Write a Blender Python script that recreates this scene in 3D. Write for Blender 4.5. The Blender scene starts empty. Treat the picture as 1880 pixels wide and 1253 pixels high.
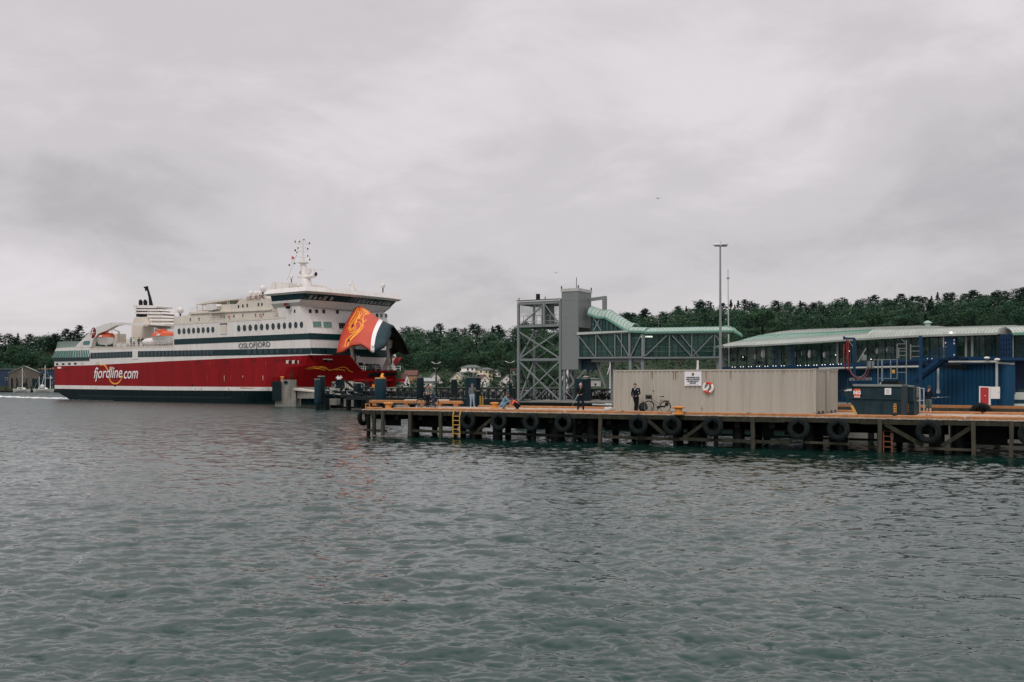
import bpy, bmesh, math, random
import numpy as np
from mathutils import Vector, Matrix
from mathutils.bvhtree import BVHTree
R = math.radians
random.seed(7)
rng = np.random.default_rng(11)
scene = bpy.context.scene

# ---------------------------------------------------------------- camera
F, CX, HY, EYE = 1830.0, 940.0, 703.0, 3.6      # focal length in photo pixels, centre column, horizon row, eye height
cam_data = bpy.data.cameras.new('camera')
cam = bpy.data.objects.new('camera', cam_data)
scene.collection.objects.link(cam)
cam.location = (0, 0, EYE); cam.rotation_euler = (R(90), 0, 0)
cam_data.sensor_width = 36.0; cam_data.lens = 36.0 * F / 1880
cam_data.shift_y = (HY - 626.5) / 1880
cam_data.clip_start = 0.5; cam_data.clip_end = 6000
scene.camera = cam

# ---------------------------------------------------------------- sky, sun, exposure
SUN_EL, SUN_AZ = 48.0, 205.0
world = bpy.data.worlds.new('World'); scene.world = world; world.use_nodes = True
nt = world.node_tree; nt.nodes.clear()
def N(nt, t, **kw):
    n = nt.nodes.new(t)
    for k, v in kw.items(): setattr(n, k, v)
    return n
L = nt.links.new
wo = N(nt, 'ShaderNodeOutputWorld'); bg = N(nt, 'ShaderNodeBackground'); bg2 = N(nt, 'ShaderNodeBackground')
sky = N(nt, 'ShaderNodeTexSky', sky_type='NISHITA'); sky.sun_disc = False
sky.sun_elevation = R(SUN_EL); sky.sun_rotation = R(SUN_AZ)
bg.inputs['Strength'].default_value = 0.08
L(sky.outputs[0], bg.inputs[0])
tc = N(nt, 'ShaderNodeTexCoord'); sep = N(nt, 'ShaderNodeSeparateXYZ'); L(tc.outputs['Generated'], sep.inputs[0])
def M2(op, a, b=None, c=None):
    n = N(nt, 'ShaderNodeMath', operation=op)
    for i, x in enumerate((a, b, c)):
        if x is None: continue
        if isinstance(x, (int, float)): n.inputs[i].default_value = x
        else: L(x, n.inputs[i])
    return n.outputs[0]
zz = M2('ADD', M2('MAXIMUM', sep.outputs[2], 0.0), 0.34)
comb = N(nt, 'ShaderNodeCombineXYZ')
L(M2('DIVIDE', sep.outputs[0], zz), comb.inputs[0]); L(M2('DIVIDE', sep.outputs[1], zz), comb.inputs[1])
def noise(vec, scale, detail, rough, off, dist=0.0):
    mp = N(nt, 'ShaderNodeMapping'); mp.inputs['Location'].default_value = off
    L(vec, mp.inputs[0])
    n = N(nt, 'ShaderNodeTexNoise'); n.inputs['Scale'].default_value = scale; n.inputs['Detail'].default_value = detail
    n.inputs['Roughness'].default_value = rough; n.inputs['Distortion'].default_value = dist
    L(mp.outputs[0], n.inputs[0]); return n.outputs[0]
n1 = noise(comb.outputs[0], 1.0, 5, 0.5, (3.1, 0.7, 0), 0.35)
n2 = noise(comb.outputs[0], 2.9, 8, 0.62, (1.3, 5.7, 2), 0.5)
cl = M2('ADD', M2('MULTIPLY', n1, 0.68), M2('MULTIPLY', n2, 0.32))
ramp = N(nt, 'ShaderNodeValToRGB'); L(cl, ramp.inputs[0])
e = ramp.color_ramp.elements
ramp.color_ramp.interpolation = 'EASE'
e[0].position = 0.36; e[0].color = (0.385, 0.368, 0.378, 1)
e[1].position = 0.63; e[1].color = (0.605, 0.570, 0.586, 1)
m_ = e.new(0.5); m_.color = (0.495, 0.468, 0.480, 1)
bg2.inputs['Strength'].default_value = 1.0
gain = N(nt, 'ShaderNodeMapRange'); gain.interpolation_type = 'SMOOTHSTEP'      # an overcast sky is brighter overhead than low down
gain.inputs[1].default_value = .30; gain.inputs[2].default_value = .80; gain.inputs[3].default_value = 1.0; gain.inputs[4].default_value = 1.85
L(sep.outputs[2], gain.inputs[0]); L(gain.outputs[0], bg2.inputs['Strength'])
L(ramp.outputs[0], bg2.inputs[0])
mixs = N(nt, 'ShaderNodeMixShader'); mixs.inputs[0].default_value = 0.94      # 94% cloud cover over the sky
L(bg.outputs[0], mixs.inputs[1]); L(bg2.outputs[0], mixs.inputs[2]); L(mixs.outputs[0], wo.inputs[0])
sd = bpy.data.lights.new('sun', 'SUN'); sd.energy = 0.9; sd.angle = R(25); sd.color = (1.0, 0.96, 0.92)
so = bpy.data.objects.new('sun', sd); scene.collection.objects.link(so)
az = R(SUN_AZ)
sdir = Vector((math.sin(az) * math.cos(R(SUN_EL)), math.cos(az) * math.cos(R(SUN_EL)), math.sin(R(SUN_EL))))
so.rotation_euler = sdir.to_track_quat('Z', 'Y').to_euler()
scene.view_settings.view_transform = 'Standard'; scene.view_settings.look = 'None'
scene.view_settings.exposure = 0.35; scene.view_settings.gamma = 1.0

# ---------------------------------------------------------------- materials
def mat(name, col, rough=0.6, metal=0.0, var=0.2, scale=1.5, bump=0.0, bscale=20, stretch=(1, 1, 1), stain=None, stain_amt=0.4,
        stain_scale=0.8, alpha=1.0, spec=0.5, rnd=0.0, emit=None, estr=1.0, glass_mix=None):
    m = bpy.data.materials.new(name); m.use_nodes = True
    t = m.node_tree; b = t.nodes['Principled BSDF']; l = t.links.new
    b.inputs['Roughness'].default_value = rough; b.inputs['Metallic'].default_value = metal
    b.inputs['Specular IOR Level'].default_value = spec
    b.inputs['Alpha'].default_value = alpha
    tcn = t.nodes.new('ShaderNodeTexCoord'); mp = t.nodes.new('ShaderNodeMapping'); mp.inputs['Scale'].default_value = stretch
    l(tcn.outputs['Object'], mp.inputs[0])
    no = t.nodes.new('ShaderNodeTexNoise'); no.inputs['Scale'].default_value = scale; no.inputs['Detail'].default_value = 6
    no.inputs['Roughness'].default_value = 0.62
    l(mp.outputs[0], no.inputs[0])
    mr = t.nodes.new('ShaderNodeMapRange'); mr.inputs[1].default_value = 0.3; mr.inputs[2].default_value = 0.7
    mr.inputs[3].default_value = 1 - var; mr.inputs[4].default_value = 1 + var
    l(no.outputs[0], mr.inputs[0])
    fac = mr.outputs[0]
    if rnd:
        oi = t.nodes.new('ShaderNodeObjectInfo'); m2 = t.nodes.new('ShaderNodeMapRange')
        m2.inputs[3].default_value = 1 - rnd; m2.inputs[4].default_value = 1 + rnd; l(oi.outputs['Random'], m2.inputs[0])
        mm = t.nodes.new('ShaderNodeMath'); mm.operation = 'MULTIPLY'; l(fac, mm.inputs[0]); l(m2.outputs[0], mm.inputs[1]); fac = mm.outputs[0]
    vm = t.nodes.new('ShaderNodeVectorMath'); vm.operation = 'SCALE'; vm.inputs[0].default_value = col[:3]; l(fac, vm.inputs['Scale'])
    outc = vm.outputs[0]
    if stain:
        mp2 = t.nodes.new('ShaderNodeMapping'); mp2.inputs['Scale'].default_value = (stretch[0]*2.1, stretch[1]*2.1, stretch[2]*0.6)
        l(tcn.outputs['Object'], mp2.inputs[0])
        n2 = t.nodes.new('ShaderNodeTexNoise'); n2.inputs['Scale'].default_value = stain_scale; n2.inputs['Detail'].default_value = 8
        n2.inputs['Roughness'].default_value = 0.7
        l(mp2.outputs[0], n2.inputs[0])
        cr = t.nodes.new('ShaderNodeMapRange'); cr.inputs[1].default_value = 0.5; cr.inputs[2].default_value = 0.72; cr.inputs[4].default_value = stain_amt
        l(n2.outputs[0], cr.inputs[0])
        mx = t.nodes.new('ShaderNodeMix'); mx.data_type = 'RGBA'; l(cr.outputs[0], mx.inputs[0]); l(outc, mx.inputs[6]); mx.inputs[7].default_value = (*stain, 1)
        outc = mx.outputs[2]
    l(outc, b.inputs['Base Color'])
    if bump:
        nb = t.nodes.new('ShaderNodeTexNoise'); nb.inputs['Scale'].default_value = bscale; nb.inputs['Detail'].default_value = 4
        l(mp.outputs[0], nb.inputs[0])
        bp = t.nodes.new('ShaderNodeBump'); bp.inputs['Strength'].default_value = bump; bp.inputs['Distance'].default_value = 0.05
        l(nb.outputs[0], bp.inputs['Height']); l(bp.outputs[0], b.inputs['Normal'])
    if emit:
        b.inputs['Emission Color'].default_value = (*emit, 1); b.inputs['Emission Strength'].default_value = estr
    return m
ST = (1, 1, 0.12)
GR = (1, 1, 1)
MT = {}
def dm(k, *a, **kw): MT[k] = mat(k, *a, **kw)
dm('ship_red', (0.245, 0.006, 0.009), .45, var=.18, stretch=ST, stain=(.13, .010, .010), stain_amt=.45, scale=.5, spec=0.12)
dm('ship_white', (0.69, 0.66, 0.63), .45, var=.07, stretch=ST, stain=(.40, .33, .25), stain_amt=.5, scale=.4)
dm('ship_cream', (0.60, 0.55, 0.47), .5, var=.08, stretch=ST, stain=(.36, .30, .22), stain_amt=.4)
dm('ship_black', (0.002, 0.009, 0.011), .45, var=.3, stretch=ST, stain=(.02, .035, .035), stain_amt=.3, spec=0.08)
dm('ship_teal', (0.007, 0.030, 0.034), .3, var=.2, spec=0.15)
dm('ship_glass', (0.006, 0.028, 0.034), .12, var=.3, spec=.45)
dm('ship_glass_green', (0.035, 0.16, 0.13), .2, var=.2)
dm('orange_paint', (0.62, 0.085, 0.015), .45, var=.12, stretch=ST, scale=.6, stain=(.45, .05, .02), stain_amt=.3)
dm('visor_orange', (0.52, 0.058, 0.022), .5, var=.12, scale=.5, stain=(.38, .035, .02), stain_amt=.3)
dm('gold', (0.85, 0.33, 0.035), .5, var=.15)
dm('visor_dark', (0.022, 0.045, 0.055), .5, var=.35, scale=1.2, stretch=(.4, .4, 1), spec=0.15)
dm('black', (0.008, 0.011, 0.011), .6, var=.3, spec=0.15)
dm('dark_red', (0.15, 0.008, 0.010), .5, var=.2, spec=0.15)
dm('letter_white', (0.8, 0.78, 0.76), .5, var=.04)
dm('letter_dark', (0.02, 0.03, 0.035), .5, var=.1)
dm('concrete', (0.24, 0.23, 0.20), .85, var=.28, bump=.4, bscale=8, stain=(.06, .06, .05), stain_amt=.7, stretch=(1, 1, .3))
dm('deck_wood', (0.42, 0.34, 0.27), .8, var=.3, scale=3, bump=.3)
dm('kerb_orange', (0.40, 0.165, 0.052), .6, var=.25, scale=3, stain=(.30, .11, .05), stain_amt=.6, stain_scale=2.5, bump=.2)
dm('bright_orange', (0.58, 0.22, 0.03), .5, var=.15, scale=3, stain=(.40, .15, .05), stain_amt=.4, stain_scale=3)
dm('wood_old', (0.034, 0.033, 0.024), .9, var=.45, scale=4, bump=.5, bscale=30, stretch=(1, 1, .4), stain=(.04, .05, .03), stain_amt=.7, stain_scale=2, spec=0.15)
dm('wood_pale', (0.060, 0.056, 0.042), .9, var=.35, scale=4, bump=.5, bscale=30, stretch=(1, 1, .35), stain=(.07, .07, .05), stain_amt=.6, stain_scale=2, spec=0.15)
dm('wood_wet_shaded', (0.004, 0.0055, 0.0045), .6, var=.5, scale=3, bump=.4, spec=0.15)  # near-black timber tone, with the deep shade below decks put into the colour
dm('rubber', (0.006, 0.010, 0.010), .6, var=.4, scale=4, bump=.3, stain=(.05, .055, .05), stain_amt=.4, stain_scale=4, spec=0.15)
dm('container_beige', (0.395, 0.368, 0.315), .55, var=.06, stretch=ST, stain=(.24, .20, .15), stain_amt=.45, scale=1, stain_scale=1.3, spec=0.25)
dm('skip_blue', (0.013, 0.032, 0.040), .5, var=.25, scale=2, stain=(.05, .05, .05), stain_amt=.4, stain_scale=2, spec=0.15)
dm('steel', (0.175, 0.20, 0.20), .5, metal=.0, var=.12, stretch=ST, scale=2, stain=(.16, .16, .15), stain_amt=.4)
dm('steel_pale', (0.42, 0.44, 0.42), .45, var=.12)
dm('panel_grey', (0.17, 0.185, 0.185), .5, var=.06, stretch=ST, stain=(.14, .14, .14), stain_amt=.35)
dm('roof_green', (0.31, 0.41, 0.36), .5, var=.15, scale=1.2, stain=(.30, .38, .33), stain_amt=.6)
dm('roof_pale', (0.42, 0.47, 0.41), .5, var=.15, scale=1.0, stain=(.30, .26, .24), stain_amt=.5)
dm('roof_trim', (0.10, 0.26, 0.19), .5, var=.1)
dm('blue_wall', (0.003, 0.048, 0.105), .45, var=.2, stretch=ST, scale=1.5, stain=(.01, .04, .09), stain_amt=.4, spec=0.25)
dm('blue_frame', (0.003, 0.034, 0.085), .45, var=.15, spec=0.25)
dm('blue_dark', (0.006, 0.016, 0.045), .45, var=.15, spec=0.15)
dm('interior', (0.025, 0.055, 0.055), .8, var=.4, spec=0.15)
dm('fender_blue', (0.010, 0.033, 0.045), .45, var=.3, scale=1.0, stretch=ST, stain=(.03, .05, .05), stain_amt=.5, spec=0.15)
dm('fender_dark', (0.006, 0.015, 0.018), .5, var=.3, spec=0.15)
dm('iron_dark', (0.012, 0.018, 0.018), .6, var=.3, spec=0.15)
dm('yellow_paint', (0.50, 0.29, 0.06), .5, var=.15)
dm('red_paint', (0.42, 0.022, 0.025), .5, var=.12)
dm('lifebuoy_red', (0.55, 0.035, 0.02), .5, var=.1)
dm('white_paint', (0.72, 0.70, 0.67), .5, var=.06)
dm('sign_white', (0.72, 0.71, 0.74), .4, var=.03)
dm('sign_orange', (0.72, 0.11, 0.03), .5, var=.05)
dm('pole_grey', (0.20, 0.22, 0.22), .45, var=.1)
dm('house_white', (0.82, 0.76, 0.71), .7, var=.06)
dm('house_cream', (0.74, 0.64, 0.44), .7, var=.06)
dm('house_orange', (0.44, 0.21, 0.09), .7, var=.1)
dm('house_grey', (0.42, 0.41, 0.39), .7, var=.08)
dm('house_stone', (0.12, 0.105, 0.082), .85, var=.25)
dm('house_blue', (0.01, 0.03, 0.065), .7, var=.2)
dm('roof_tile', (0.12, 0.045, 0.035), .8, var=.25)
dm('roof_slate', (0.10, 0.12, 0.11), .8, var=.2)
dm('roof_light', (0.30, 0.32, 0.30), .7, var=.15)
dm('window_dark', (0.012, 0.018, 0.02), .2, var=.3, spec=0.15)
dm('skin', (0.50, 0.27, 0.19), .55, var=.06)
dm('skin_tan', (0.36, 0.18, 0.12), .55, var=.06)
dm('hair_dark', (0.02, 0.013, 0.01), .6, var=.3, scale=20)
dm('hair_grey', (0.45, 0.43, 0.40), .6, var=.2, scale=20)
dm('cloth_navy', (0.008, 0.012, 0.022), .85, var=.25, scale=6, spec=0.15)
dm('cloth_black', (0.008, 0.008, 0.009), .85, var=.25, scale=6, spec=0.15)
dm('cloth_jeans', (0.22, 0.29, 0.34), .85, var=.25, scale=6)
dm('cloth_blue', (0.14, 0.24, 0.30), .85, var=.25, scale=6)
dm('cloth_dkblue', (0.015, 0.04, 0.08), .85, var=.25, scale=6)
dm('cloth_olive', (0.06, 0.09, 0.08), .85, var=.25, scale=6)
dm('cloth_orange', (0.75, 0.11, 0.04), .85, var=.15, scale=6)
dm('cloth_red', (0.16, 0.015, 0.02), .85, var=.15, scale=6)
dm('cloth_grey', (0.10, 0.11, 0.115), .85, var=.25, scale=6)
dm('cloth_green', (0.10, 0.15, 0.12), .85, var=.2, scale=6)
dm('cloth_white', (0.65, 0.64, 0.62), .85, var=.1, scale=6)
dm('chrome', (0.45, 0.45, 0.45), .3, metal=.7, var=.1)
dm('bag_black', (0.010, 0.012, 0.015), .7, var=.3, spec=0.15)
dm('terrain', (0.025, 0.042, 0.022), .95, var=.5, scale=.06, stain=(.10, .085, .06), stain_amt=.3, stain_scale=.05, spec=0.15)
dm('quay_ground', (0.17, 0.165, 0.15), .9, var=.2, scale=.5, stain=(.07, .08, .06), stain_amt=.6, stain_scale=.3)
dm('bark', (0.055, 0.042, 0.032), .9, var=.3)
dm('leaf', (0.024, 0.064, 0.036), .75, var=.5, scale=.35, rnd=.35, spec=.2)
dm('leaf_light', (0.036, 0.080, 0.040), .75, var=.45, scale=.35, rnd=.3, spec=.2)
dm('leaf_pine', (0.014, 0.038, 0.024), .8, var=.5, scale=.4, rnd=.3, spec=.2)
dm('gull', (0.35, 0.35, 0.36), .7, var=.2)
dm('foam', (0.66, 0.68, 0.68), .7, var=.15)
dm('rope', (0.32, 0.29, 0.22), .9, var=.2)
dm('lamp_glass', (0.8, 0.8, 0.75), .3, var=.02, emit=(1, .93, .8), estr=2.0)
dm('rust', (0.22, 0.07, 0.03), .8, var=.3, scale=5)
dm('hose_red', (0.24, 0.012, 0.02), .5, var=.1)
def glassy(name, col, alpha, rough=.08):
    m = bpy.data.materials.new(name); m.use_nodes = True; t = m.node_tree; t.nodes.clear(); l = t.links.new
    o = t.nodes.new('ShaderNodeOutputMaterial'); mx = t.nodes.new('ShaderNodeMixShader'); tr = t.nodes.new('ShaderNodeBsdfTransparent')
    p = t.nodes.new('ShaderNodeBsdfPrincipled'); p.inputs['Base Color'].default_value = (*col, 1); p.inputs['Roughness'].default_value = rough
    tr.inputs[0].default_value = (*[min(1, .80 + c * 1.5) for c in col], 1)
    no = t.nodes.new('ShaderNodeTexNoise'); no.inputs['Scale'].default_value = .7; tcn = t.nodes.new('ShaderNodeTexCoord'); l(tcn.outputs['Object'], no.inputs[0])
    mr = t.nodes.new('ShaderNodeMapRange'); mr.inputs[1].default_value = .35; mr.inputs[2].default_value = .65
    mr.inputs[3].default_value = alpha - .12; mr.inputs[4].default_value = alpha + .12; l(no.outputs[0], mr.inputs[0])
    l(mr.outputs[0], mx.inputs[0]); l(tr.outputs[0], mx.inputs[1]); l(p.outputs[0], mx.inputs[2]); l(mx.outputs[0], o.inputs[0])
    MT[name] = m
glassy('glass_green', (0.04, 0.10, 0.085), .34)
glassy('glass_dark', (0.02, 0.06, 0.06), .24)
glassy('glass_clear', (0.20, 0.22, 0.215), .12)

# ---------------------------------------------------------------- mesh helpers
def V(*a): return Vector(a)
class MB:
    def __init__(s): s.v = []; s.f = []; s.m = []; s.mi = 0
    def add(s, vs, fs):
        o = len(s.v); s.v += [tuple(p) for p in vs]; s.f += [tuple(i + o for i in f) for f in fs]; s.m += [s.mi] * len(fs); return s
    def box(s, a, b):
        (x0, y0, z0), (x1, y1, z1) = a, b
        return s.add([(x0,y0,z0),(x1,y0,z0),(x1,y1,z0),(x0,y1,z0),(x0,y0,z1),(x1,y0,z1),(x1,y1,z1),(x0,y1,z1)],
                     [(0,3,2,1),(4,5,6,7),(0,1,5,4),(1,2,6,5),(2,3,7,6),(3,0,4,7)])
    def fbox(s, fr, u0, u1, v0, v1, z0, z1):
        P = [fr(u, v, z) for z in (z0, z1) for u, v in ((u0,v0),(u1,v0),(u1,v1),(u0,v1))]
        return s.add(P, [(0,3,2,1),(4,5,6,7),(0,1,5,4),(1,2,6,5),(2,3,7,6),(3,0,4,7)])
    def bar(s, p, q, w, h=None, up=V(0,0,1)):
        h = h or w; p = Vector(p); q = Vector(q); d = (q - p).normalized()
        if abs(d.dot(up)) > .98: up = V(0.5, .866, 0)
        x = d.cross(up).normalized() * w / 2; y = x.cross(d).normalized() * h / 2
        P = [p-x-y, p+x-y, p+x+y, p-x+y, q-x-y, q+x-y, q+x+y, q-x+y]
        return s.add(P, [(0,3,2,1),(4,5,6,7),(0,1,5,4),(1,2,6,5),(2,3,7,6),(3,0,4,7)])
    def tube(s, pts, rs, n=8, lat=None, flat=1.0, cap=True):
        pts = [Vector(p) for p in pts]
        if isinstance(rs, (int, float)): rs = [rs] * len(pts)
        prev = None; rings = []
        for i, p in enumerate(pts):
            d = (pts[min(i+1, len(pts)-1)] - pts[max(i-1, 0)]).normalized()
            if lat is not None: x = (Vector(lat) - d * Vector(lat).dot(d)).normalized()
            elif prev is None:
                x = d.cross(V(0,0,1) if abs(d.z) < .9 else V(1,0,0)).normalized()
            else: x = (prev - d * prev.dot(d)).normalized()
            prev = x; y = d.cross(x)
            rings.append([p + (x * math.cos(2*math.pi*k/n) + y * math.sin(2*math.pi*k/n) * flat) * rs[i] for k in range(n)])
        vs = [q for r in rings for q in r]; fs = []
        for i in range(len(pts)-1):
            for k in range(n):
                fs.append((i*n+k, i*n+(k+1)%n, (i+1)*n+(k+1)%n, (i+1)*n+k))
        if cap: fs.append(tuple(reversed(range(n)))); fs.append(tuple((len(pts)-1)*n+k for k in range(n)))
        return s.add(vs, fs)
    def cyl(s, p, q, r, r2=None, n=12): return s.tube([p, q], [r, r if r2 is None else r2], n)
    def ball(s, c, r, sc=(1,1,1), nu=12, nv=8, rot=None):
        vs = []; fs = []; c = Vector(c)
        for j in range(nv+1):
            t = math.pi * j / nv
            for i in range(nu):
                a = 2*math.pi*i/nu
                q = V(r*sc[0]*math.sin(t)*math.cos(a), r*sc[1]*math.sin(t)*math.sin(a), r*sc[2]*math.cos(t))
                if rot is not None: q = rot @ q
                vs.append(c + q)
        for j in range(nv):
            for i in range(nu): fs.append((j*nu+i, (j+1)*nu+i, (j+1)*nu+(i+1)%nu, j*nu+(i+1)%nu))
        return s.add(vs, fs)
    def torus(s, c, ax, R_, r, n=28, m=12, flat=1.0):
        ax = Vector(ax).normalized(); x = ax.cross(V(0,0,1) if abs(ax.z) < .9 else V(1,0,0)).normalized(); y = ax.cross(x); c = Vector(c)
        vs = []; fs = []
        for i in range(n):
            a = 2*math.pi*i/n; d = x*math.cos(a)+y*math.sin(a)
            for j in range(m):
                b = 2*math.pi*j/m; vs.append(c + d*(R_ + r*math.cos(b)) + ax*(r*flat*math.sin(b)))
        for i in range(n):
            for j in range(m): fs.append((i*m+j, ((i+1)%n)*m+j, ((i+1)%n)*m+(j+1)%m, i*m+(j+1)%m))
        return s.add(vs, fs)
    def prism(s, pts, off):
        n = len(pts); off = Vector(off)
        return s.add([Vector(p) for p in pts] + [Vector(p)+off for p in pts],
                     [tuple(range(n)), tuple(reversed(range(n, 2*n)))] + [(i, i+n, (i+1)%n+n, (i+1)%n) for i in range(n)])
    def build(s, name, ms, parent=None, smooth=False, recalc=True):
        base = Vector(ROOTLOC.get(parent.name, (0,0,0))) if parent is not None else V(0,0,0)
        me = bpy.data.meshes.new(name)
        me.from_pydata([tuple(Vector(p)-base) for p in s.v], [], s.f)
        if not isinstance(ms, (list, tuple)): ms = [ms]
        for m in ms: me.materials.append(MT[m])
        if len(ms) > 1: me.polygons.foreach_set('material_index', s.m)
        if recalc:
            bm = bmesh.new(); bm.from_mesh(me); bmesh.ops.recalc_face_normals(bm, faces=bm.faces); bm.to_mesh(me); bm.free()
        if smooth:
            me.polygons.foreach_set('use_smooth', [True]*len(me.polygons))
            try: me.set_sharp_from_angle(angle=R(40))
            except Exception: pass
        o = bpy.data.objects.new(name, me); scene.collection.objects.link(o)
        if parent is not None:
            o.parent = parent; ROOTLOC[o.name] = tuple(base)
        return o
ROOTLOC = {}
def tag(o, label=None, cat=None, group=None, kind=None):
    for k, v in (('label', label), ('category', cat), ('group', group), ('kind', kind)):
        if v: o[k] = v
    return o
def thing(name, loc, label, cat, group=None):
    o = bpy.data.objects.new(name, None); scene.collection.objects.link(o); o.location = loc; ROOTLOC[o.name] = tuple(loc); o.empty_display_size = .3
    return tag(o, label, cat, group)
def dup(o, parent=None):
    c = o.copy(); scene.collection.objects.link(c); c.parent = parent
    for ch in [x for x in o.children]: dup(ch, c)
    return c
def struct(mb, name, m, smooth=False, kind='structure'):
    return tag(mb.build(name, m, None, smooth), kind=kind)
def moved(o, loc, rz=0, sc=1):
    o.location = loc; o.rotation_euler = (0, 0, rz); o.scale = (sc, sc, sc); return o

# ---------------------------------------------------------------- places: from a photo pixel to a point on a real surface
def at(px, py, Y): return V((px-CX)*Y/F, Y, EYE-(py-HY)*Y/F)
def ground(px, py, z): 
    Y = F*(EYE-z)/(py-HY); return V((px-CX)*Y/F, Y, z)
class Plane:                # vertical plane through O running along D
    def __init__(s, O, D): s.O = V(O[0], O[1], 0); s.D = V(D[0], D[1], 0).normalized(); s.n = V(-s.D.y, s.D.x, 0)
    def t(s, px):
        q = (px-CX)/F; return (q*s.O.y - s.O.x)/(s.D.x - q*s.D.y)
    def w(s, px, py, off=0.0):
        t = s.t(px); p = s.O + s.D*t; Z = EYE-(py-HY)*p.y/F
        return V(p.x, p.y, Z) + s.n*off
    def z(s, px, py): return s.w(px, py).z
    def pt(s, t, z, off=0): p = s.O + s.D*t; return V(p.x, p.y, z) + s.n*off
    def poly(s, mb, pts, depth, off=0.0): return mb.prism([s.w(x, y, off) for x, y in pts], s.n*depth)
U_ = V(.866, -.5, 0); W_ = V(.5, .866, 0)
P0 = V(-10.04, 68.0, 0)
def pier(u, v, z): return P0 + U_*u + W_*v + V(0, 0, z)
def pplane(v): return Plane(P0 + W_*v, (.866, -.5))
def pu(px, v=0): return pplane(v).t(px)
def text(name, body, mtx, size, m, parent, shear=0, bold=0, sx=1.0, ext=0.01, align='CENTER'):
    c = bpy.data.curves.new(name, 'FONT'); c.body = body; c.size = size; c.shear = shear; c.offset = bold; c.extrude = ext
    c.align_x = align; c.align_y = 'CENTER'; c.resolution_u = 3
    co = bpy.data.objects.new('t', c); scene.collection.objects.link(co); bpy.context.view_layer.update()
    me = bpy.data.meshes.new_from_object(co, depsgraph=bpy.context.evaluated_depsgraph_get()); bpy.data.objects.remove(co)
    me.materials.clear(); me.materials.append(MT[m]); o = bpy.data.objects.new(name, me); scene.collection.objects.link(o)
    base = Vector(ROOTLOC.get(parent.name, (0,0,0))); o.parent = parent
    mm = mtx.copy(); mm.translation = mm.translation - base
    o.matrix_local = mm @ Matrix.Diagonal((sx, 1, 1, 1)); return o
def facing(p, dirx):        # text frame: x along dirx, y up, facing the viewer
    x = Vector(dirx).normalized(); z = V(x.y, -x.x, 0); m = Matrix((x, V(0,0,1), z)).transposed().to_4x4(); m.translation = p; return m
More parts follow.
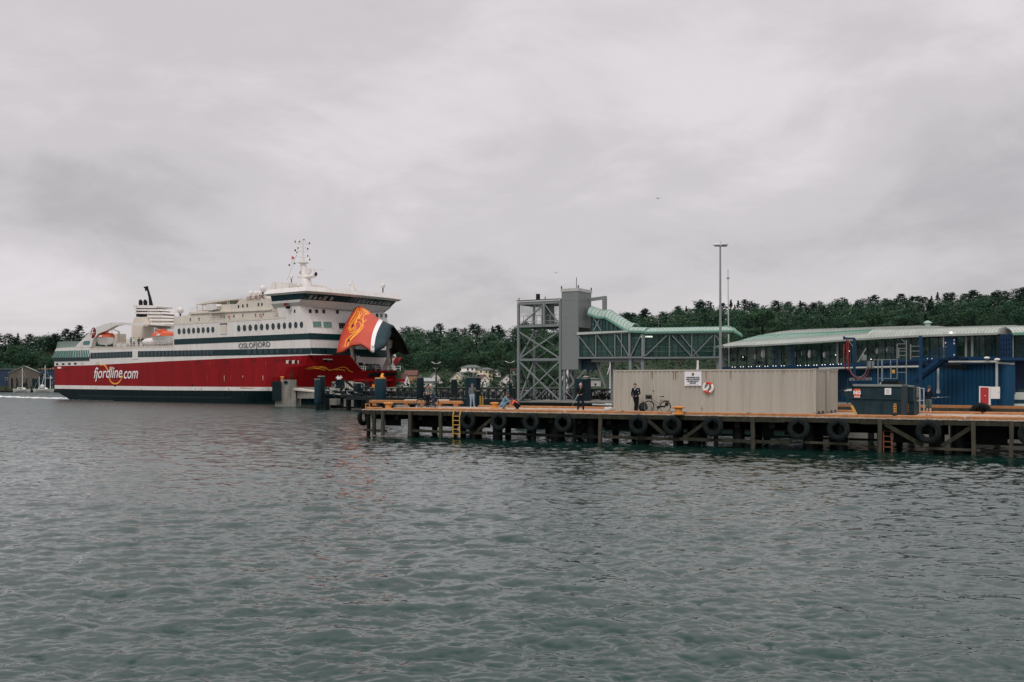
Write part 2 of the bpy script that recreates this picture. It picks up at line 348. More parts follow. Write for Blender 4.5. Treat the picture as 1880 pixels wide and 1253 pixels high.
# ================================================================ WATER
def make_water():
    H = EYE
    ys = np.concatenate([np.linspace(1500, 620, 60, endpoint=False), np.linspace(620, 300, 300, endpoint=False), np.linspace(300, 60, 420, endpoint=False), np.linspace(60, 14, 90, endpoint=False), np.array([14, 9, 6, 4, 2.4])])
    d = F*H/ys
    ax = np.concatenate([np.linspace(-2600, -1050, 40, endpoint=False), np.linspace(-1050, 1050, 980, endpoint=False), np.linspace(1050, 2600, 41)])
    D, A = np.meshgrid(d, ax/F, indexing='ij')
    X = A*D; Y = D.copy()
    dy = np.gradient(d)[:, None]; dy = np.abs(dy) + 0*A
    dx = np.abs(np.gradient(ax/F))[None, :]*D
    Z = np.zeros_like(X); HX = np.zeros_like(X); HYY = np.zeros_like(X)
    n = 150
    lam = np.exp(rng.uniform(np.log(.11), np.log(2.4), n)); th = rng.normal(R(80), R(40), n); ph = rng.uniform(0, 2*np.pi, n)
    # patches of stronger and weaker ripples
    gust = 1.0 + .25*np.sin(X*.11+Y*.05+1)*np.sin(X*.035-Y*.07+2) + .16*np.sin(X*.4+Y*.27)*np.sin(Y*.33-X*.12+.5)
    for l_, t_, p_ in zip(lam, th, ph):
        k = 2*np.pi/l_; kx, ky = k*np.cos(t_), k*np.sin(t_)
        slope = .023 if l_ < .4 else (.0255 if l_ < .8 else .0255*(l_/.8)**-.7)
        a = slope/k
        att = np.exp(-(np.abs(kx)*dx*.42)**2 - (np.abs(ky)*dy*.36)**2)
        arg = kx*X + ky*Y + p_ + .35*np.sin(X*.31*l_+p_)+ .3*np.sin(Y*.23+2*p_)
        aa = a*att*(gust if l_ < 2 else 1)
        Z += aa*np.sin(arg); HX += aa*np.cos(arg)*np.cos(t_)*1.1; HYY += aa*np.cos(arg)*np.sin(t_)*1.1
    X = X - HX; Y = Y - HYY
    nr, nc = X.shape
    co = np.stack([X, Y, Z], -1).reshape(-1, 3).astype(np.float32)
    i = np.arange(nr-1)[:, None]*nc + np.arange(nc-1)[None, :]
    q = np.stack([i, i+1, i+nc+1, i+nc], -1).reshape(-1, 4)
    me = bpy.data.meshes.new('water'); me.vertices.add(len(co)); me.vertices.foreach_set('co', co.ravel())
    me.loops.add(q.size); me.loops.foreach_set('vertex_index', q.ravel().astype(np.int32))
    me.polygons.add(len(q)); me.polygons.foreach_set('loop_start', np.arange(0, q.size, 4, dtype=np.int32)); me.polygons.foreach_set('loop_total', np.full(len(q), 4, dtype=np.int32))
    me.polygons.foreach_set('use_smooth', np.ones(len(q), dtype=bool)); me.update(calc_edges=True)
    o = bpy.data.objects.new('water', me); scene.collection.objects.link(o); o['kind'] = 'structure'
    m = bpy.data.materials.new('water'); m.use_nodes = True; t = m.node_tree; b = t.nodes['Principled BSDF']; l = t.links.new
    b.inputs['Base Color'].default_value = (0.004, 0.024, 0.019, 1); b.inputs['IOR'].default_value = 1.52
    b.inputs['Roughness'].default_value = .06; b.inputs['Specular Tint'].default_value = (.72, 1.0, .88, 1); b.inputs['Specular IOR Level'].default_value = .5
    tcn = t.nodes.new('ShaderNodeTexCoord'); mp = t.nodes.new('ShaderNodeMapping'); mp.inputs['Rotation'].default_value = (0, 0, R(-25)); mp.inputs['Scale'].default_value = (.8, 2.0, 1)
    l(tcn.outputs['Object'], mp.inputs[0])
    # slopes of the ripples too fine for the mesh: two noise fields tilt the normal, more where the mesh is coarser
    n1 = t.nodes.new('ShaderNodeTexNoise'); n1.inputs['Scale'].default_value = 4.5; n1.inputs['Detail'].default_value = 6; n1.inputs['Roughness'].default_value = .62; l(mp.outputs[0], n1.inputs[0])
    sub = t.nodes.new('ShaderNodeVectorMath'); sub.operation = 'SUBTRACT'; l(n1.outputs['Color'], sub.inputs[0]); sub.inputs[1].default_value = (.5, .5, .5)
    ln = t.nodes.new('ShaderNodeVectorMath'); ln.operation = 'LENGTH'; l(tcn.outputs['Object'], ln.inputs[0])
    mr = t.nodes.new('ShaderNodeMapRange'); mr.inputs[1].default_value = 14; mr.inputs[2].default_value = 95; mr.inputs[3].default_value = .60; mr.inputs[4].default_value = .85; l(ln.outputs['Value'], mr.inputs[0])
    n2 = t.nodes.new('ShaderNodeTexNoise'); n2.inputs['Scale'].default_value = .035; n2.inputs['Detail'].default_value = 4; l(tcn.outputs['Object'], n2.inputs[0])
    mg = t.nodes.new('ShaderNodeMapRange'); mg.inputs[1].default_value = .35; mg.inputs[2].default_value = .65; mg.inputs[3].default_value = .75; mg.inputs[4].default_value = 1.25; l(n2.outputs[0], mg.inputs[0])
    mm = t.nodes.new('ShaderNodeMath'); mm.operation = 'MULTIPLY'; l(mr.outputs[0], mm.inputs[0]); l(mg.outputs[0], mm.inputs[1])
    sc_ = t.nodes.new('ShaderNodeVectorMath'); sc_.operation = 'MULTIPLY'; 
    n3 = t.nodes.new('ShaderNodeTexNoise'); n3.inputs['Scale'].default_value = 1.15; n3.inputs['Detail'].default_value = 5; n3.inputs['Roughness'].default_value = .6; n3.inputs['Distortion'].default_value = .4; l(mp.outputs[0], n3.inputs[0])
    s3 = t.nodes.new('ShaderNodeVectorMath'); s3.operation = 'SUBTRACT'; l(n3.outputs['Color'], s3.inputs[0]); s3.inputs[1].default_value = (.5, .5, .5)
    f3 = t.nodes.new('ShaderNodeMapRange'); f3.inputs[1].default_value = 32; f3.inputs[2].default_value = 130; f3.inputs[3].default_value = .30; f3.inputs[4].default_value = 2.3; l(ln.outputs['Value'], f3.inputs[0])
    s4 = t.nodes.new('ShaderNodeVectorMath'); s4.operation = 'SCALE'; l(s3.outputs[0], s4.inputs[0]); l(f3.outputs[0], s4.inputs['Scale'])
    s5 = t.nodes.new('ShaderNodeVectorMath'); l(sub.outputs[0], s5.inputs[0]); l(s4.outputs[0], s5.inputs[1])
    l(s5.outputs[0], sc_.inputs[0]); sc_.inputs[1].default_value = (1, 1, 0)
    s2 = t.nodes.new('ShaderNodeVectorMath'); s2.operation = 'SCALE'; l(sc_.outputs[0], s2.inputs[0]); l(mm.outputs[0], s2.inputs['Scale'])
    ge = t.nodes.new('ShaderNodeNewGeometry'); av = t.nodes.new('ShaderNodeVectorMath'); l(ge.outputs['Normal'], av.inputs[0]); l(s2.outputs[0], av.inputs[1])
    nv = t.nodes.new('ShaderNodeVectorMath'); nv.operation = 'NORMALIZE'; l(av.outputs[0], nv.inputs[0]); l(nv.outputs[0], b.inputs['Normal'])
    rg = t.nodes.new('ShaderNodeMapRange'); rg.inputs[1].default_value = 45; rg.inputs[2].default_value = 130; rg.inputs[3].default_value = .06; rg.inputs[4].default_value = .26; l(ln.outputs['Value'], rg.inputs[0]); l(rg.outputs[0], b.inputs['Roughness'])
    me.materials.append(m)
make_water()

# ================================================================ HILLS AND SHORES
sky_r = [(-600, 640), (-200, 635), (0, 622), (40, 617), (80, 613), (120, 610), (160, 606), (250, 600), (500, 598), (740, 603), (800, 605), (850, 602), (900, 606), (950, 600), (1040, 592), (1100, 584), (1145, 575), (1175, 580), (1215, 577), (1260, 563), (1300, 562), (1350, 560), (1400, 558), (1480, 558), (1560, 553), (1640, 553), (1700, 546), (1760, 542), (1820, 543), (1880, 538), (2400, 530), (3000, 540)]
YR = 430.0
_sx = np.array([(p[0]-CX)*YR/F for p in sky_r]); _sz = np.array([EYE+(HY-p[1])*YR/F - 6.0 for p in sky_r])
def hill(x, y):
    ridge = np.interp(x*YR/max(y, 1) if y > YR else x, _sx, _sz)
    ysh = float(np.interp(x, [-120, -45], [386, 262]))
    if y < ysh: return -1.0
    y0 = 345 if x > -120 else 396
    if x > 25: y0 = 300
    k = min(max((y-y0)/(YR-y0), 0), 1); k = k*k*(3-2*k)*.45 + k*.55
    z = 2.2 + (ridge-2.2)*k
    z += 1.2*math.sin(x*.05+y*.03)*k*(1-k)*4*.5
    if y > YR: z = 2.2+(ridge-2.2)*(1 - .25*min(1, (y-YR)/120))
    return z
mb = MB(); xs = list(range(-520, 700, 14)); yy = [250, 262, 264, 275, 290, 305, 320] + list(range(330, 378, 12)) + [379, 385, 386.5, 396] + list(range(402, 640, 12))
for j, y in enumerate(yy):
    for x in xs: mb.v.append((x, y, hill(x, y)))
nx = len(xs)
for j in range(len(yy)-1):
    for i in range(nx-1): mb.f.append((j*nx+i, j*nx+i+1, (j+1)*nx+i+1, (j+1)*nx+i)); mb.m.append(0)
struct(mb, 'hillside', 'terrain', True)

# quay that carries the terminal (parallel to the pier) and the land behind it
mb = MB(); q = pier
for a, b_, c_, d_ in ((27.5, 100, 12.3, 70), (1.0, 27.5, 19.0, 70)):
    mb.fbox(lambda u, v, z: pier(u, v, z), a, b_, c_, d_, -1.2, 2.05)
struct(mb, 'quay_ground', 'quay_ground')
mb = MB(); mb.box((-24, 186, -1.2), (240, 268, 1.75))
struct(mb, 'harbour_ground', 'quay_ground')

# ================================================================ TREES
def leaf_cloud(kind, seed, n_cl, leaves):
    r = random.Random(seed); vs = []; fs = []
    def leaf(c, s):
        a = V(r.uniform(-1,1), r.uniform(-1,1), r.uniform(-.6,.6)).normalized(); b = a.cross(V(r.uniform(-1,1), r.uniform(-1,1), r.uniform(-1,1))).normalized()
        o = len(vs); vs.extend([c-a*s, c+b*s*.7, c+a*s, c-b*s*.7]); fs.append((o, o+1, o+2, o+3))
    for i in range(n_cl):
        if kind == 'pine':
            t = r.random(); z = .52+.46*t; rad = .20*(1-t)**.6+.03
            if r.random() < .3: z = .42+.5*r.random(); rad = .22
            a = r.uniform(0, 6.28); rr = rad*r.uniform(.3, 1); c = V(math.cos(a)*rr, math.sin(a)*rr, z); cr = r.uniform(.05, .085); fl = .5
        elif kind == 'spruce':
            t = r.random()**.8; z = .16+.82*t; rad = .19*(1-t)+.012; a = r.uniform(0, 6.28); rr = rad*r.uniform(.5, 1)
            c = V(math.cos(a)*rr, math.sin(a)*rr, z-.03); cr = .045*(1.2-t); fl = .6
        else:
            a = r.uniform(0, 6.28); u = r.uniform(-1, 1); sh = r.uniform(.55, 1.0); wob = 1+.22*math.sin(3*a+seed)+.15*math.sin(5*u*3+seed*2)
            rr = math.sqrt(1-u*u)*sh*wob; c = V(math.cos(a)*rr*.31, math.sin(a)*rr*.31, .58+u*sh*.38); cr = r.uniform(.06, .11); fl = .75
        for k in range(leaves):
            o = V(r.gauss(0,1), r.gauss(0,1), r.gauss(0,1)*fl)*cr*.6
            leaf(c+o, r.uniform(.016, .030))
    return vs, fs
protos = []
for kind, seed, ncl, nl, lm in (('round', 1, 70, 17, 'leaf'), ('round', 2, 75, 16, 'leaf_light'), ('round', 3, 65, 18, 'leaf'), ('pine', 4, 42, 18, 'leaf_pine'), ('pine', 5, 48, 17, 'leaf_pine'), ('spruce', 6, 80, 12, 'leaf_pine'), ('round', 8, 80, 16, 'leaf_light')):
    vs, fs = leaf_cloud(kind, seed, ncl, nl)
    me = bpy.data.meshes.new('crown'); me.from_pydata([tuple(p) for p in vs], [], fs); me.materials.append(MT[lm])
    tb = MB(); r = random.Random(seed)
    top = .95 if kind != 'round' else .7
    tb.tube([(0,0,-.05), (r.uniform(-.01,.01), .005, .3), (r.uniform(-.02,.02), r.uniform(-.02,.02), .6), (0, 0, top)], [.022, .017, .011, .003], 6)
    for k in range(6):
        a = r.uniform(0, 6.28); z = r.uniform(.35, .75); tb.tube([(0,0,z), (math.cos(a)*.1, math.sin(a)*.1, z+.06), (math.cos(a)*.2, math.sin(a)*.2, z+.1)], [.008, .005, .002], 5)
    tm = bpy.data.meshes.new('trunk'); tm.from_pydata(tb.v, [], tb.f); tm.materials.append(MT['bark'])
    protos.append((kind, me, tm, vs, fs, lm))
spots = []
r = random.Random(5)
def visible(px): return -40 < px < 170 or 725 < px < 1930
row = 0
y = 432.0
while y > 318:
    step = 5.3; x = -245 + r.uniform(0, 5)
    while x < 262:
        px = CX+F*x/y
        if visible(px):
            if px < 170 or px < 955 or px > 955:
                hz = hill(x, y)
                ok = True
                if 735 < px < 960 and y < 372: ok = False         # houses stand here
                if px < 180 and y < 400: ok = False
                if px > 1050 and y < 345: ok = False
                if ok: spots.append((x + r.uniform(-2.3, 2.3), y + r.uniform(-3, 3), y > 424))
        x += step*r.uniform(.8, 1.2)
    y -= 7.2 if y > 360 else 8.5
spots.sort(key=lambda s: s[1])
# trees in front of the ridge, nearest first; the three hundred that show largest stand as things, the rest is one wood
def pick(s, rr):
    if s[2]: return rr.choice([3, 4, 5, 3, 0, 2])
    return rr.choice([0, 1, 2, 6, 0, 1, 2, 6, 3, 5])
names = {'round': 'broadleaf_tree', 'pine': 'pine_tree', 'spruce': 'spruce_tree'}
ridge = [s for s in spots if s[2]]; inner = [s for s in spots if not s[2]]
chosen = ridge + inner[:300-len(ridge)]; rest = inner[300-len(ridge):]
rr = random.Random(9)
def tree(s, k, sc, wide, label=None, grp=None):
    kind, cme, tme = protos[k][:3]
    x, y, rd = s
    side = 'on the hill left of the ferry' if CX+F*x/y < 400 else ('on the hill behind the houses' if CX+F*x/y < 955 else 'on the hill behind the terminal')
    z = hill(x, y)
    nm = names[kind]
    kd = {'round': 'leafy broadleaf tree', 'pine': 'dark flat-topped pine', 'spruce': 'dark pointed spruce'}[kind]
    lab = label or f"{kd} {'on the skyline' if rd else 'in the wood'} {side}"
    o = thing(nm, (x, y, z-.4), lab, 'tree', grp or 'trees '+side)
    for nm2, me in (('crown', cme), ('trunk', tme)):
        c = bpy.data.objects.new(nm2, me); scene.collection.objects.link(c); c.parent = o
    o.rotation_euler = (0, 0, rr.uniform(0, 6.28)); o.scale = (sc*wide, sc*wide, sc)
    return o
for s in chosen:
    k = pick(s, rr); sc = rr.uniform(6.0, 8.2)
    if s[2] and k >= 3: sc = rr.uniform(7.0, 9.6)
    tree(s, k, sc, rr.uniform(1.25, 1.6) if k not in (5,) else 1.1)
allv = []; allq = []; mi = []
off = 0
for s in rest:
    k = pick((s[0], s[1], False), rr); vs = np.array([tuple(p) for p in protos[k][3]]); sc = rr.uniform(6.0, 8.2); a = rr.uniform(0, 6.28)
    c, sn = math.cos(a), math.sin(a); w = rr.uniform(1.25, 1.6)
    P = np.stack([(vs[:,0]*c-vs[:,1]*sn)*sc*w+s[0], (vs[:,0]*sn+vs[:,1]*c)*sc*w+s[1], vs[:,2]*sc+hill(s[0], s[1])-.4], -1)
    q = np.array(protos[k][4])+off; off += len(P); allv.append(P); allq.append(q); mi.append(np.full(len(q), {'leaf':0,'leaf_light':1,'leaf_pine':2}[protos[k][5]]))
if allv:
    allv = np.concatenate(allv); allq = np.concatenate(allq); mi = np.concatenate(mi)
    me = bpy.data.meshes.new('woodland'); me.from_pydata(allv.tolist(), [], allq.tolist())
    for k in ('leaf', 'leaf_light', 'leaf_pine'): me.materials.append(MT[k])
    me.polygons.foreach_set('material_index', mi.astype(np.int32))
    o = bpy.data.objects.new('woodland', me); scene.collection.objects.link(o); o['kind'] = 'stuff'
print('trees', len(chosen), 'rest', len(rest))
# undergrowth between and below the trees
mb = MB(); rr2 = random.Random(3)
for i in range(2600):
    px = rr2.choice([rr2.uniform(-40, 170), rr2.uniform(720, 1050), rr2.uniform(1050, 1930)]); y = rr2.uniform(305, 428)
    if px > 730 and px < 960 and y < 372 and rr2.random() < .75: continue
    x = (px-CX)*y/F; z = hill(x, y)
    if z < 0 or (px < 200 and y < 398): continue
    for k in range(9):
        c = V(x+rr2.gauss(0, 1.6), y+rr2.gauss(0, 1.6), z+abs(rr2.gauss(0, 1.1))); s_ = rr2.uniform(.25, .55)
        a = V(rr2.uniform(-1,1), rr2.uniform(-1,1), rr2.uniform(-.5,.5)).normalized(); b = a.cross(V(rr2.uniform(-1,1), rr2.uniform(-1,1), 1)).normalized()
        mb.add([c-a*s_, c+b*s_, c+a*s_, c-b*s_], [(0,1,2,3)])
for i in range(1500):
    px = rr2.choice([rr2.uniform(-40, 180), rr2.uniform(720, 1930), rr2.uniform(1050, 1930)]); y = rr2.uniform(424, 446); x = (px-CX)*y/F; z = hill(x, y)
    for k in range(9):
        c = V(x+rr2.gauss(0, 1.5), y+rr2.gauss(0, 1.5), z+abs(rr2.gauss(0, 2.0))+.3); s_ = rr2.uniform(.3, .6)
        a = V(rr2.uniform(-1,1), rr2.uniform(-1,1), rr2.uniform(-.5,.5)).normalized(); b = a.cross(V(rr2.uniform(-1,1), rr2.uniform(-1,1), 1)).normalized()
        mb.add([c-a*s_, c+b*s_, c+a*s_, c-b*s_], [(0,1,2,3)])
o = mb.build('undergrowth', 'leaf', None, recalc=False); o['kind'] = 'stuff'
# ================================================================ PIER
jetty = thing('jetty', tuple(P0), 'long weathered timber jetty with orange kerbs carrying the containers and anglers', 'jetty')
LEN = 62.0; VB = 9.0; DZ = 1.8
def pb(name, m, segs, parent=jetty, smooth=False):      # segs of (u0,u1,v0,v1,z0,z1)
    mb = MB()
    for s in segs: mb.fbox(pier, *s)
    return mb.build(name, m, parent, smooth)
r = random.Random(21)
# deck planks run across
mb = MB(); u = -.3
while u < LEN:
    w = .24; dz = r.uniform(-.008, .006); mb.fbox(pier, u, u+w-.012, r.uniform(0, .03), VB, DZ-.07+dz, DZ+dz); u += w
mb.build('deck', 'deck_wood', jetty)
# edge beam under the planks, in lengths, slightly uneven
mb = MB(); u = -.3
while u < LEN:
    l = r.uniform(3.2, 5.5); mb.fbox(pier, u, min(u+l, LEN)-.015, .02+r.uniform(0, .03), .26, 1.47+r.uniform(-.02, .02), 1.722); u += l
mb.build('edge_beam', 'wood_old', jetty)
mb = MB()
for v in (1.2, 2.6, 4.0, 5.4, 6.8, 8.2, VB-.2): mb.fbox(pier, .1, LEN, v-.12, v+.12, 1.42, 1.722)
mb.build('joist', 'wood_wet_shaded', jetty)
pb('end_beam', 'wood_old', [(-.36, -.18, .27, VB, 1.44, 1.72)])
def kerb(a, b, v0=.04, v1=.30, z0=DZ, z1=DZ+.14, nm='kerb', bl=.18, m='kerb_orange'):
    mb = MB()          # kerb timber with bevelled ends and chamfered top, resting on the deck
    mb.add([pier(*p) for p in [(a, v0, z0), (b, v0, z0), (b, v1, z0), (a, v1, z0),
            (a+.03, v0, z1-.04), (b-.03, v0, z1-.04), (b-.03, v1, z1-.04), (a+.03, v1, z1-.04),
            (a+bl, v0+.03, z1), (b-bl, v0+.03, z1), (b-bl, v1-.03, z1), (a+bl, v1-.03, z1)]],
           [(0,3,2,1), (0,1,5,4), (1,2,6,5), (2,3,7,6), (3,0,4,7), (4,5,9,8), (5,6,10,9), (6,7,11,10), (7,4,8,11), (8,9,10,11)])
    return mb.build(nm, m, jetty)
for a, b in ((670, 699), (720, 805), (806.5, 905), (906.5, 1032), (1037, 1140), (1141.5, 1231), (1253, 1372), (1373.5, 1500), (1501.5, 1640), (1641.5, 1770), (1771.5, 1900)):
    kerb(pu(a, 0), pu(b, 0))
kerb(pu(1903), LEN)
# back kerb, low; and a raised rail timber on blocks at the far left
for a, b in ((3.6, 12.0), (12.03, 20.5), (20.53, 29), (29.03, 37.5), (37.53, 46), (46.03, LEN)): kerb(a, b, VB-.32, VB-.06)
rA, rB, rC = pu(680, 8.7), pu(764, 8.7), pu(849, 8.7)
for a, b, z0, z1 in ((rA, rB-.02, 2.02, 2.24), (rB+.02, rC, 2.02, 2.24)):
    kerb(a, b, VB-.5, VB-.15, z0, z1, nm='raised_rail')
for k in range(6):
    u = rA+.5+(rC-rA-1)*k/5; mb = MB(); mb.fbox(pier, u-.2, u+.2, VB-.46, VB-.2, DZ+.001, 2.018); mb.build('rail_block', 'kerb_orange', jetty)
# fender posts on the front face
post_px = [688, 704, 754, 810, 1103, 1383, 1616, 1788, 1857]
def wobble(mb, u, v, z0, z1, w, d, seed):
    rr = random.Random(seed); n = 4; P = []
    for i in range(n+1):
        z = z0+(z1-z0)*i/n; o = rr.uniform(-.015, .015)
        P.append([(u-w/2+o, v-d/2), (u+w/2+o+rr.uniform(-.01,.01), v-d/2), (u+w/2+o, v+d/2), (u-w/2+o, v+d/2), z])
    vs = [pier(a, b, r_[4]) for r_ in P for a, b in r_[:4]]; fs = [(0,3,2,1), (4*n, 4*n+1, 4*n+2, 4*n+3)]
    for i in range(n):
        for k in range(4): fs.append((4*i+k, 4*i+(k+1)%4, 4*i+4+(k+1)%4, 4*i+4+k))
    mb.add(vs, fs)
for i, px in enumerate(post_px):
    mb = MB(); u = pu(px); zb = -.9 if px > 1600 else (.05 if px < 780 else -.25)
    wobble(mb, u, -.06, zb, 1.69, .19 if px > 1600 else .20, .16, i); mb.build('post', 'wood_pale' if px > 700 else 'wood_old', jetty)
for i, px in enumerate([672, 866, 976, 1050, 1235, 1310, 1705, 1540]):
    mb = MB(); u = pu(px); wobble(mb, u+.1, .14, -.6, 1.46, .2, .17, i+40); mb.build('post', 'wood_wet_shaded', jetty)
for px in (1950, 2040): 
    mb = MB(); wobble(mb, pu(px), -.06, -.9, 1.69, .2, .16, int(px)); mb.build('post', 'wood_pale', jetty)
# horizontal walings
for (a, b, v, z, h, m) in ((754, 890, .04, .42, .17, 'wood_old'), (893, 1100, .05, .40, .17, 'wood_wet_shaded'), (1106, 1245, .04, .40, .17, 'wood_old'), (1246, 1452, .04, .40, .18, 'wood_old'), (1476, 1560, .04, .42, .13, 'wood_pale'), (668, 708, .04, .38, .15, 'wood_old'), (1700, 1800, .05, .30, .12, 'wood_pale'), (1800, 1960, .05, .28, .12, 'wood_wet_shaded')):
    mb = MB(); A = pu(a); B = pu(b); mb.bar(pier(A, v+.05, z), pier(B, v+.05, z-.03), .12, h); mb.build('waling', m, jetty)
for (a, b, v, z, m) in ((1255, 1400, 3.6, .52, 'wood_old'), (1400, 1560, 3.2, .50, 'wood_pale'), (1560, 1700, 3.2, .48, 'wood_old'), (1640, 1880, 3.0, .46, 'wood_pale')):
    mb = MB(); mb.bar(pier(pu(a, v), v, z), pier(pu(b, v), v, z-.02), .14, .12); mb.build('waling', m, jetty)
# diagonal braces
for (a, za, b, zb, v) in ((870, .42, 905, 1.42, .18), (818, 1.45, 846, .95, .5), (1187, 1.46, 1221, .55, .12), (1252, .40, 1296, 1.40, .14), (1625, 1.46, 1694, .42, .12), (1728, .42, 1783, 1.40, .14), (1050, .5, 1066, 1.3, .9), (1000, 1.4, 1020, .6, 1.2)):
    mb = MB(); mb.bar(pier(pu(a), v, za), pier(pu(b), v, zb), .12, .2); mb.build('brace', 'wood_old' if v < .3 else 'wood_wet_shaded', jetty)
# heavy piles with caps, in rows across the width
front = [757, 870, 913, 1020, 1086, 1180, 1277, 1355, 1487, 1545, 1722, 1760]
for i, px in enumerate(front):
    u = pu(px, .9)
    mb = MB(); mb.cyl(pier(u, .95, -1.6), pier(u, .95, 1.42), .33 if i not in (0, 5) else .40, .31, 12); mb.build('pile', 'wood_wet_shaded', jetty, True)
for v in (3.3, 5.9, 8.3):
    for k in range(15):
        u = 1.8+k*3.9+r.uniform(-.3, .3); mb = MB(); mb.cyl(pier(u, v, -1.6), pier(u, v, 1.42), .22, .2, 8); mb.build('pile', 'wood_wet_shaded', jetty, True)
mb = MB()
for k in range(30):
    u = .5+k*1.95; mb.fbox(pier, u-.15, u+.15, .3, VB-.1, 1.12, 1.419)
mb.build('cross_beam', 'wood_wet_shaded', jetty)
# dark cladding boards that hang behind the front row
for (a, b) in ((707, 735), (762, 806), (820, 895), (930, 1008), (1040, 1100), (1110, 1165), (1195, 1250), (1400, 1420), (1440, 1540), (1640, 1690), (1790, 1850)):
    mb = MB(); mb.fbox(pier, pu(a, 1.6), pu(b, 1.6), 1.6, 1.68, .45+r.uniform(-.05, .25), 1.42); mb.build('cladding', 'wood_wet_shaded', jetty)
for k in range(8): mb = MB(); mb.fbox(pier, 1+k*7.2, 6+k*7.2+r.uniform(0, 1.5), 5.0, 5.1, .55+r.uniform(-.2, .3), 1.42); mb.build('cladding', 'wood_wet_shaded', jetty)

# tyres hung as fenders
tyre_px = [(860, .55), (917, .55), (976, .55), (1035, .56), (1173, .57), (1235, .56), (1310, .57), (1467, .58), (1540, .58), (1705, .60), (1893, .58)]
def tyre_mesh(Rr, name, parent, c, ax):
    mb = MB(); prof = [(.50, -.30), (.56, -.46), (.74, -.52), (.90, -.47), (.985, -.34), (1.0, 0), (.985, .34), (.90, .47), (.74, .52), (.56, .46), (.50, .30)]
    ax = Vector(ax).normalized(); x = ax.cross(V(0,0,1)).normalized() if abs(ax.z) < .9 else V(1,0,0); y = ax.cross(x)
    n = 36; m = len(prof); vs = []; fs = []
    for i in range(n):
        a = 2*math.pi*i/n; d = x*math.cos(a)+y*math.sin(a)
        for (pr, pw) in prof: vs.append(Vector(c)+d*Rr*pr+ax*pw*Rr*.46)
    for i in range(n):
        for j in range(m-1): fs.append((i*m+j, ((i+1)%n)*m+j, ((i+1)%n)*m+j+1, i*m+j+1))
        fs.append((i*m+m-1, ((i+1)%n)*m+m-1, ((i+1)%n)*m, i*m))
    mb.add(vs, fs)
    for i in range(0, n, 1):      # tread lugs
        a = 2*math.pi*(i+.5)/n; d = x*math.cos(a)+y*math.sin(a); t_ = ax.cross(d)
        mb.bar(Vector(c)+d*Rr*1.0-ax*Rr*.15, Vector(c)+d*Rr*1.0+ax*Rr*.15, .035, .03, up=d)
    return mb.build(name, 'rubber', parent, True)
labs = ['just right of the yellow ladder', 'second to the right of the yellow ladder', 'below and right of the two crouching people', 'under the gap in the kerb left of the bald angler', 'under the angler in front of the containers', 'under the orange bollard before the containers', 'below the lifebuoy, beside a sloping brace', 'below the right end of the front container', 'below the left end of the skip', 'below the person in shorts, between two sloping braces', 'hanging from the jetty, cut off by the picture edge']
for (px, Rr), lb in zip(tyre_px, labs):
    u = pu(px, -.2); c = pier(u, -.26, 1.18-.02*(px > 1400)); ax = (W_+U_*.04*r.uniform(-1, 1)+V(0, 0, r.uniform(-.05, .05))).normalized()
    t = thing('tyre', c, 'black tyre fender '+lb, 'tyre', 'tyres hung along the jetty')
    tyre_mesh(Rr, 'tread', t, c, ax)
    mb = MB()
    for s in (-1, 1): mb.tube([pier(u+s*.12, -.05, 1.74), pier(u+s*.12, -.30, 1.62), pier(u+s*.14, -.42, 1.40), pier(u+s*.1, -.26, 1.47+.05)], .014, 5)
    mb.build('chain', 'iron_dark', t)
c = pier(-.52, .5, 1.22); t = thing('tyre', c, 'black tyre fender on the end face of the jetty', 'tyre', 'tyres hung along the jetty')
tyre_mesh(.56, 'tread', t, c, U_)
mb = MB(); mb.tube([pier(-.3, .4, 1.74), pier(-.56, .4, 1.62), pier(-.52, .4, 1.5)], .014, 5); mb.build('chain', 'iron_dark', t)

# ladders
def ladder(name, u, v, z0, z1, w, m, label, n, hook=True, grp=None):
    o = pier(u, v, z0); t = thing(name, o, label, 'ladder', grp)
    for s in (-1, 1):
        pts = [pier(u+s*w/2, v, z0), pier(u+s*w/2, v, z1-.32)]
        if hook: pts += [pier(u+s*w/2, v+.10, z1-.05), pier(u+s*w/2, v+.28, z1+.02)]
        mb = MB()
        for p, q in zip(pts, pts[1:]): mb.bar(p, q, .06, .07)
        mb.build('rail', m, t)
    for i in range(n):
        z = z0+.12+(z1-.3-z0)*(i+.4)/n; mb = MB(); mb.bar(pier(u-w/2+.02, v, z), pier(u+w/2-.02, v, z), .05, .05); mb.build('rung', m, t)
    return t
ladder('ladder', pu(838, -.25), -.25, .10, 1.80, .52, 'yellow_paint', 'yellow ladder hung over the jetty edge down to the water', 5)
ladder('ladder', pu(1630, .45), .45, -.5, 1.45, .42, 'rust', 'rusty ladder fixed below the jetty beside the skip', 6, False)
ladder('ladder', pu(675, VB+.2), VB+.2, .3, 2.25, .4, 'bright_orange', 'small orange ladder behind the left end of the jetty', 6, False)
